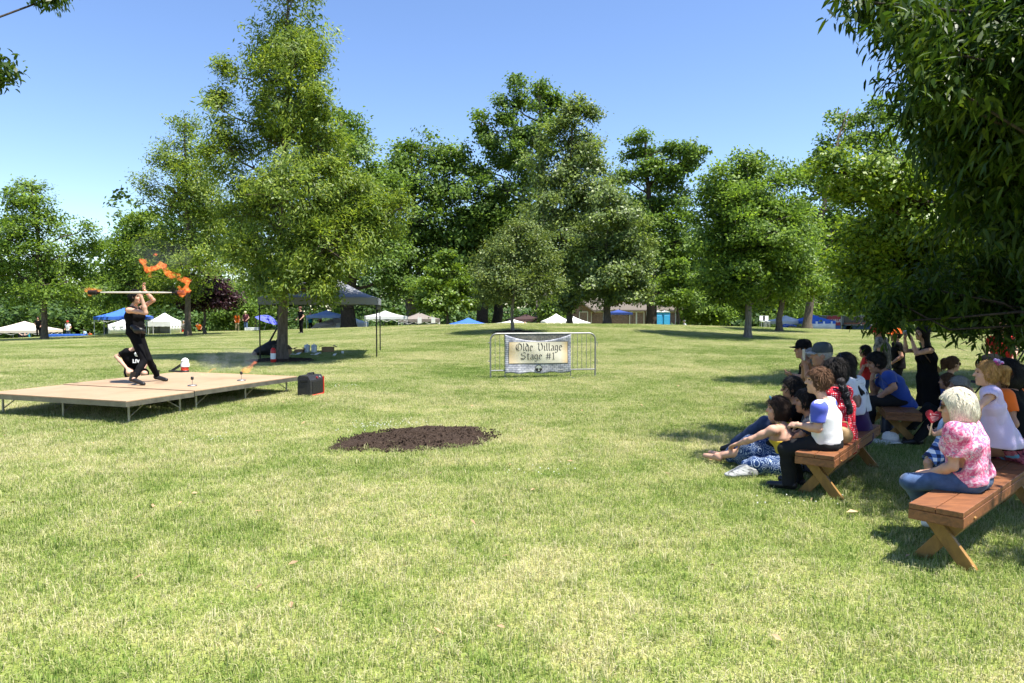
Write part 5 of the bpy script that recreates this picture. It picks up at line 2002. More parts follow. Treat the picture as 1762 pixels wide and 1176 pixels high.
def person(label, J, fwd, s=1.0, h=.011, skin=None, hair=None, hair_style='short', top=None, bottom=None, shoes=None, face=None, headup=None, group=None,
           glasses=False, eyes=True, hat=None, hands=('relax', 'relax'), female=False, headr=1.0, pname='person', base=None, child=False, hd=None):
    """J: world joints. near/far sides are l (left) and r (right) of the body.
    top: dict(mat, sleeve, hem, loose[, cut neck]); bottom: dict(mat, kind, len, loose)"""
    skin = skin or SKIN
    J = {k: np.asarray(v, float) for k, v in J.items()}
    f, l, u = frame_of(fwd)
    w = (.15 if female else .182) * s
    hw = (.095 if female else .088) * s
    for sd, sg in (('l', 1), ('r', -1)):
        J.setdefault('s' + sd, J['neck'] + l * sg * w - np.array([0, 0, .055 * s]))
        J.setdefault('h' + sd, J['pelvis'] + l * sg * hw)
    spine = unit(J['neck'] - J['pelvis'])
    for sd, sg in (('l', 1), ('r', -1)):
        J.setdefault('e' + sd, J['s' + sd] - spine * .28 * s + l * sg * .05 * s)
        J.setdefault('w' + sd, J['e' + sd] + (f * .7 - spine * .6) * .22 * s)
        J.setdefault('k' + sd, J['h' + sd] - np.array([0, 0, .42 * s]))
        J.setdefault('a' + sd, J['k' + sd] - np.array([0, 0, .40 * s]))
        J.setdefault('t' + sd, J['a' + sd] + f * .16 * s - np.array([0, 0, .05 * s]))
    pts = np.array([v for k, v in J.items() if k not in ('nl', 'nr')])
    lo, hi = pts.min(0) - .22 * s, pts.max(0) + .24 * s
    if base is None:
        base = np.array([J['pelvis'][0], J['pelvis'][1], min(J['tl'][2], J['tr'][2]) - .03])
    t = thing(pname, label, 'person', base, group)
    ff, fl, fu = frame_of(face if face is not None else fwd, headup if headup is not None else (0, 0, 1))
    HR = np.array([ff, fl, fu]).T
    hs_ = s * headr
    c = J['head']
    Hp = lambda a, b, d: c + HR @ (np.array([a, b, d]) * hs_)
    fine = h < .016
    B = Solid(lo, hi, h)
    # trunk: two columns side by side make it wider than deep
    ch = J['pelvis'] + (J['neck'] - J['pelvis']) * .62
    wa = J['pelvis'] + (J['neck'] - J['pelvis']) * .33
    dp = .098 if female else .105
    for sg in (-1, 1):
        B.cone(J['pelvis'] + l * sg * .072 * s, wa + l * sg * (.048 if female else .06) * s, (.105 if female else .098) * s, (.085 if female else .098) * s, .06 * s)
        B.cone(wa + l * sg * (.048 if female else .06) * s, ch + l * sg * .072 * s, (.085 if female else .098) * s, dp * s, .06 * s)
        B.cone(ch + l * sg * .072 * s, J['neck'] + l * sg * .055 * s - spine * .07 * s, dp * s, .06 * s, .05 * s)
    if female and not child:
        for sg in (-1, 1):
            B.ell(ch + l * sg * .068 * s + f * .075 * s - spine * .0 * s, np.array([.068, .07, .07]) * s, None, .04 * s)
    for sd in 'lr':
        B.cone(J['neck'] - spine * .05 * s, J['s' + sd], .055 * s, .056 * s, .05 * s)
    neck_top = c + HR @ np.array([-.018, 0, -.075]) * hs_
    B.cone(J['neck'] - spine * .03 * s, neck_top, .054 * s, .050 * s, .03 * s)
    # head
    B.ell(Hp(-.012, 0, .022), np.array([.098, .077, .106]) * hs_, HR, .02 * s)
    B.ell(Hp(.022, 0, -.05), np.array([.068, .058, .072]) * hs_, HR, .035 * s)
    B.ell(Hp(.065, 0, -.098), np.array([.024, .026, .02]) * hs_, HR, .025 * s)
    if fine:
        B.cone(Hp(.084, 0, .022), Hp(.107, 0, -.018), .009 * hs_, .0145 * hs_, .012 * hs_)
        B.ell(Hp(.082, 0, .038), np.array([.014, .055, .012]) * hs_, HR, .02 * hs_)
        for sg in (-1, 1):
            B.ell(Hp(-.005, sg * .077, -.005), np.array([.022, .010, .032]) * hs_, HR, .006)
            B.ell(Hp(.088, sg * .031, .018), np.array([.014, .016, .011]) * hs_, HR, .012 * hs_, sub=True)
            B.ell(Hp(.060, sg * .035, -.028), np.array([.022, .022, .02]) * hs_, HR, .025 * hs_)
        B.ell(Hp(.084, 0, -.052), np.array([.012, .024, .0075]) * hs_, HR, .012 * hs_)
        B.ell(Hp(.083, 0, -.066), np.array([.012, .02, .0075]) * hs_, HR, .01 * hs_)
    # arms and hands
    for sd, sg, hp in (('l', 1, hands[0]), ('r', -1, hands[1])):
        S, E, Wr = J['s' + sd], J['e' + sd], J['w' + sd]
        am = 1.0 if not female else .86
        B.cone(S, S + (E - S) * .5, .056 * s * am, .050 * s * am, .03 * s)
        B.cone(S + (E - S) * .45, E, .049 * s * am, .040 * s * am, .02 * s)
        B.cone(E, E + (Wr - E) * .35, .041 * s * am, .042 * s * am, .02 * s)
        B.cone(E + (Wr - E) * .35, Wr, .042 * s * am, .027 * s * am, .02 * s)
        d = J.get('d' + sd)
        d = unit(Wr - E) if d is None else unit(d - Wr)
        n = J.get('n' + sd)
        n = unit(np.cross(d, l if abs(d @ l) < .9 else f)) if n is None else unit(n)
        n = unit(n - d * (n @ d))
        side = np.cross(d, n)
        q = Wr + d * .045 * s
        HRm = np.array([d, side, n]).T
        B.ell(q, np.array([.055, .04, .018]) * s, HRm, .015 * s)
        if fine:
            curl = {'relax': .5, 'grip': 1.35, 'flat': .15}[hp]
            for k, (o, L) in enumerate(((-.03, .072), (-.0105, .082), (.0095, .078), (.0285, .062))):
                p = Wr + (d * .082 + side * o) * s
                ang = curl * .35
                dirn = d
                for j, fr in enumerate((.44, .32, .24)):
                    dirn = unit(d * math.cos(ang) + n * math.sin(ang))
                    p2 = p + dirn * L * fr * s
                    B.cone(p, p2, (.0095 - .001 * j) * s, (.0088 - .001 * j) * s, .004)
                    p = p2
                    ang += curl * .75
            p = Wr + (d * .03 - side * .034) * s
            p2 = p + unit(d * .75 - side * .65 + n * .35 * (1 + curl)) * .036 * s
            p3 = p2 + unit(d * .9 - side * .1 + n * .45 * (1 + curl)) * .03 * s
            B.cone(p, p2, .0125 * s, .0105 * s, .006).cone(p2, p3, .0105 * s, .009 * s, .004)
        else:
            B.cone(Wr + d * .07 * s, Wr + d * .15 * s + n * .03 * s, .028 * s, .02 * s, .02 * s)
    # legs and feet
    for sd in 'lr':
        Hh, K, A, To = J['h' + sd], J['k' + sd], J['a' + sd], J['t' + sd]
        B.cone(Hh, K, .086 * s, .054 * s, .04 * s)
        B.cone(K, K + (A - K) * .35, .052 * s, .053 * s, .02 * s)
        B.cone(K + (A - K) * .3, A, .053 * s, .034 * s, .02 * s)
        hl = A - unit(To - A) * .035 * s - np.array([0, 0, .02 * s])
        B.cone(hl, To, .036 * s, .028 * s, .02 * s)
        B.cone(A, hl, .036 * s, .036 * s, .02 * s)
    B.build('body', skin, t)
    # ---- clothes
    if top:
        lo2, hi2 = pts.min(0) - .25 * s, pts.max(0) + .2 * s
        Tm = Solid(lo2, hi2, h)
        g = top.get('loose', .012) * 1.0
        hem = top.get('hem', .08) * s
        bot = J['pelvis'] - spine * hem
        for sg in (-1, 1):
            Tm.cone(bot + l * sg * .078 * s, wa + l * sg * .066 * s, .108 * s + g, (.088 if female else .099) * s + g, .05 * s)
            Tm.cone(wa + l * sg * .066 * s, ch + l * sg * .074 * s, (.088 if female else .099) * s + g, dp * s + g, .05 * s)
            Tm.cone(ch + l * sg * .074 * s, J['neck'] + l * sg * .055 * s - spine * .075 * s, dp * s + g, .058 * s + g, .05 * s)
        if female and not child:
            for sg in (-1, 1):
                Tm.ell(ch + l * sg * .068 * s + f * .075 * s, np.array([.068, .07, .07]) * s + g, None, .04 * s)
        sl = 0 if 'sleeve_mat' in top else top.get('sleeve', .5)
        for sd in 'lr':
            S, E, Wr = J['s' + sd], J['e' + sd], J['w' + sd]
            Tm.cone(J['neck'] - spine * .055 * s, S, .052 * s + g, .056 * s + g, .04 * s)
            if sl > 0:
                e1 = S + (E - S) * min(sl, 1.)
                gs = min(g, .014)
                Tm.cone(S, e1, .056 * s + gs, (.052 if sl < 1 else .042) * s + gs, .03 * s)
                if sl > 1:
                    Tm.cone(E, E + (Wr - E) * (sl - 1), .044 * s + g, (.034) * s + g, .02 * s)
        if top.get('folds', 1):
            Tm.ripple(.0042 * top.get('folds', 1), 34, HASH(label) % 1000, dirs=spine * .35 + l * .6)
        if sl > 0 and sl <= 1:
            for sd in 'lr':
                S, E = J['s' + sd], J['e' + sd]
                d = unit(E - S)
                Tm.cone(S + (E - S) * sl + d * .062 * s, S + (E - S) * sl + d * .09 * s, .075 * s, .075 * s, .004, sub=True)
        if sl == 0:
            for sd in 'lr':
                Tm.cone(J['s' + sd] + unit(J['s' + sd] - J['neck']) * .035 * s, J['s' + sd] + unit(J['e' + sd] - J['s' + sd]) * .12 * s + unit(J['s' + sd] - J['neck']) * .03 * s, .062 * s, .06 * s, .01, sub=True)
        # neck opening and hem
        nk = top.get('neck', .066)
        Tm.cone(J['neck'] + spine * .0 * s + f * .01 * s, J['neck'] + spine * .2 * s, nk * s, nk * s * 1.3, .008, sub=True)
        if top.get('back_open'):
            q0 = J['neck'] - f * .15 * s
            Tm.ell(q0 - spine * .12 * s, np.array([.12, .2, .2]) * s * top['back_open'], np.array([f, l, spine]).T, .01, sub=True)
        Tm.cut(bot - spine * .02 * s, -spine)
        if 'upto' in top:
            Tm.cut(J['pelvis'] + (J['neck'] - J['pelvis']) * top['upto'], spine)
        Tm.build(top.get('name', 'shirt'), top['mat'], t)
        if 'sleeve_mat' in top:       # raglan sleeves in a second colour
            sl = top.get('sleeve', .5)
            Rg = Solid(lo2, hi2, h)
            for sd in 'lr':
                S, E = J['s' + sd], J['e' + sd]
                e1 = S + (E - S) * sl
                Rg.cone(J['neck'] - spine * .045 * s + (S - J['neck']) * .45, S, .046 * s + g, .0585 * s + .018, .03 * s)
                Rg.cone(S, e1, .0585 * s + .018, .054 * s + .018, .03 * s)
                Rg.cone(S + (E - S) * sl + unit(E - S) * .062 * s, e1 + unit(E - S) * .09 * s, .075 * s, .075 * s, .004, sub=True)
            Rg.ripple(.003, 40, 5)
            Rg.build('sleeves', top['sleeve_mat'], t)
    if bottom:
        kind = bottom['kind']
        lo2, hi2 = pts.min(0) - .3 * s, pts.max(0) + .2 * s
        Bm = Solid(lo2, hi2, h)
        g = bottom.get('loose', .012)
        pw = J['pelvis'] + spine * bottom.get('waist', .03) * s
        for sg in (-1, 1):
            Bm.cone(J['pelvis'] + l * sg * .074 * s, pw + l * sg * .062 * s, .104 * s + g, .098 * s + g, .05 * s)
        if kind in ('trousers', 'shorts'):
            ln = bottom.get('len', 1.0 if kind == 'trousers' else .45)
            for sd in 'lr':
                Hh, K, A = J['h' + sd], J['k' + sd], J['a' + sd]
                if ln <= .5:
                    Bm.cone(Hh, Hh + (K - Hh) * ln * 2, .089 * s + g, .068 * s + g, .04 * s)
                else:
                    Bm.cone(Hh, K, .089 * s + g, .058 * s + g, .04 * s)
                    Bm.cone(K, K + (A - K) * .4, .057 * s + g, .056 * s + g, .02 * s)
                    q = (ln - .5) * 2
                    if q > .4:
                        Bm.cone(K + (A - K) * .4, K + (A - K) * q, .056 * s + g, .043 * s + g, .02 * s)
            Bm.ripple(.0042 * bottom.get('folds', 1), 30, HASH(label) % 777)
            Bm.cone(pw + spine * .19 * s, J['neck'] + spine * .1 * s, .17 * s, .2 * s, .006, sub=True)
            if ln > .5:
                for sd in 'lr':
                    K, A = J['k' + sd], J['a' + sd]
                    d = unit(A - K)
                    q = K + (A - K) * (ln - .5) * 2
                    Bm.cone(q + d * .052 * s, q + d * .1 * s, .05 * s + g, .06 * s + g, .004, sub=True)
            else:
                for sd in 'lr':
                    Hh, K = J['h' + sd], J['k' + sd]
                    q = Hh + (K - Hh) * ln * 2
                    d = unit(K - Hh)
                    Bm.cone(q + d * .085 * s, q + d * .14 * s, .085 * s + g, .09 * s + g, .004, sub=True)
        else:
            for a, b, r1, r2 in bottom['cones']:
                Bm.cone(a, b, r1, r2, bottom.get('k', .05))
            Bm.ripple(.006 * bottom.get('folds', 1), bottom.get('ff', 26), HASH(label) % 777, dirs=bottom.get('dirs'))
            for p, n in bottom.get('cuts', ()):
                Bm.cut(p, n)
            if bottom.get('cutwaist', True):
                Bm.cone(pw + spine * .19 * s, J['neck'] + spine * .1 * s, .17 * s, .2 * s, .006, sub=True)
        Bm.build(bottom.get('name', kind), bottom['mat'], t)
    if shoes is not None:
        for sd in 'lr':
            A, To = J['a' + sd], J['t' + sd]
            d = unit(To - A)
            hl = A - d * .035 * s - np.array([0, 0, .02 * s])
            S_ = Solid(np.minimum(np.minimum(A, To), hl) - .09 * s, np.maximum(np.maximum(A, To), hl) + .09 * s, min(h, .012))
            S_.cone(hl, To + d * .012 * s, .044 * s, .036 * s, .02 * s).cone(A + np.array([0, 0, shoes.get('high', .0) * s]), hl, .045 * s, .044 * s, .02 * s)
            S_.build('shoe', shoes['mat'], t)
    # ---- hair, hats, face
    if hair is not None:
        hh = h * .8 if fine else h
        Hm = Solid(Hp(0, 0, 0) - .34 * hs_ - (.3 * s if hair_style in ('long', 'pony') else 0), Hp(0, 0, 0) + .22 * hs_, hh)
        vol = {'short': .02, 'bob': .03, 'long': .022, 'pony': .012, 'puff': .032, 'bald': .006}[hair_style]
        if hat:
            vol = .004
        Hm.ell(Hp(-.016, 0, .024), np.array([.101, .080, .107]) * hs_ + vol * hs_, HR, .02)
        if hair_style in ('bob', 'puff'):
            Hm.ell(Hp(-.045, 0, -.035), np.array([.085, .085, .09]) * hs_ + vol * .8 * hs_, HR, .03)
        if hair_style == 'long':
            for sg in (-1, 0, 1):
                Hm.cone(Hp(-.05, sg * .045, 0), Hp(-.085 - .02 * (sg == 0), sg * .06, -.2), .055 * hs_, .045 * hs_, .03)
                Hm.cone(Hp(-.085, sg * .06, -.2), J['neck'] - f * .10 * s + l * sg * .06 * s - spine * .16 * s, .045 * hs_, .028 * hs_, .03)
        if hair_style == 'pony':
            Hm.cone(Hp(-.09, 0, .06), Hp(-.15, 0, .05), .035 * hs_, .04 * hs_, .02)
            Hm.cone(Hp(-.15, 0, .05), Hp(-.16, 0, -.16), .045 * hs_, .03 * hs_, .02)
        if hair_style in ('short', 'pony', 'bald'):
            Hm.cut(Hp(-.02, 0, -.062), -fu * 1.0 + ff * .25)
        # uncover the face
        fx = {'short': .0, 'bob': .0, 'long': .0, 'pony': -.004, 'puff': .002, 'bald': .0}[hair_style]
        Hm.ell(Hp(.112 + fx, 0, -.045), np.array([.085, .15, .112]) * hs_, HR, .012, sub=True)
        if hair_style in ('short', 'pony'):
            for sg in (-1, 1):
                Hm.ell(Hp(.02, sg * .096, -.02), np.array([.03, .026, .042]) * hs_, HR, .01, sub=True)
        Hm.ripple({'puff': .0018, 'bob': .0028}.get(hair_style, .0018), 60, HASH(label) % 555, n=7)
        hv, hf = Hm.mesh()
        if fine and not hat:
            rg = np.random.default_rng(HASH(label) % 999)
            nrib = 260 if hair_style == 'puff' else 900
            pk = hv[rg.integers(0, len(hv), nrib)]
            loc_ = (pk - c) @ HR / hs_
            keep = (loc_[:, 0] < .045) | (loc_[:, 2] > .075)
            pk = pk[keep]
            nrib = len(pk)
            nr_ = pk - Hp(-.01, 0, .0)
            nr_ /= np.linalg.norm(nr_, axis=1, keepdims=True)
            fall = np.array([0, 0, -1.]) * .9 - ff * .25 + rg.normal(size=(nrib, 3)) * .28
            if hair_style == 'short':
                fall = fall + ff * .3 * (rg.random((nrib, 1)) < .5)
            tg = fall - nr_ * np.sum(fall * nr_, 1, keepdims=True)
            tg /= np.linalg.norm(tg, axis=1, keepdims=True) + 1e-6
            sdv = np.cross(nr_, tg)
            lift = .3 if hair_style == 'puff' else .55
            L = rg.uniform(.03, .075, (nrib, 1)) * hs_ * (.75 if hair_style == 'puff' else 1) * (1.4 if hair_style in ('long', 'bob') else 1)
            wd = rg.uniform(.0022, .0045, (nrib, 1)) * hs_
            a0, a1, a2 = pk - nr_ * .003, pk + tg * L * .5 + nr_ * rg.uniform(.001, .012, (nrib, 1)) * lift, pk + tg * L + nr_ * rg.uniform(-.008, .010, (nrib, 1)) * lift
            rv = np.stack([a0 - sdv * wd, a0 + sdv * wd, a1 + sdv * wd * .9, a1 - sdv * wd * .9, a2 + sdv * wd * .2, a2 - sdv * wd * .2], 1).reshape(-1, 3)
            k0 = len(hv) + np.arange(nrib)[:, None] * 6
            hf = np.concatenate([hf, k0 + np.array([[0, 1, 2, 3]]), k0 + np.array([[3, 2, 4, 5]])])
            hv = np.concatenate([hv, rv])
        add_mesh('hair', hv, hf, hair, t, smooth=True)
    if hat:
        hm = MB()
        R2 = np.array([ff, fl, fu]).T
        prof = [(.108, .035), (.11, .055), (.104, .095), (.085, .13), (.05, .148), (.012, .152)]
        hm.lathe(c + HR @ np.array([-.014, 0, 0]) * hs_, [(a * hs_, b * hs_) for a, b in prof], 22, R2 @ np.diag([1.02, .86, 1.]))
        o = hm.build('cap', hat['mat'], t, smooth=True)
        if hat.get('brim', True):
            v, fc = [], []
            for i in range(9):
                a = -1.15 + 2.3 * i / 8
                for q in (0, .5, 1):
                    rr = .1 + .085 * q * math.cos(a * .75)
                    v.append(Hp(-.01 + rr * math.cos(a * .8) * 1.02, rr * math.sin(a * .8) * .82, .052 - .012 * q - .018 * (abs(a) * .9) ** 2))
            for i in range(8):
                for j in range(2):
                    fc.append((i * 3 + j, i * 3 + j + 1, i * 3 + j + 4, i * 3 + j + 3))
            ob2 = add_mesh('brim', v, fc, hat.get('brim_mat', hat['mat']), t, smooth=True)
            md = ob2.modifiers.new('thickness', 'SOLIDIFY')
            md.thickness = .006
    if glasses:
        gm_ = MB()
        for sg in (-1, 1):
            gm_.lathe(Hp(.094, sg * .033, .012), [(.004 * hs_, .006 * hs_), (.024 * hs_, .004 * hs_), (.026 * hs_, 0), (.018 * hs_, -.003 * hs_)], 12, np.array([fl, fu, ff]).T)
            gm_.tube([Hp(.094, sg * .056, .02), Hp(.07, sg * .079, .022), Hp(-.01, sg * .086, .015)], .0035 * hs_, 5)
        gm_.tube([Hp(.1, -.01, .018), Hp(.1, .01, .018)], .003 * hs_, 5)
        gm_.build('sunglasses', SHADES, t, smooth=True)
    elif eyes and fine:
        for sg in (-1, 1):
            e = Solid(Hp(.083, sg * .031, .018) - .025 * hs_, Hp(.083, sg * .031, .018) + .025 * hs_, .004)
            e.ell(Hp(.081, sg * .031, .017), np.array([.008, .0125, .0065]) * hs_, HR, .002)
            e.build('eye', EYE, t)
            bw = MB().tube([Hp(.092, sg * .018, .036), Hp(.092, sg * .034, .041), Hp(.082, sg * .05, .036)], [.0025 * hs_, .004 * hs_, .002 * hs_], 5)
            bw.build('eyebrow', hair if hair is not None else EYE, t)
    if fine:
        m_ = Solid(Hp(.09, 0, -.058) - .04 * hs_, Hp(.09, 0, -.058) + .04 * hs_, .004)
        m_.ell(Hp(.0895, 0, -.0585), np.array([.0085, .022, .0075]) * hs_, HR, .002)
        m_.build('mouth', LIP, t)
    return t, J, HR
# ================================================================ PEOPLE
def pattern(name, build, rough=.85):
    m, nt, b = nodes_of(name)
    co = coords(nt)
    nt.links.new(build(nt, co), b.inputs['Base Color'])
    b.inputs['Roughness'].default_value = rough
    b.inputs['Specular IOR Level'].default_value = .15
    bump(nt, b, noise(nt, co, 130, 3), .2, .008)
    return m


def vor(nt, co, scale, rnd=1., out='Distance', feature='F1'):
    v = N(nt, 'ShaderNodeTexVoronoi')
    v.feature = feature
    v.inputs['Scale'].default_value = scale
    v.inputs['Randomness'].default_value = rnd
    nt.links.new(co, v.inputs['Vector'])
    return v.outputs[out]


def b_pink(nt, co):
    a = ramp(nt, noise(nt, co, 26, 5, .7, 1.5), [(.38, (.55, .06, .17)), (.48, (.66, .18, .31)), (.56, (.76, .45, .53)), (.66, (.82, .72, .74))])
    g = ramp(nt, noise(nt, stretch(nt, co, (1, 1, 1.01)), 17, 3, .6, 2), [(.60, (0, 0, 0)), (.66, (1, 1, 1))])
    return mixc(nt, g, a, (.26, .27, .34))


def b_dots(nt, co):
    d = vor(nt, co, 48, .3)
    return ramp(nt, d, [(.24, (.85, .80, .78)), (.30, (.56, .022, .04))])


def b_plaid(nt, co):
    sx = N(nt, 'ShaderNodeSeparateXYZ')
    nt.links.new(co, sx.inputs[0])
    outs = []
    for k in (0, 2):
        mm = N(nt, 'ShaderNodeMath', operation='MULTIPLY')
        mm.inputs[1].default_value = 100
        nt.links.new(sx.outputs[k], mm.inputs[0])
        s_ = N(nt, 'ShaderNodeMath', operation='SINE')
        nt.links.new(mm.outputs[0], s_.inputs[0])
        g = N(nt, 'ShaderNodeMath', operation='GREATER_THAN')
        nt.links.new(s_.outputs[0], g.inputs[0])
        g.inputs[1].default_value = .0
        outs.append(g.outputs[0])
    ad = N(nt, 'ShaderNodeMath', operation='ADD')
    nt.links.new(outs[0], ad.inputs[0])
    nt.links.new(outs[1], ad.inputs[1])
    hf = N(nt, 'ShaderNodeMath', operation='MULTIPLY')
    hf.inputs[1].default_value = .5
    nt.links.new(ad.outputs[0], hf.inputs[0])
    return ramp(nt, hf.outputs[0], [(.1, (.02, .03, .08)), (.45, (.10, .18, .42)), (.9, (.75, .78, .82))], 'CONSTANT')


def b_batik(nt, co):
    d = vor(nt, co, 13, 1.)
    w = N(nt, 'ShaderNodeMath', operation='SINE')
    mm = N(nt, 'ShaderNodeMath', operation='MULTIPLY')
    mm.inputs[1].default_value = 34
    nt.links.new(d, mm.inputs[0])
    nt.links.new(mm.outputs[0], w.inputs[0])
    n = noise(nt, co, 30, 4, .7)
    ad = N(nt, 'ShaderNodeMath', operation='MULTIPLY')
    nt.links.new(w.outputs[0], ad.inputs[0])
    nt.links.new(n, ad.inputs[1])
    return ramp(nt, ad.outputs[0], [(.26, (.012, .035, .115)), (.36, (.06, .13, .28)), (.47, (.45, .52, .62))])


def b_darkfloral(nt, co):
    a = ramp(nt, noise(nt, co, 11, 3, .6, 1.5), [(.38, (.05, .02, .03)), (.48, (.33, .07, .11)), (.6, (.48, .16, .2))])
    g = ramp(nt, noise(nt, stretch(nt, co, (1.3, 1, 1)), 8, 3, .5, 1), [(.60, (0, 0, 0)), (.64, (1, 1, 1))])
    return mixc(nt, g, a, (.16, .42, .62))


def b_lace(nt, co):
    return ramp(nt, noise(nt, co, 30, 4, .7, 1), [(.5, (.012, .011, .012)), (.6, (.05, .045, .045)), (.68, (.45, .42, .4))])


PINKF = pattern('pink_floral_cotton', b_pink)
DOTS = pattern('red_polka_dot_cotton', b_dots)
PLAID = pattern('blue_plaid_cotton', b_plaid)
BATIK = pattern('navy_batik_cotton', b_batik)
DFLOR = pattern('dark_rose_floral_cotton', b_darkfloral)
LACE = pattern('black_lace', b_lace)
CAMO = pattern('grey_mottled_cotton', lambda nt, co: ramp(nt, noise(nt, co, 14, 3, .6), [(.38, (.06, .06, .055)), (.5, (.16, .155, .14)), (.62, (.27, .25, .23))]))
BLACKC = M('black_cotton', (.006, .006, .007), .9, .2, 6, bmp=.25, bscale=120, spec=.08)
CHAR = M('charcoal_cotton', (.018, .018, .019), .9, .2, 6, bmp=.25, bscale=120, spec=.08)
NAVY = cloth('navy_cotton', (.015, .02, .04))
JEAN = cloth('blue_denim', (.055, .095, .19), .3, 14)
JEAND = cloth('dark_denim', (.03, .05, .11), .3, 14)
WHT = cloth('white_cotton', (.74, .74, .74), .06)
RBLUE = cloth('royal_blue_cotton', (.025, .06, .27))
SBLUE = cloth('sleeve_blue_cotton', (.085, .11, .50))
PURP = cloth('deep_purple_cotton', (.045, .018, .08))
LILAC = cloth('lilac_cotton', (.56, .47, .66), .06)
YELL = cloth('yellow_cotton', (.72, .50, .04), .1)
PYEL = cloth('pale_yellow_cotton', (.58, .54, .33), .08)
RED = cloth('red_cotton', (.48, .025, .02))
ORNG = cloth('orange_cotton', (.72, .13, .015))
MARO = cloth('maroon_cotton', (.10, .02, .035))
TEAL = cloth('teal_cotton', (.02, .22, .30))
LBLU = cloth('light_blue_cotton', (.28, .42, .62))
GRBL = cloth('grey_blue_cotton', (.16, .20, .24))
PINKC = cloth('pale_pink_cotton', (.50, .24, .28))
KHAK = cloth('khaki_cotton', (.38, .31, .21))
LEATH = M('black_leather', (.014, .013, .013), .4, .3, 20, bmp=.15)
WSHOE = M('white_trainers', (.65, .65, .63), .5, .1)
TANB = M('tan_leather', (.42, .27, .12), .55, .2, 12, bmp=.2)


def mid(a, b, q=.5):
    return np.asarray(a) * (1 - q) + np.asarray(b) * q


def on_ground(p, up=.03):
    p = np.asarray(p, float).copy()
    p[2] = T1(p[0], p[1]) + up
    return p


HF = .0085
# ---- white-haired woman on the near bench
fw = (-.64, .77, 0)
J = dict(pelvis=W(1672, 822, 5.08), neck=W(1658, 729, 5.06), head=W(1645, 702, 5.12), el=W(1640, 803, 4.98), wl=W(1605, 812, 5.12), dl=W(1584, 815, 5.2), nl=(0, 0, -1),
         er=W(1668, 800, 5.34), wr=W(1612, 811, 5.36), dr=W(1590, 812, 5.36), nr=(0, 0, -1), kl=W(1566, 829, 5.2), kr=W(1574, 829, 5.42), al=W(1612, 896, 5.36), ar=W(1626, 890, 5.5), tl=W(1594, 900, 5.52), tr=W(1608, 896, 5.66))
person('white-haired woman in a pink floral t-shirt and jeans seated on the nearest bench', J, fw, .98, .0075, hair=HW, hair_style='puff', top=dict(mat=PINKF, sleeve=.6, hem=-.01, loose=.024, folds=1.6),
       bottom=dict(mat=JEAN, kind='trousers', len=.66, loose=.012, waist=.05, folds=1.3), shoes=dict(mat=WSHOE), face=(-.82, .57, -.05), glasses=True, female=True, hands=('flat', 'flat'))

# ---- boy in the raglan shirt
fw = (-.78, .62, 0)
J = dict(pelvis=W(1425, 763, 6.55), neck=W(1418, 690, 6.55), head=W(1407, 657, 6.6), el=W(1407, 738, 6.4), wl=W(1374, 732, 6.5), dl=W(1358, 730, 6.6), nl=(.2, .6, -.6),
         er=W(1402, 735, 6.8), wr=W(1376, 732, 6.72), dr=W(1360, 732, 6.68), nr=(.2, -.6, -.6), kl=W(1352, 772, 6.62), kr=W(1356, 772, 6.84), al=W(1358, 832, 6.62), ar=W(1373, 826, 6.84))
J['tl'], J['tr'] = on_ground(J['al'] + np.array([-.14, .11, 0]), .05), on_ground(J['ar'] + np.array([-.12, .1, 0]), .05)
person('boy in a white raglan shirt with blue sleeves sitting on the end of the bench', J, fw, .93, .0075, hair=HBR, hair_style='short', top=dict(mat=WHT, sleeve=.62, hem=-.035, loose=.022, folds=1.4, sleeve_mat=SBLUE),
       bottom=dict(mat=CHAR, kind='trousers', loose=.018, folds=1.5, waist=.05), shoes=dict(mat=LEATH), face=(-.93, .36, .03), hands=('relax', 'relax'), headr=1.05)

# ---- woman in the polka-dot dress
fw = (-.62, .78, 0)
J = dict(pelvis=W(1447, 752, 7.05), neck=W(1443, 668, 7.05), head=W(1434, 640, 7.1), el=W(1436, 715, 6.98), wl=W(1415, 735, 7.2), er=W(1440, 712, 7.35), wr=W(1415, 733, 7.4),
         kl=W(1392, 756, 7.3), kr=W(1398, 756, 7.5), al=W(1398, 812, 7.3), ar=W(1404, 806, 7.5))
J['tl'], J['tr'] = on_ground(J['al'] + np.array([-.13, .1, 0]), .04), on_ground(J['ar'] + np.array([-.13, .1, 0]), .04)
kn = mid(J['kl'], J['kr'])
person('dark-haired woman in a red polka-dot dress seated behind the boy on the bench', J, fw, .98, HF, hair=HK, hair_style='bob', top=dict(mat=DOTS, sleeve=.18, hem=-.06, loose=.016, folds=.8, name='bodice'),
       bottom=dict(mat=DOTS, kind='skirt', cones=[(J['pelvis'] + [0, 0, .03], kn, .135, .13), (J['pelvis'] + [.02, -.02, -.03], J['pelvis'] + [.07, -.05, -.09], .13, .09), (kn, kn + [0, 0, -.14], .12, .14)], waist=.14, folds=1.3), shoes=dict(mat=LEATH), face=(-.9, .4, 0), female=True, eyes=False)
g = W(1453, 684, 6.93)
rs = Solid(g - .22, g + .22, .01)
for k, (px, py) in enumerate(((1446, 658), (1450, 668), (1455, 680), (1459, 694), (1461, 706))):
    rs.ell(W(px, py, 6.9), (.045, .03, .05), None, .02)
rs.ripple(.008, 60, 3)
tag(rs.build('lace_scarf', LACE, None, g), 'ruffled black lace scarf hanging down the back of the polka-dot dress', 'scarf')

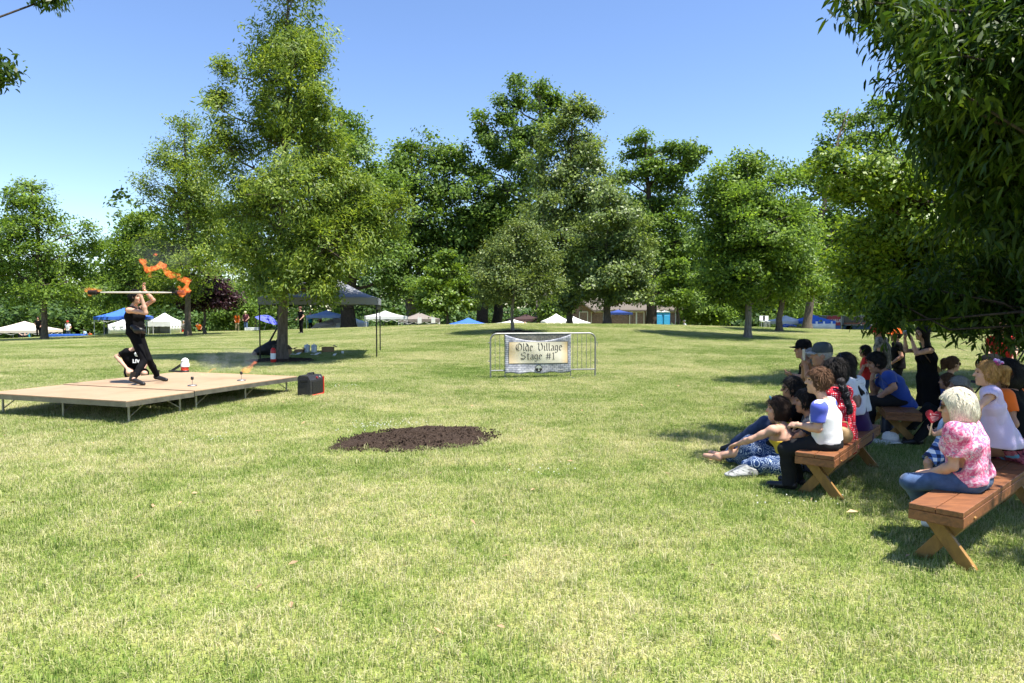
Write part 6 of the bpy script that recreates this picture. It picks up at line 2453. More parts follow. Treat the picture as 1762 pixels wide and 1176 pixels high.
# ---- woman in the white blouse
J = dict(pelvis=W(1475, 737, 7.6), neck=W(1465, 652, 7.6), head=W(1452, 629, 7.65), el=W(1474, 698, 7.47), wl=W(1459, 722, 7.62), er=W(1462, 695, 7.9), wr=W(1445, 720, 7.85), kl=W(1425, 740, 7.85), kr=W(1430, 740, 8.05), al=W(1430, 795, 7.85), ar=W(1436, 790, 8.05))
J['tl'], J['tr'] = on_ground(J['al'] + np.array([-.13, .1, 0]), .04), on_ground(J['ar'] + np.array([-.13, .1, 0]), .04)
kn = mid(J['kl'], J['kr'])
t, _, HR_ = person('long-haired woman in a white blouse and purple skirt seated on the bench', J, (-.66, .75, 0), 1., HF, skin=SKIN2, hair=HK, hair_style='long', top=dict(mat=WHT, sleeve=.42, hem=-.2, loose=.022, folds=1.6, name='blouse'),
       bottom=dict(mat=PURP, kind='skirt', cones=[(J['pelvis'], kn, .145, .13), (kn, kn + [0, 0, -.2], .12, .14), (J['pelvis'], J['pelvis'] + [.03, -.03, -.08], .14, .12)], waist=.24), shoes=dict(mat=LEATH), face=(-.95, .3, .0), female=True)
hb = MB().tube([J['head'] + HR_ @ np.array([.035 + .01 * math.sin(a), .098 * math.cos(a), .02 + .118 * math.sin(a)]) for a in np.linspace(.1, math.pi - .1, 12)], .007, 6)
hb.build('headband', NAVY, t)

# ---- woman on the grass in the yellow top
fw = (-.92, .4, 0)
J = dict(pelvis=W(1353, 790, 7.4), neck=W(1346, 729, 7.38), head=W(1337, 705, 7.42), sl=W(1329, 741, 7.22), el=W(1292, 757, 7.32), wl=W(1270, 764, 7.5), dl=W(1258, 768, 7.6), nl=(0, 0, -1), sr=W(1345, 738, 7.55), er=W(1305, 755, 7.72), wr=W(1274, 762, 7.66), dr=W(1262, 766, 7.66), nr=(0, 0, -1),
         kl=W(1296, 776, 7.5), kr=W(1300, 770, 7.74), al=W(1234, 785, 7.75), ar=W(1244, 782, 7.95), tl=W(1213, 784, 7.9), tr=W(1222, 779, 8.1))
a_ = mid(J['kl'], J['kr'])
q_ = W(1262, 781, 7.72)
t, _, HR_ = person('barefoot woman in a yellow halter top and navy batik skirt sitting on the grass', J, fw, .98, .0075, hair=HB, hair_style='bob', top=dict(mat=YELL, sleeve=0, hem=.04, loose=.014, upto=.62, neck=.03, folds=.8, name='halter_top'),
       bottom=dict(mat=BATIK, kind='skirt', cones=[(J['pelvis'] + [0, 0, .0], a_ + [0, 0, -.05], .19, .2), (a_ + [0, 0, -.05], q_, .2, .1), (J['pelvis'] + [0, 0, .0], J['kl'], .16, .12), (J['kl'], q_ + [.05, -.1, 0], .11, .07), (J['pelvis'] + [0, -.1, -.06], W(1300, 800, 7.25), .12, .09), (J['pelvis'] + [-.1, -.15, -.07], W(1285, 800, 7.3), .1, .07)], waist=.14, folds=1.8, ff=30), face=(-.97, .2, .02), female=True, hands=('relax', 'relax'))
st = MB().tube([J['neck'] + np.array([-.07, -.05, .01]), J['neck'] + np.array([.07, -.03, .01]), J['neck'] + np.array([.05, .08, .01])], .008, 6)
st.build('halter_strap', YELL, t)
sgm = MB()
for sg in (-1, 1):
    sgm.lathe(J['head'] + HR_ @ np.array([.075, sg * .034, .125]), [(.005, .006), (.025, .003), (.02, -.003)], 12, np.array([HR_[:, 1], HR_[:, 2], HR_[:, 0]]).T)
sgm.tube([J['head'] + HR_ @ np.array([.072, -.06, .125]), J['head'] + HR_ @ np.array([.078, 0, .13]), J['head'] + HR_ @ np.array([.072, .06, .125])], .004, 5)
sgm.build('pushed_up_sunglasses', M('blue_glint_lens', (.05, .25, .45), .1, .2, spec=.8), t)  # the blue glint on the lenses is put into their colour

# ---- boy in sunglasses on the grass
fw = (-.93, .36, 0)
J = dict(pelvis=W(1377, 772, 7.9), neck=W(1372, 696, 7.9), head=W(1362, 669, 7.94), el=W(1352, 722, 7.75), wl=W(1326, 725, 7.9), er=W(1360, 722, 8.15), wr=W(1332, 726, 8.15), kl=W(1317, 727, 7.95), kr=W(1324, 727, 8.2), al=W(1264, 764, 8.2), ar=W(1272, 762, 8.42), tl=W(1245, 772, 8.3), tr=W(1254, 770, 8.5))
person('dark-haired teenager in wraparound sunglasses sitting on the grass with blue-jeaned knees up', J, fw, .98, HF, skin=SKIN2, hair=HK, hair_style='short', top=dict(mat=BLACKC, sleeve=.6, hem=.1, loose=.02), bottom=dict(mat=JEAND, kind='trousers', loose=.02, folds=1.3), shoes=dict(mat=LEATH), face=(-.97, .2, -.03), glasses=True, headr=1.05)
# ---- boy between them
J = dict(pelvis=W(1402, 788, 7.25), neck=W(1394, 718, 7.25), head=W(1385, 692, 7.28), el=W(1380, 748, 7.12), wl=W(1362, 758, 7.3), er=W(1378, 745, 7.5), wr=W(1352, 752, 7.5), kl=W(1342, 752, 7.35), kr=W(1346, 752, 7.55), al=W(1308, 790, 7.5), ar=W(1312, 788, 7.7), tl=W(1296, 795, 7.55), tr=W(1300, 792, 7.75))
person('dark-haired boy in a navy shirt on the grass, half hidden by the seated boy', J, fw, .9, HF, skin=SKIN2, hair=HK, hair_style='short', top=dict(mat=NAVY, sleeve=.6, hem=.1, loose=.02), bottom=dict(mat=CHAR, kind='trousers'), shoes=dict(mat=LEATH), face=(-.95, .3, -.05), headr=1.08)

# ---- older man in a two-tone cap, on a stool
def stool(label, p, h):
    g = on_ground(p, 0)
    t = thing('camp_stool', label, 'stool', g)
    MB().box(g + [0, 0, h], (.36, .36, .03), ch=.01).build('seat', NAVY, t)
    for sx_ in (-1, 1):
        for sy_ in (-1, 1):
            MB().tube([g + [sx_ * .17, sy_ * .17, -.02], g + [sx_ * .15, sy_ * .15, h - .01]], .012, 6).build('leg', GALV, t)


J = dict(pelvis=W(1436, 718, 8.3), neck=W(1427, 642, 8.3), head=W(1413, 612, 8.33), el=W(1428, 690, 8.15), wl=W(1400, 700, 8.3), er=W(1425, 690, 8.6), wr=W(1398, 700, 8.6), kl=W(1375, 722, 8.35), kr=W(1378, 722, 8.55), al=W(1378, 768, 8.35), ar=W(1382, 765, 8.55))
J['tl'], J['tr'] = on_ground(J['al'] + np.array([-.16, .04, 0]), .04), on_ground(J['ar'] + np.array([-.16, .04, 0]), .04)
person('older man in a grey and black cap and pale yellow shirt behind the boy', J, (-.95, .3, 0), 1.05, HF, skin=SKIN2, hair=HG, hair_style='short', top=dict(mat=PYEL, sleeve=.6, hem=.1, loose=.022), bottom=dict(mat=KHAK, kind='shorts'), shoes=dict(mat=LEATH), face=(-.96, .25, -.05), hat=dict(mat=M('cap_grey', (.035, .045, .05), .7, .3), brim_mat=M('cap_brim_tan', (.30, .28, .24), .7)), headr=1.05)
stool('folding stool under the older man in the pale yellow shirt', J['pelvis'], .43)
# ---- person filming with a phone
J = dict(pelvis=W(1408, 715, 8.75), neck=W(1402, 641, 8.75), head=W(1397, 618, 8.78), el=W(1392, 655, 8.6), wl=W(1386, 630, 8.62), dl=W(1384, 618, 8.62), nl=(.3, .8, 0), er=W(1385, 655, 8.9), wr=W(1383, 632, 8.75), dr=W(1383, 620, 8.7), nr=(0, -.8, 0), kl=W(1355, 718, 8.8), kr=W(1358, 718, 9.0), al=W(1358, 765, 8.8), ar=W(1362, 762, 9.0))
J['tl'], J['tr'] = on_ground(J['al'] + np.array([-.16, .04, 0]), .04), on_ground(J['ar'] + np.array([-.16, .04, 0]), .04)
person('person in black and dark glasses holding up a phone beside the older man', J, (-.97, .2, 0), .98, HF, skin=SKIN2, hair=HG, hair_style='short', top=dict(mat=BLACKC, sleeve=.5, hem=.1, loose=.02), bottom=dict(mat=CHAR, kind='trousers'), shoes=dict(mat=LEATH), face=(-.98, .1, -.05), glasses=True, hands=('grip', 'grip'))
stool('folding stool under the person filming with a phone', J['pelvis'], .43)
p = W(1383.5, 611, 8.6)
ph = MB().box(p, (.012, .07, .145), ch=.004)
tag(ph.build('mobile_phone', M('silver_phone', (.45, .46, .48), .25, .1, metal=.5), None, p), 'silver mobile phone held up by the person in black', 'phone')
# ---- person in the black cap
J = dict(pelvis=W(1393, 688, 10.), neck=W(1389, 627, 10.), head=W(1381, 602, 10.02), el=W(1381, 652, 9.85), wl=W(1366, 646, 9.9), er=W(1380, 652, 10.25), wr=W(1364, 648, 10.2), kl=W(1350, 690, 10.), kr=W(1352, 690, 10.2), al=W(1352, 728, 10.), ar=W(1354, 726, 10.2))
J['tl'], J['tr'] = on_ground(J['al'] + np.array([-.16, .04, 0]), .04), on_ground(J['ar'] + np.array([-.16, .04, 0]), .04)
person('person in a plain black peaked cap and black shirt, farthest of the seated front group', J, (-.97, .2, 0), 1.0, .011, skin=SKIN2, hair=HK, hair_style='short', top=dict(mat=BLACKC, sleeve=.5, hem=.1, loose=.02), bottom=dict(mat=CHAR, kind='trousers'), shoes=dict(mat=LEATH), face=(-.98, .1, -.02), hat=dict(mat=BLACKC), headr=1.05)
stool('folding stool under the person in the black peaked cap', J['pelvis'], .43)

# ---- man in the blue t-shirt
J = dict(pelvis=W(1551, 688, 9.36), neck=W(1525, 641, 9.38), head=W(1507, 625, 9.42), sl=W(1529, 648, 9.2), el=W(1538, 667, 9.14), wl=W(1513, 683, 9.25), dl=W(1502, 687, 9.3), nl=(0, 0, -1), er=W(1504, 676, 9.6), wr=W(1500, 655, 9.52), dr=W(1502, 643, 9.5), nr=(1, 0, 0), kl=W(1497, 690, 9.28), kr=W(1492, 691, 9.6), al=W(1497, 742, 9.3), ar=W(1492, 738, 9.62))
J['tl'], J['tr'] = on_ground(J['al'] + np.array([-.17, .03, 0]), .04), on_ground(J['ar'] + np.array([-.17, .03, 0]), .04)
person('man in a royal blue t-shirt leaning on his knees with chin on hand', J, (-.95, .3, 0), 1.02, HF, skin=SKIN2, hair=HK, hair_style='short', top=dict(mat=RBLUE, sleeve=.6, hem=.12, loose=.022, folds=1.4), bottom=dict(mat=CHAR, kind='trousers', folds=1.2), shoes=dict(mat=LEATH), face=(-.96, .1, -.25), hands=('relax', 'grip'), headr=1.05)

# ---- woman in the long black dress, taking a photograph
dd = 11.2
J = dict(pelvis=W(1596, 650, dd), neck=W(1594, 596, dd), head=W(1586, 574, dd), sl=W(1600, 603, dd - .15), el=W(1577, 609, dd - .2), wl=W(1569, 585, dd - .12), dl=W(1563, 574, dd - .08), nl=(-.4, .9, 0), sr=W(1590, 603, dd + .15), er=W(1559, 604, dd + .1), wr=W(1557, 583, dd + .06), dr=W(1559, 572, dd + .02), nr=(.3, -.9, 0),
         kl=W(1599, 682, dd - .09), kr=W(1602, 682, dd + .09))
J['al'], J['ar'] = on_ground(W(1594, 700, dd - .08), .09), on_ground(W(1600, 700, dd + .1), .09)
J['tl'], J['tr'] = on_ground(J['al'] + np.array([-.15, 0, 0]), .03), on_ground(J['ar'] + np.array([-.15, 0, 0]), .03)
hm_ = on_ground(W(1598, 700, dd), .14)
t, _, _ = person('woman in a long sleeveless black dress standing and raising a camera', J, (-.97, -.1, 0), .93, .0095, hair=HK, hair_style='long', top=dict(mat=BLACKC, sleeve=0, hem=.0, loose=.014, name='bodice', neck=.07),
       bottom=dict(mat=BLACKC, kind='skirt', cones=[(J['pelvis'] + [0, sy, 0], mid(J['pelvis'], hm_, .5) + [.02, sy, 0], .115, .13) for sy in (-.08, .08)] + [(mid(J['pelvis'], hm_, .5) + [.02, sy, 0], hm_ + [0, sy, .05], .13, .14) for sy in (-.08, .08)], waist=.16, folds=1.6, ff=34, dirs=(1, .4, 0), cuts=[(hm_, (0, 0, -1))]), shoes=dict(mat=LEATH), face=(-.98, -.05, .05), female=True, hands=('grip', 'grip'))
p = W(1560.5, 573, dd)
cmr = MB().box(p, (.05, .12, .08), ch=.01).lathe(p, [(.03, .02), (.03, .055), (.025, .06)], 14, np.array([[0, 0, -1], [0, 1, 0], [1, 0, 0]]))
tag(cmr.build('camera', M('camera_grey', (.28, .28, .27), .35, .2, metal=.4), None, p), 'small silver-grey camera held up by the woman in black', 'camera')
p = W(1611, 637, dd - .1)
tbg = thing('shoulder_bag', 'small tan pouch on a brown strap at the hip of the woman in black', 'bag', p)
MB().box(p, (.1, .06, .12), np.array(Matrix.Rotation(-.45, 3, 'Y')), ch=.02).build('pouch', TANB, tbg)
MB().tube([W(1607, 632, dd - .12), W(1597, 618, dd - .19), W(1588, 606, dd - .16)], .008, 5).build('strap', M('brown_strap', (.10, .05, .025), .6), tbg)

# ---- woman in blue on the grass behind
dd = 11.
J = dict(pelvis=on_ground(W(1626, 700, dd), .13), neck=W(1632, 648, dd), head=W(1640, 627, dd), el=W(1644, 668, dd - .2), wl=W(1652, 690, dd - .1), er=W(1640, 665, dd + .25), wr=W(1652, 688, dd + .2))
J['kl'], J['kr'] = W(1668, 672, dd - .1), W(1668, 672, dd + .15)
J['al'], J['ar'] = on_ground(W(1690, 700, dd - .1), .08), on_ground(W(1690, 700, dd + .15), .08)
J['tl'], J['tr'] = on_ground(J['al'] + np.array([.15, 0, 0]), .03), on_ground(J['ar'] + np.array([.15, 0, 0]), .03)
person('woman in a royal blue sundress sitting on the grass and looking to the right', J, (.95, -.1, 0), .95, .011, hair=HBR, hair_style='pony', top=dict(mat=RBLUE, sleeve=0, hem=.05, loose=.014, neck=.09), bottom=dict(mat=RBLUE, kind='shorts', len=.4), shoes=dict(mat=LEATH), face=(.97, -.1, -.05), female=True, glasses=True)

# ---- girl in the lilac dress and the person she sits on
J = dict(pelvis=W(1752, 768, 6.05), neck=W(1739, 672, 6.15), head=W(1729, 646, 6.2), el=W(1745, 730, 5.95), wl=W(1722, 752, 6.05), er=W(1722, 728, 6.5), wr=W(1705, 750, 6.4), kl=W(1692, 776, 6.15), kr=W(1704, 776, 6.4), al=W(1692, 838, 6.2), ar=W(1704, 832, 6.4))
J['tl'], J['tr'] = on_ground(J['al'] + np.array([-.12, .12, 0]), .04), on_ground(J['ar'] + np.array([-.12, .12, 0]), .04)
kn = mid(J['kl'], J['kr'])
t, _, _ = person('person in a black and orange top and floral skirt holding the girl', J, (-.64, .77, 0), 1.0, HF, skin=SKIN2, hair=HK, hair_style='bob', top=dict(mat=BLACKC, sleeve=.5, hem=.02, loose=.018, sleeve_mat=ORNG), bottom=dict(mat=DFLOR, kind='skirt', cones=[(J['pelvis'], kn, .15, .14), (kn, kn + [0, 0, -.15], .13, .15), (J['pelvis'] + [.02, -.05, -.02], J['pelvis'] + [-.02, -.16, -.08], .13, .09)], waist=.14, folds=1.3), shoes=dict(mat=LEATH), face=(-.9, .4, 0), female=True)
fw = (-.82, .56, 0)
J = dict(pelvis=W(1717, 742, 5.8), neck=W(1704, 672, 5.78), head=W(1698, 644, 5.8), el=W(1684, 702, 5.66), wl=W(1681, 735, 5.7), er=W(1690, 700, 5.95), wr=W(1684, 730, 5.95), kl=W(1690, 752, 5.9), kr=W(1695, 752, 6.0), al=W(1690, 800, 5.95), ar=W(1696, 798, 6.05))
J['tl'], J['tr'] = J['al'] + np.array([-.08, .06, -.03]), J['ar'] + np.array([-.08, .06, -.03])
kn = mid(J['kl'], J['kr'])
t, _, HR_ = person('small blond girl in a sleeveless lilac dress with a pink hair bow', J, fw, .66, .0075, hair=HBL, hair_style='pony', top=dict(mat=LILAC, sleeve=0, hem=.05, loose=.02, neck=.075, name='bodice', folds=.8),
       bottom=dict(mat=LILAC, kind='skirt', cones=[(mid(J['neck'], J['pelvis'], .4), J['pelvis'] + [.0, -.02, -.02], .085, .12), (J['pelvis'], kn, .11, .10), (J['pelvis'] + [.0, -.03, -.02], J['pelvis'] + [.02, -.04, -.1], .115, .14)], waist=.5, cutwaist=False, folds=1.4, ff=36, dirs=(.8, .5, 0), cuts=[(J['pelvis'] + [0, 0, -.13], (0, 0, -1))]), shoes=dict(mat=WSHOE), face=(-.9, .42, .02), female=True, child=True, headr=1.3,
       base=np.array([J['pelvis'][0], J['pelvis'][1], J['pelvis'][2] - .1]))
bw = MB()
hc = J['head'] + HR_ @ np.array([-.075, 0, .095])
for k in range(7):
    a = k * .9
    d_ = np.array([math.cos(a) * .032, math.sin(a * 1.3) * .03, .005 + .02 * math.sin(a)])
    bw.lathe(hc + d_, [(.003, -.014), (.017, -.005), (.015, .008), (.004, .016)], 8, np.array(Matrix.Rotation(a, 3, 'X')))
bw.build('hair_bow', pattern('pink_bow_ribbon', lambda nt, co: ramp(nt, noise(nt, co, 22, 2), [(.42, (.50, .06, .26)), (.55, (.60, .42, .66))])), t)

# ---- right edge
J = dict(pelvis=W(1783, 765, 6.6), neck=W(1768, 682, 6.6), head=W(1757, 656, 6.65), el=W(1768, 728, 6.45), wl=W(1745, 745, 6.6), kl=W(1722, 772, 6.8), kr=W(1728, 770, 7.0), al=W(1726, 830, 6.8), ar=W(1732, 826, 7.0))
J['tl'], J['tr'] = on_ground(J['al'] + np.array([-.12, .12, 0]), .04), on_ground(J['ar'] + np.array([-.12, .12, 0]), .04)
person('dark-haired person in a grey-blue shirt cut off by the right edge', J, (-.64, .77, 0), 1.0, .011, skin=SKIN2, hair=HK, hair_style='bob', top=dict(mat=GRBL, sleeve=.6, hem=.1, loose=.02), bottom=dict(mat=CHAR, kind='trousers'), shoes=dict(mat=LEATH), face=(-.9, .4, 0), eyes=False)

# ---- child in plaid shorts with a red fan
J = dict(pelvis=W(1628, 768, 6.1), neck=W(1640, 712, 6.1), head=W(1648, 690, 6.12), el=W(1626, 742, 5.98), wl=W(1608, 748, 6.02), dl=W(1602, 742, 6.05), nl=(0, .5, .8), er=W(1622, 738, 6.3), wr=W(1606, 744, 6.2), dr=W(1600, 738, 6.15), nr=(0, -.5, .8), kl=W(1597, 796, 6.05), kr=W(1613, 796, 6.2), al=W(1601, 862, 6.05), ar=W(1616, 858, 6.25))
J['tl'], J['tr'] = on_ground(J['al'] + np.array([-.1, .07, 0]), .04), on_ground(J['ar'] + np.array([-.1, .07, 0]), .04)
person('child in a light blue top and plaid shorts half hidden by the white-haired woman', J, (-.8, .55, 0), .66, HF, skin=SKIN, hair=HBR, hair_style='short', top=dict(mat=LBLU, sleeve=.3, hem=.1, loose=.016), bottom=dict(mat=PLAID, kind='shorts', len=.46, loose=.03, folds=1.3), shoes=dict(mat=WSHOE), child=True, headr=1.4)
p = W(1606, 717, 6.0)
tf = thing('hand_fan', 'red heart-shaped paper fan with white print held by the plaid child', 'fan', p)
hp_ = []
for a in np.linspace(0, 2 * math.pi, 40, endpoint=False):
    hp_.append((.078 * (math.sin(a) ** 3), .07 * (.8125 * math.cos(a) - .3125 * math.cos(2 * a) - .125 * math.cos(3 * a) - .0625 * math.cos(4 * a))))
Rf = np.array([unit([1, .1, -.18]), unit([.18, 0, 1])])
MB().prism([p + Rf[0] * a + Rf[1] * b + np.array([0, 0, 0]) for a, b in hp_], [0, .004, 0]).build('paper', M('fan_red', (.32, .012, .03), .5, .15), tf)
pr = MB()
for k, (x0, x1, z, w) in enumerate(((-.015, .045, .022, .004), (-.03, .05, 0, .0035), (-.03, .05, -.012, .003), (-.022, .045, -.024, .003), (-.01, .03, -.036, .003))):
    pr.add([p + Rf[0] * a + Rf[1] * b + np.array([0, -.003, 0]) for a, b in ((x0, z - w / 2), (x1, z - w / 2), (x1, z + w / 2), (x0, z + w / 2))], [(0, 1, 2, 3)])
pr.add([p + Rf[0] * a + Rf[1] * b + np.array([0, -.003, 0]) for a, b in ((-.04, .01), (-.022, .01), (-.032, .03))], [(0, 1, 2)])
pr.build('print', M('fan_print', (.6, .45, .47), .5), tf)
MB().beam(p - Rf[1] * .06, p - Rf[1] * .17, .012, .005, (0, 1, 0)).build('handle', M('fan_stick', (.5, .38, .22), .6), tf)


# ---- people standing or sitting beyond the audience, simpler because they are farther
def stand(label, px, top_py, d, s=None, fwd=(-1, 0, 0), shirt=RED, pants=CHAR, skin=SKIN, hair=HB, style='short', hat=None, h=.016, group=None, arms=None, female=False, sleeve=.5, lean=0., shorts=False, child=False, headr=1.):
    g = ground(px, d)
    zt = W(px, top_py, d)[2]
    if s is None:
        s = float(np.clip((zt - g[2]) / 1.72, .55, 1.12))
    f, l, u = frame_of(fwd)
    P = lambda a, b, c: g + (f * a + l * b) * s + np.array([0, 0, c * s])
    J = dict(pelvis=P(-.02, 0, .93), neck=P(.02 + lean, 0, 1.43 - abs(lean) * .3), head=P(.05 + lean * 1.4, 0, 1.60 - abs(lean) * .5), kl=P(.03, .1, .5), kr=P(.0, -.1, .5), al=P(0, .12, .09), ar=P(-.06, -.12, .09), tl=P(.15, .13, .03), tr=P(.09, -.14, .03))
    A = arms or {}
    J['el'], J['wl'] = P(*A.get('el', (-.03, .26, 1.12))), P(*A.get('wl', (.16, .22, .95)))
    J['er'], J['wr'] = P(*A.get('er', (-.03, -.26, 1.12))), P(*A.get('wr', (.16, -.2, .95)))
    return person(label, J, fwd, s, h, skin=skin, hair=hair, hair_style=style, top=dict(mat=shirt, sleeve=sleeve, hem=.1, loose=.02), bottom=dict(mat=pants, kind='shorts' if shorts else 'trousers', len=.46 if shorts else 1.), shoes=dict(mat=LEATH), hat=hat, eyes=False, group=group, female=female, child=child, headr=headr, base=g)


def seated(label, px, head_py, d, fwd=(-1, 0, 0), shirt=RED, pants=CHAR, skin=SKIN, hair=HB, style='short', h=.02, chair_h=.42, group=None, hat=None, s=.98, seat=True, female=False, short='', sleeve=.5):
    g = ground(px, d)
    short = short or ' '.join(label.split()[:9])
    f, l, u = frame_of(fwd)
    z0 = chair_h
    P = lambda a, b, c: g + (f * a + l * b) * s + np.array([0, 0, c * s])
    J = dict(pelvis=P(-.05, 0, z0 + .1), neck=P(.02, 0, z0 + .6), head=P(.07, 0, z0 + .77), el=P(.05, .24, z0 + .32), wl=P(.25, .15, z0 + .2), er=P(.05, -.24, z0 + .32), wr=P(.25, -.15, z0 + .2))
    if z0 > .3:
        J.update(kl=P(.38, .12, z0 + .06), kr=P(.38, -.12, z0 + .06), al=P(.36, .13, .09), ar=P(.36, -.13, .09), tl=P(.52, .14, .03), tr=P(.52, -.14, .03))
    else:
        J.update(kl=P(.32, .14, .42), kr=P(.32, -.14, .42), al=P(.55, .13, .09), ar=P(.55, -.13, .09), tl=P(.7, .14, .05), tr=P(.7, -.14, .05))
    r = person(label, J, fwd, s, h, skin=skin, hair=hair, hair_style=style, top=dict(mat=shirt, sleeve=sleeve, hem=.1, loose=.02), bottom=dict(mat=pants, kind='trousers'), shoes=dict(mat=LEATH), hat=hat, eyes=False, group=group, female=female, base=g)
    if seat and z0 > .3:
        t = thing('camp_chair', 'camp chair of ' + short, 'chair', g + f * -.05, 'camp chairs of the crowd')
        MB().box(P(.05, 0, z0 - .03), (.42, .42, .03), rotz(math.atan2(f[1], f[0])), ch=.01).build('seat', NAVY, t)
        MB().box(P(-.2, 0, z0 + .22), (.03, .42, .42), rotz(math.atan2(f[1], f[0])), ch=.01).build('backrest', NAVY, t)
        for a in (-.13, .22):
            for b in (-.18, .18):
                MB().tube([P(a, b, -.02), P(a, b, z0 - .04)], .012, 5).build('leg', DARKM, t)
    return r


# people just behind the blue-shirted man and near the stroller
stand('person in a mottled grey shirt raising one arm behind the blue-shirted man', 1519, 556, 11.6, None, (-.7, .6, 0), CAMO, KHAK, SKIN2, HB, 'short', arms=dict(er=(.12, -.28, 1.3), wr=(.2, -.3, 1.58)), h=.012)
g = ground(1519, 11.6)
rs = Solid(g + [-.3, -.3, 1.0], g + [.3, .3, 1.7], .014)
for a in np.linspace(0, 2 * math.pi, 12, endpoint=False):
    rs.ell(g + [.12 * math.cos(a) - .02, .1 * math.sin(a), 1.44 + .04 * math.cos(a)], (.05, .05, .06), None, .03)
rs.ripple(.006, 50, 2)
tag(rs.build('red_scarf', RED, None, g + [0, 0, 1.4]), 'crimson scarf round the neck of the person in mottled grey', 'scarf')
stand('child in a red-orange cap and dark shirt between the photographer and the grey-shirted person', 1546, 585, 12.6,   .78, (-.9, .3, 0), BLACKC, CHAR, SKIN2, HK, 'short', hat=dict(mat=ORNG), h=.013, child=True, headr=1.15)
stand('small child in a red t-shirt at the left of the blue-shirted man', 1492, 604, 12., .62, (-.8, .4, 0), RED, JEAND, SKIN2, HK, 'short', h=.013, arms=dict(el=(.1, .3, 1.1), wl=(.2, .42, .9)), child=True, headr=1.3)
stand('person in a red t-shirt standing behind the black pushchair under the leaves', 1724, 556, 12.4, None, (-.5, -.8, 0), RED, NAVY, SKIN, HBR, 'short', h=.012, arms=dict(el=(.08, .25, 1.1), wl=(.3, .2, 1.02), er=(.08, -.25, 1.1), wr=(.3, -.2, 1.02)))
seated('grey-haired person in a mottled top seated low beyond the white-haired woman', 1662, 655, 8.6, (-.8, .5, 0), CAMO, CHAR, SKIN2, HG, 'short', .012, .12, s=.9, sleeve=1.7)
seated('person with tousled brownish hair seated low just left of the grey-haired person', 1640, 662, 9.6, (-.8, .5, 0), CAMO, CHAR, SKIN2, HBR, 'short', .012, .1, s=.85, sleeve=1.7)

# pushchair
g = ground(1716, 11.9)
t = thing('pushchair', 'black pushchair standing in the shade under the hanging leaves', 'pushchair', g)
st = Solid(g + [-.4, -.4, 0], g + [.4, .4, 1.2], .018)
st.ell(g + [-.08, 0, .72], (.27, .23, .25), None, .02).ell(g + [-.2, -.0, .62], (.26, .19, .24), None, .03, sub=True)
st.build('hood', BLACKC, t)
MB().beam(g + [.18, 0, .8], g + [.0, 0, .42], .4, .04, (1, 0, 0)).beam(g + [.0, 0, .42], g + [-.3, 0, .46], .4, .05).build('seat', NAVY, t)
for sy_ in (-.21, .21):
    MB().tube([g + [-.33, sy_, .1], g + [.12, sy_, .65], g + [.32, sy_, 1.02]], .014, 6).tube([g + [.3, sy_, .1], g + [.0, sy_, .5]], .014, 6).build('frame', DARKM, t)
MB().tube([g + [.32, -.21, 1.02], g + [.35, 0, 1.03], g + [.32, .21, 1.02]], .017, 6).build('push_handle', BLK, t)
for sx_ in (-.33, .3):
    for sy_ in (-.24, .24):
        w_ = MB().lathe(g + [sx_, sy_, .11], [(.075, -.02), (.11, -.018), (.11, .018), (.075, .02)], 16, np.array([[1, 0, 0], [0, 0, -1], [0, 1, 0]]))
        w_.build('wheel', BLK, t)

# handbag on the bench, jacket on the grass
p = B2(.62, .1, .45)
p = W(1448, 763, 6.75)
p[2] = T1(p[0], p[1]) + .45
t = thing('handbag', 'small tan handbag on the bench between the boy and the polka-dot dress', 'handbag', p)
hs2 = Solid(p + [-.16, -.16, -.02], p + [.16, .16, .26], .009)
hs2.ell(p + [0, 0, .085], (.105, .06, .09), rotz(-.5), .01)
hs2.cut(p + [0, 0, .003], (0, 0, -1))
hs2.build('bag_body', TANB, t)
MB().tube([p + [-.07, .03, .13], p + [-.04, .02, .22], p + [.04, -.02, .22], p + [.07, -.03, .13]], .008, 6).build('handle', TANB, t)
g = G(1276, 822)
jk = Solid(g + [-.32, -.25, -.05], g + [.32, .25, .3], .009)
jk.ell(g + [0, .02, .04], (.14, .1, .055), rotz(.2), .03).ell(g + [-.1, 0, .03], (.09, .08, .035), None, .03).ell(g + [.1, .01, .045], (.07, .07, .055), None, .03).ell(g + [.03, .03, .075], (.08, .06, .04), None, .04)
jk.ripple(.013, 26, 12, dirs=(.5, .4, .9))
jk.cut(g + [0, 0, .004], (0, 0, -1))
m_, nt_, b_ = nodes_of('grey_creased_jacket')
co_ = coords(nt_)
nt_.links.new(ramp(nt_, noise(nt_, stretch(nt_, co_, (1, 1, 2.5)), 9, 3, .5, 2.5), [(.34, (.025, .025, .025)), (.42, (.20, .21, .20)), (.6, (.33, .34, .33)), (.72, (.14, .14, .14))]), b_.inputs['Base Color'])  # uneven greys, with dark fold creases painted into the colour
b_.inputs['Roughness'].default_value = .8
tag(jk.build('jacket', m_, None, g), 'crumpled grey and black jacket dropped on the grass by the batik skirt', 'jacket')

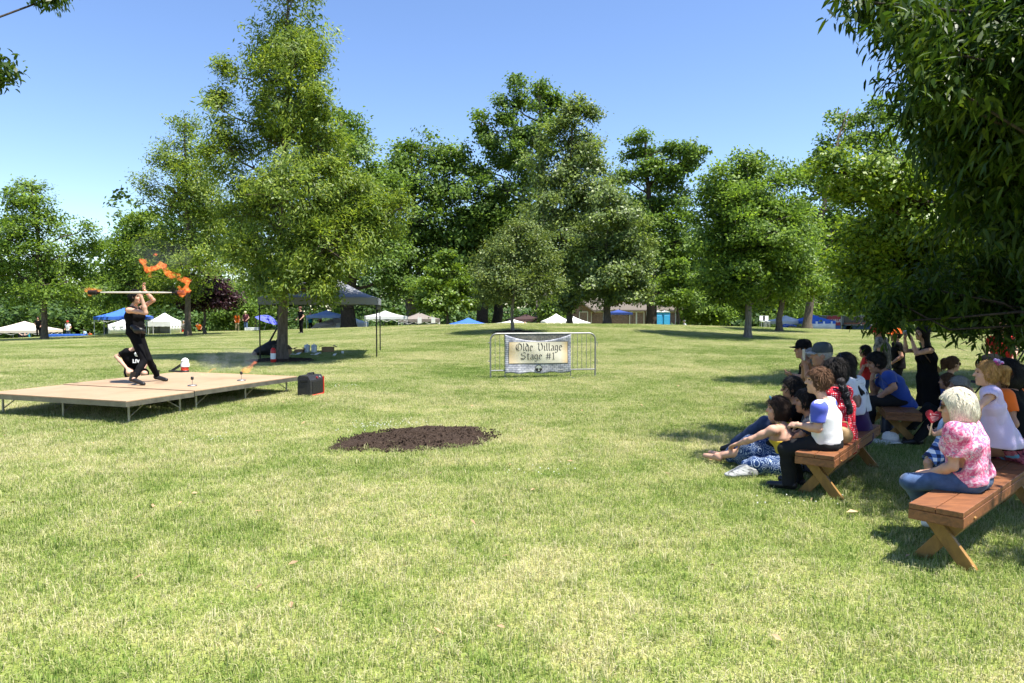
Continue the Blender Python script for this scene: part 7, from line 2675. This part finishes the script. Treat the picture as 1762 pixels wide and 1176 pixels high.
# ---------------------------------------------------------------- the performers
d0 = on_stage(249, 663)[1]
dn, df = d0, on_stage(285, 656)[1]
dm = (dn + df) / 2 + .05
fw = (.97, -.22, 0)
J = dict(pelvis=W(234, 573, dm), neck=W(229.5, 527, dm), head=W(234, 512, dm - .02), sr=W(222, 534, dm - .2), er=W(251, 539, dm - .34), wr=W(244, 512, dm - .36), dr=W(239, 505, dm - .36), nr=(-.1, .9, .1), sl=W(238, 534, dm + .18), el=W(264, 517, dm + .05), wl=W(248.5, 500, dm - .05), dl=W(247, 491, dm - .08), nl=(.9, -.2, .1),
         hr=W(231, 577, dm - .09), hl=W(238, 577, dm + .09), kr=W(247.5, 622, dm - .12), ar=W(229.5, 652, dn), tr=W(246, 660.5, dn - .05), kl=W(256, 619, dm + .1), al=W(271, 648, df), tl=W(285, 653.5, df - .06))
t, _, HR_ = person('fire performer in a black tank top raising a long burning staff above her head', J, fw, .96, .0095, hair=HK, hair_style='short', top=dict(mat=BLACKC, sleeve=0, hem=.0, loose=.012, neck=.075, folds=.5, name='tank_top'), bottom=dict(mat=BLACKC, kind='trousers', loose=.003, len=.97, folds=.5, waist=.08), shoes=dict(mat=LEATH, high=.12), face=(.95, -.3, .05), female=True, hands=('relax', 'grip'), base=np.array([J['pelvis'][0], J['pelvis'][1], ZS]))
MB().lathe(J['head'] + HR_ @ np.array([-.11, 0, .03]), [(.01, -.035), (.04, -.015), (.04, .015), (.01, .035)], 12).build('hair_bun', HK, t, smooth=True)
p = W(236, 567, dm - .2)
tb_ = thing('belt_pouch', 'black leather hip pouch worn by the fire performer', 'pouch', p)
bp = Solid(p - .22, p + .22, .009)
bp.cone(W(229, 563, dm - .16), W(246, 571, dm - .12), .05, .045, .02).ell(W(238, 569, dm - .18), (.09, .05, .06), None, .03)
bp.ripple(.003, 40, 3)
bp.build('pouch', LEATH, tb_)
MB().tube([W(221, 561, dm - .1), W(232, 564, dm - .17), W(247, 570, dm - .1)], .016, 6).build('belt', LEATH, tb_)
sa, sb_ = W(153, 503.5, dm - .36), W(316, 504, dm - .36)
t = thing('fire_staff', 'long pale fire staff with black wicks burning at both ends', 'staff', (sa + sb_) / 2)
sx_ = unit(sb_ - sa)
L_ = np.linalg.norm(sb_ - sa)
MB().tube([sa + sx_ * .2, sa + sx_ * .35, sa + sx_ * .5 * L_, sb_ - sx_ * .35, sb_ - sx_ * .2], [.009, .014, .018, .014, .009], 10).build('shaft', M('pale_staff_wood', (.5, .46, .4), .5, .08), t, smooth=True)
for e, sg in ((sa, 1), (sb_, -1)):
    MB().tube([e + sx_ * sg * .2, e + sx_ * sg * .13], .012, 8).build('rod_end', DARKM, t)
    MB().tube([e + sx_ * sg * .14, e + sx_ * sg * .13, e + sx_ * sg * -.0, e + sx_ * sg * -.01], [.03, .042, .042, .03], 12).build('wick', M('charred_wick', (.012, .008, .006), .95, .4, 20, bmp=.5), t)

# assistant crouching behind the stage
dd = 14.3
J = dict(pelvis=W(232, 640, dd + .15), neck=W(228, 601, dd - .1), head=W(240, 590, dd - .15), sr=W(217, 606, dd - .1), er=W(200.5, 614, dd - .12), wr=W(218, 634, dd - .3), dr=W(232, 640, dd - .34), nr=(.3, .2, -.9), sl=W(242, 606, dd - .05), el=W(254, 620, dd - .1), wl=W(246, 638, dd - .25),
         kr=W(222, 642, dd - .35), kl=W(249, 643, dd - .35))
for sd, px in (('r', 224), ('l', 247)):
    J['a' + sd] = on_ground(W(px, 660, dd), .09)
    J['t' + sd] = on_ground(J['a' + sd] + np.array([0, -.17, 0]), .03)
t, _, _ = person('assistant in a black t-shirt crouching behind the stage, hand on knee', J, (.25, -.97, 0), .98, .0095, hair=HBR, hair_style='short', top=dict(mat=BLACKC, sleeve=.5, hem=.08, loose=.02, folds=1.2), bottom=dict(mat=BLACKC, kind='shorts', len=.45, loose=.03), shoes=dict(mat=LEATH), face=(.2, -.9, -.4), hands=('relax', 'flat'))
tc = W(236.5, 622, dd - .32)
text_mesh('LIVE', .1, 'shirt_lettering', WHT, t, tc, unit([1, .25, 0]), np.array([0, 0, 1.]), .004, 0, 'CENTER', .004)
sp = MB().lathe(W(235, 610, dd - .33), [(.02, -.02), (.05, 0), (.02, .02)], 9, np.array([[1, 0, 0], [0, .2, -1], [0, 1, .2]]).T)
sp.build('shirt_print', WHT, t)

# ---------------------------------------------------------------- the far crowd
def find_d(px, top_py, H, lo, hi):
    best = None
    for d in np.arange(lo, hi, .5):
        e = abs(W(px, top_py, d)[2] - T1(*W(px, top_py, d)[:2]) - H)
        if best is None or e < best[0]:
            best = (e, d)
    return best[1]


def fstand(label, px, top, shirt, pants, lo=44, hi=75, s=1., **k):
    d = find_d(px, top, 1.72 * s, lo, hi)
    stand(label, px, top, d, s, shirt=shirt, pants=pants, h=.03, **k)


def fseat(label, px, top, shirt, pants, lo=44, hi=75, ch=.42, s=.98, **k):
    d = find_d(px, top, (ch + .89) * s, lo, hi)
    seated(label, px, top, d, shirt=shirt, pants=pants, h=.03, chair_h=ch, s=s, **k)


fstand('person all in black standing in front of the beige canopy', 66, 545, BLACKC, BLACKC, hair=HK, style='bob', fwd=(.3, -1, 0))
fseat('dark-haired person in dark clothes seated under the beige canopy', 37, 563, NAVY, CHAR, hair=HK, style='bob', fwd=(.8, -.5, 0))
fseat('person in a teal top seated beside a dark-haired one under the beige canopy', 47, 565, TEAL, CHAR, hair=HG, fwd=(-.5, -.8, 0))
fstand('person in a red cap and white shirt behind the blue-covered table', 117, 562.5, WHT, JEAND, 50, 64, hat=dict(mat=RED), fwd=(0, -1, 0))
fseat('person in a light blue shirt seated at the right end of the blue-covered table', 146, 566, LBLU, KHAK, fwd=(-.9, -.2, 0), hair=HB)
fseat('child in an orange shirt sitting just right of the blue-covered table', 155, 571, ORNG, RED, ch=.1, s=.7, fwd=(-.2, -1, 0), hair=HK)
fstand('person in a white shirt standing under the left side of the blue pop-up canopy', 184, 546, WHT, JEAND, 48, 62, fwd=(.8, -.3, 0), hair=HB, arms=dict(er=(.2, -.2, 1.4), wr=(.1, -.1, 1.65)))
fstand('auburn-haired person facing the white-shirted one under the blue canopy', 195, 550, CAMO, NAVY, 48, 62, fwd=(-.8, -.3, 0), hair=HBR, style='bob', female=True)
fstand('dark-clothed person standing between the blue canopy and the white pavilion', 262, 543, NAVY, NAVY, hair=HK, fwd=(.3, -1, 0))
fseat('person in white sitting on the grass before the white pavilion', 282, 564, WHT, KHAK, ch=.1, hair=HB, fwd=(-.9, -.2, 0))
fseat('person in a peach top sitting on the grass beside the one in white', 274, 567, PINKC, KHAK, ch=.1, s=.85, hair=HBR, fwd=(.9, -.2, 0))
fstand('person in a grey and red top beside the tall narrow tree', 316, 552, CAMO, RED, fwd=(.2, -1, 0), hair=HG)
fstand('person in an orange shirt bending forward near the purple-leaved tree', 343, 553, ORNG, CHAR, fwd=(.1, -1, 0), lean=.28, hair=HK)
fstand('heavy man in a bright orange shirt and khaki trousers standing on the crest', 408, 538, ORNG, KHAK, fwd=(.5, -.9, 0), hair=HG, s=1.02)
fstand('man in a maroon shirt, jeans and pale cap next to the man in orange', 423, 536.5, MARO, JEAN, fwd=(-.2, -1, 0), hat=dict(mat=PYEL), arms=dict(el=(.0, .32, 1.15), wl=(.15, .18, .98), er=(0, -.32, 1.15), wr=(.15, -.18, .98)))
fstand('person in black with a brown brimmed hat standing right of the slender tree', 518, 528, BLACKC, BLACKC, hat=dict(mat=M('brown_felt', (.12, .05, .03), .8)), hair=HB, fwd=(-.6, -.8, 0))
fstand('person in a teal shirt standing right of the one in the brimmed hat', 534, 537.5, TEAL, CHAR, hair=HBL, style='bob', fwd=(.3, -1, 0))
fstand('slim person in a dark red top before the washed blue canopy', 551, 538, MARO, CHAR, hair=HK, fwd=(-.9, -.2, 0))
fseat('person in a teal shirt under the maroon canopy', 903, 552, TEAL, CHAR, hair=HK, fwd=(0, -1, 0))
fstand('tallest red-shirted person in front of the left white peaked tent', 949, 545.5, RED, CHAR, s=.95, fwd=(0, 1, 0), hair=HK)
fseat('red-shirted person seated low in front of the left white peaked tent', 966, 552.5, RED, CHAR, fwd=(0, 1, 0), hair=HB)
fseat('dark-haired person in dark red seated before the right white peaked tent', 994, 553, MARO, CHAR, fwd=(0, 1, 0), hair=HK)
fseat('person in a white shirt bending low at the right end of the brick house', 1178, 551, WHT, CHAR, fwd=(-1, 0, 0), hair=HG)

# ---------------------------------------------------------------- flames
t = thing('staff_flame', 'ragged orange flame streaming from the right end of the staff', 'flame', sb_)
path = [(314, 504, 10), (321, 500, 9), (325, 493, 7), (323, 486, 6), (317, 481, 6), (309, 480, 4.5), (299, 477, 5), (291, 472, 7), (286, 465, 6.5), (281, 458, 7), (276, 452, 6), (270, 461, 6), (262, 463, 5), (255, 466, 6), (249, 459, 5), (246, 452, 4.5), (243, 447, 3.5)]
fl_ = Solid(W(232, 515, dm - .6) - np.array([.6, 0, .2]), W(336, 435, dm - .1) + np.array([0, .3, 0]), .0125)
yy = dm - .36
for (a, b) in zip(path[:-1], path[1:]):
    fl_.cone(W(a[0], a[1], yy + .05 * math.sin(a[0] * .4)), W(b[0], b[1], yy + .05 * math.sin(b[0] * .4)), a[2] * .72 / 100, b[2] * .72 / 100, .03)
for a, b, c_, d_ in (((300, 478), (310, 473), 3, 2), ((262, 463), (258, 474), 3.4, 2), ((270, 461), (268, 470), 3, 2), ((246, 452), (252, 443), 3, 2), ((313, 500), (308, 495), 4, 2), ((266, 440), (268, 438), 2.6, 2), ((281, 458), (288, 456), 4, 2), ((291, 472), (296, 480), 4, 2.4)):
    fl_.cone(W(*a, yy), W(*b, yy + .03), c_ / 100, d_ / 100, .02)
fl_.ripple(.014, 34, 6)
fl_.ripple(.008, 75, 9)
fl_.build('flame_tongue', FIRE, t)
t = thing('staff_flame', 'small orange flame licking the left wick of the staff', 'flame', sa)
f2_ = Solid(sa + [-.12, -.15, -.12], sa + [.3, .15, .2], .009)
f2_.cone(sa + [-.03, 0, .035], sa + [.15, 0, .05], .045, .03, .03).cone(sa + [.14, 0, .02], sa + [.24, 0, .05], .025, .01, .02).cone(sa + [-.02, 0, -.03], sa + [.06, 0, -.06], .02, .01, .01).cone(sa + [0, 0, .04], sa + [.02, 0, .09], .03, .008, .02)
f2_.ripple(.009, 70, 4)
f2_.build('flame_tongue', FIRE, t)
for tc_, pp, hot in FLAMES:
    pts_ = np.array([p for p, _ in pp])
    q = Solid(pts_.min(0) - .12, pts_.max(0) + .12, .008)
    for (a, ra), (b, rb) in zip(pp[:-1], pp[1:]):
        q.cone(a, b, ra * (1 if hot else .55), rb * (1 if hot else .55), .02)
    q.ripple(.008, 60, 5)
    tf_ = q.build('flame', FIRE, None, pts_[0])
    tag(tf_, 'orange flame blowing right from the torch nearer the stage edge' if hot else 'faint pale flame drifting right from the torch on the silver base', 'flame')

# thin smoke drifting off the fires
c_ = W(285, 440, dm)
smk = Solid(c_ + [-.8, -.4, -.5], c_ + [.9, .4, .6], .05)
smk.ell(c_ + [-.05, 0, 0], (.55, .2, .26), None, .1).ell(c_ + [-.3, 0, .1], (.3, .18, .25), None, .1)
tag(smk.build('smoke', smoke_mat('dark_smoke', (.16, .17, .18), 1.5, 3.5), None, c_), kind='stuff')
c_ = W(385, 622, on_stage(380, 655)[1] + .3)
smk = Solid(c_ + [-.9, -.4, -.4], c_ + [.9, .4, .5], .05)
smk.ell(c_, (.6, .2, .2), None, .1).ell(c_ + [.25, 0, .08], (.4, .18, .2), None, .1)
tag(smk.build('smoke', smoke_mat('pale_smoke', (.6, .62, .64), .9, 3.0), None, c_), kind='stuff')
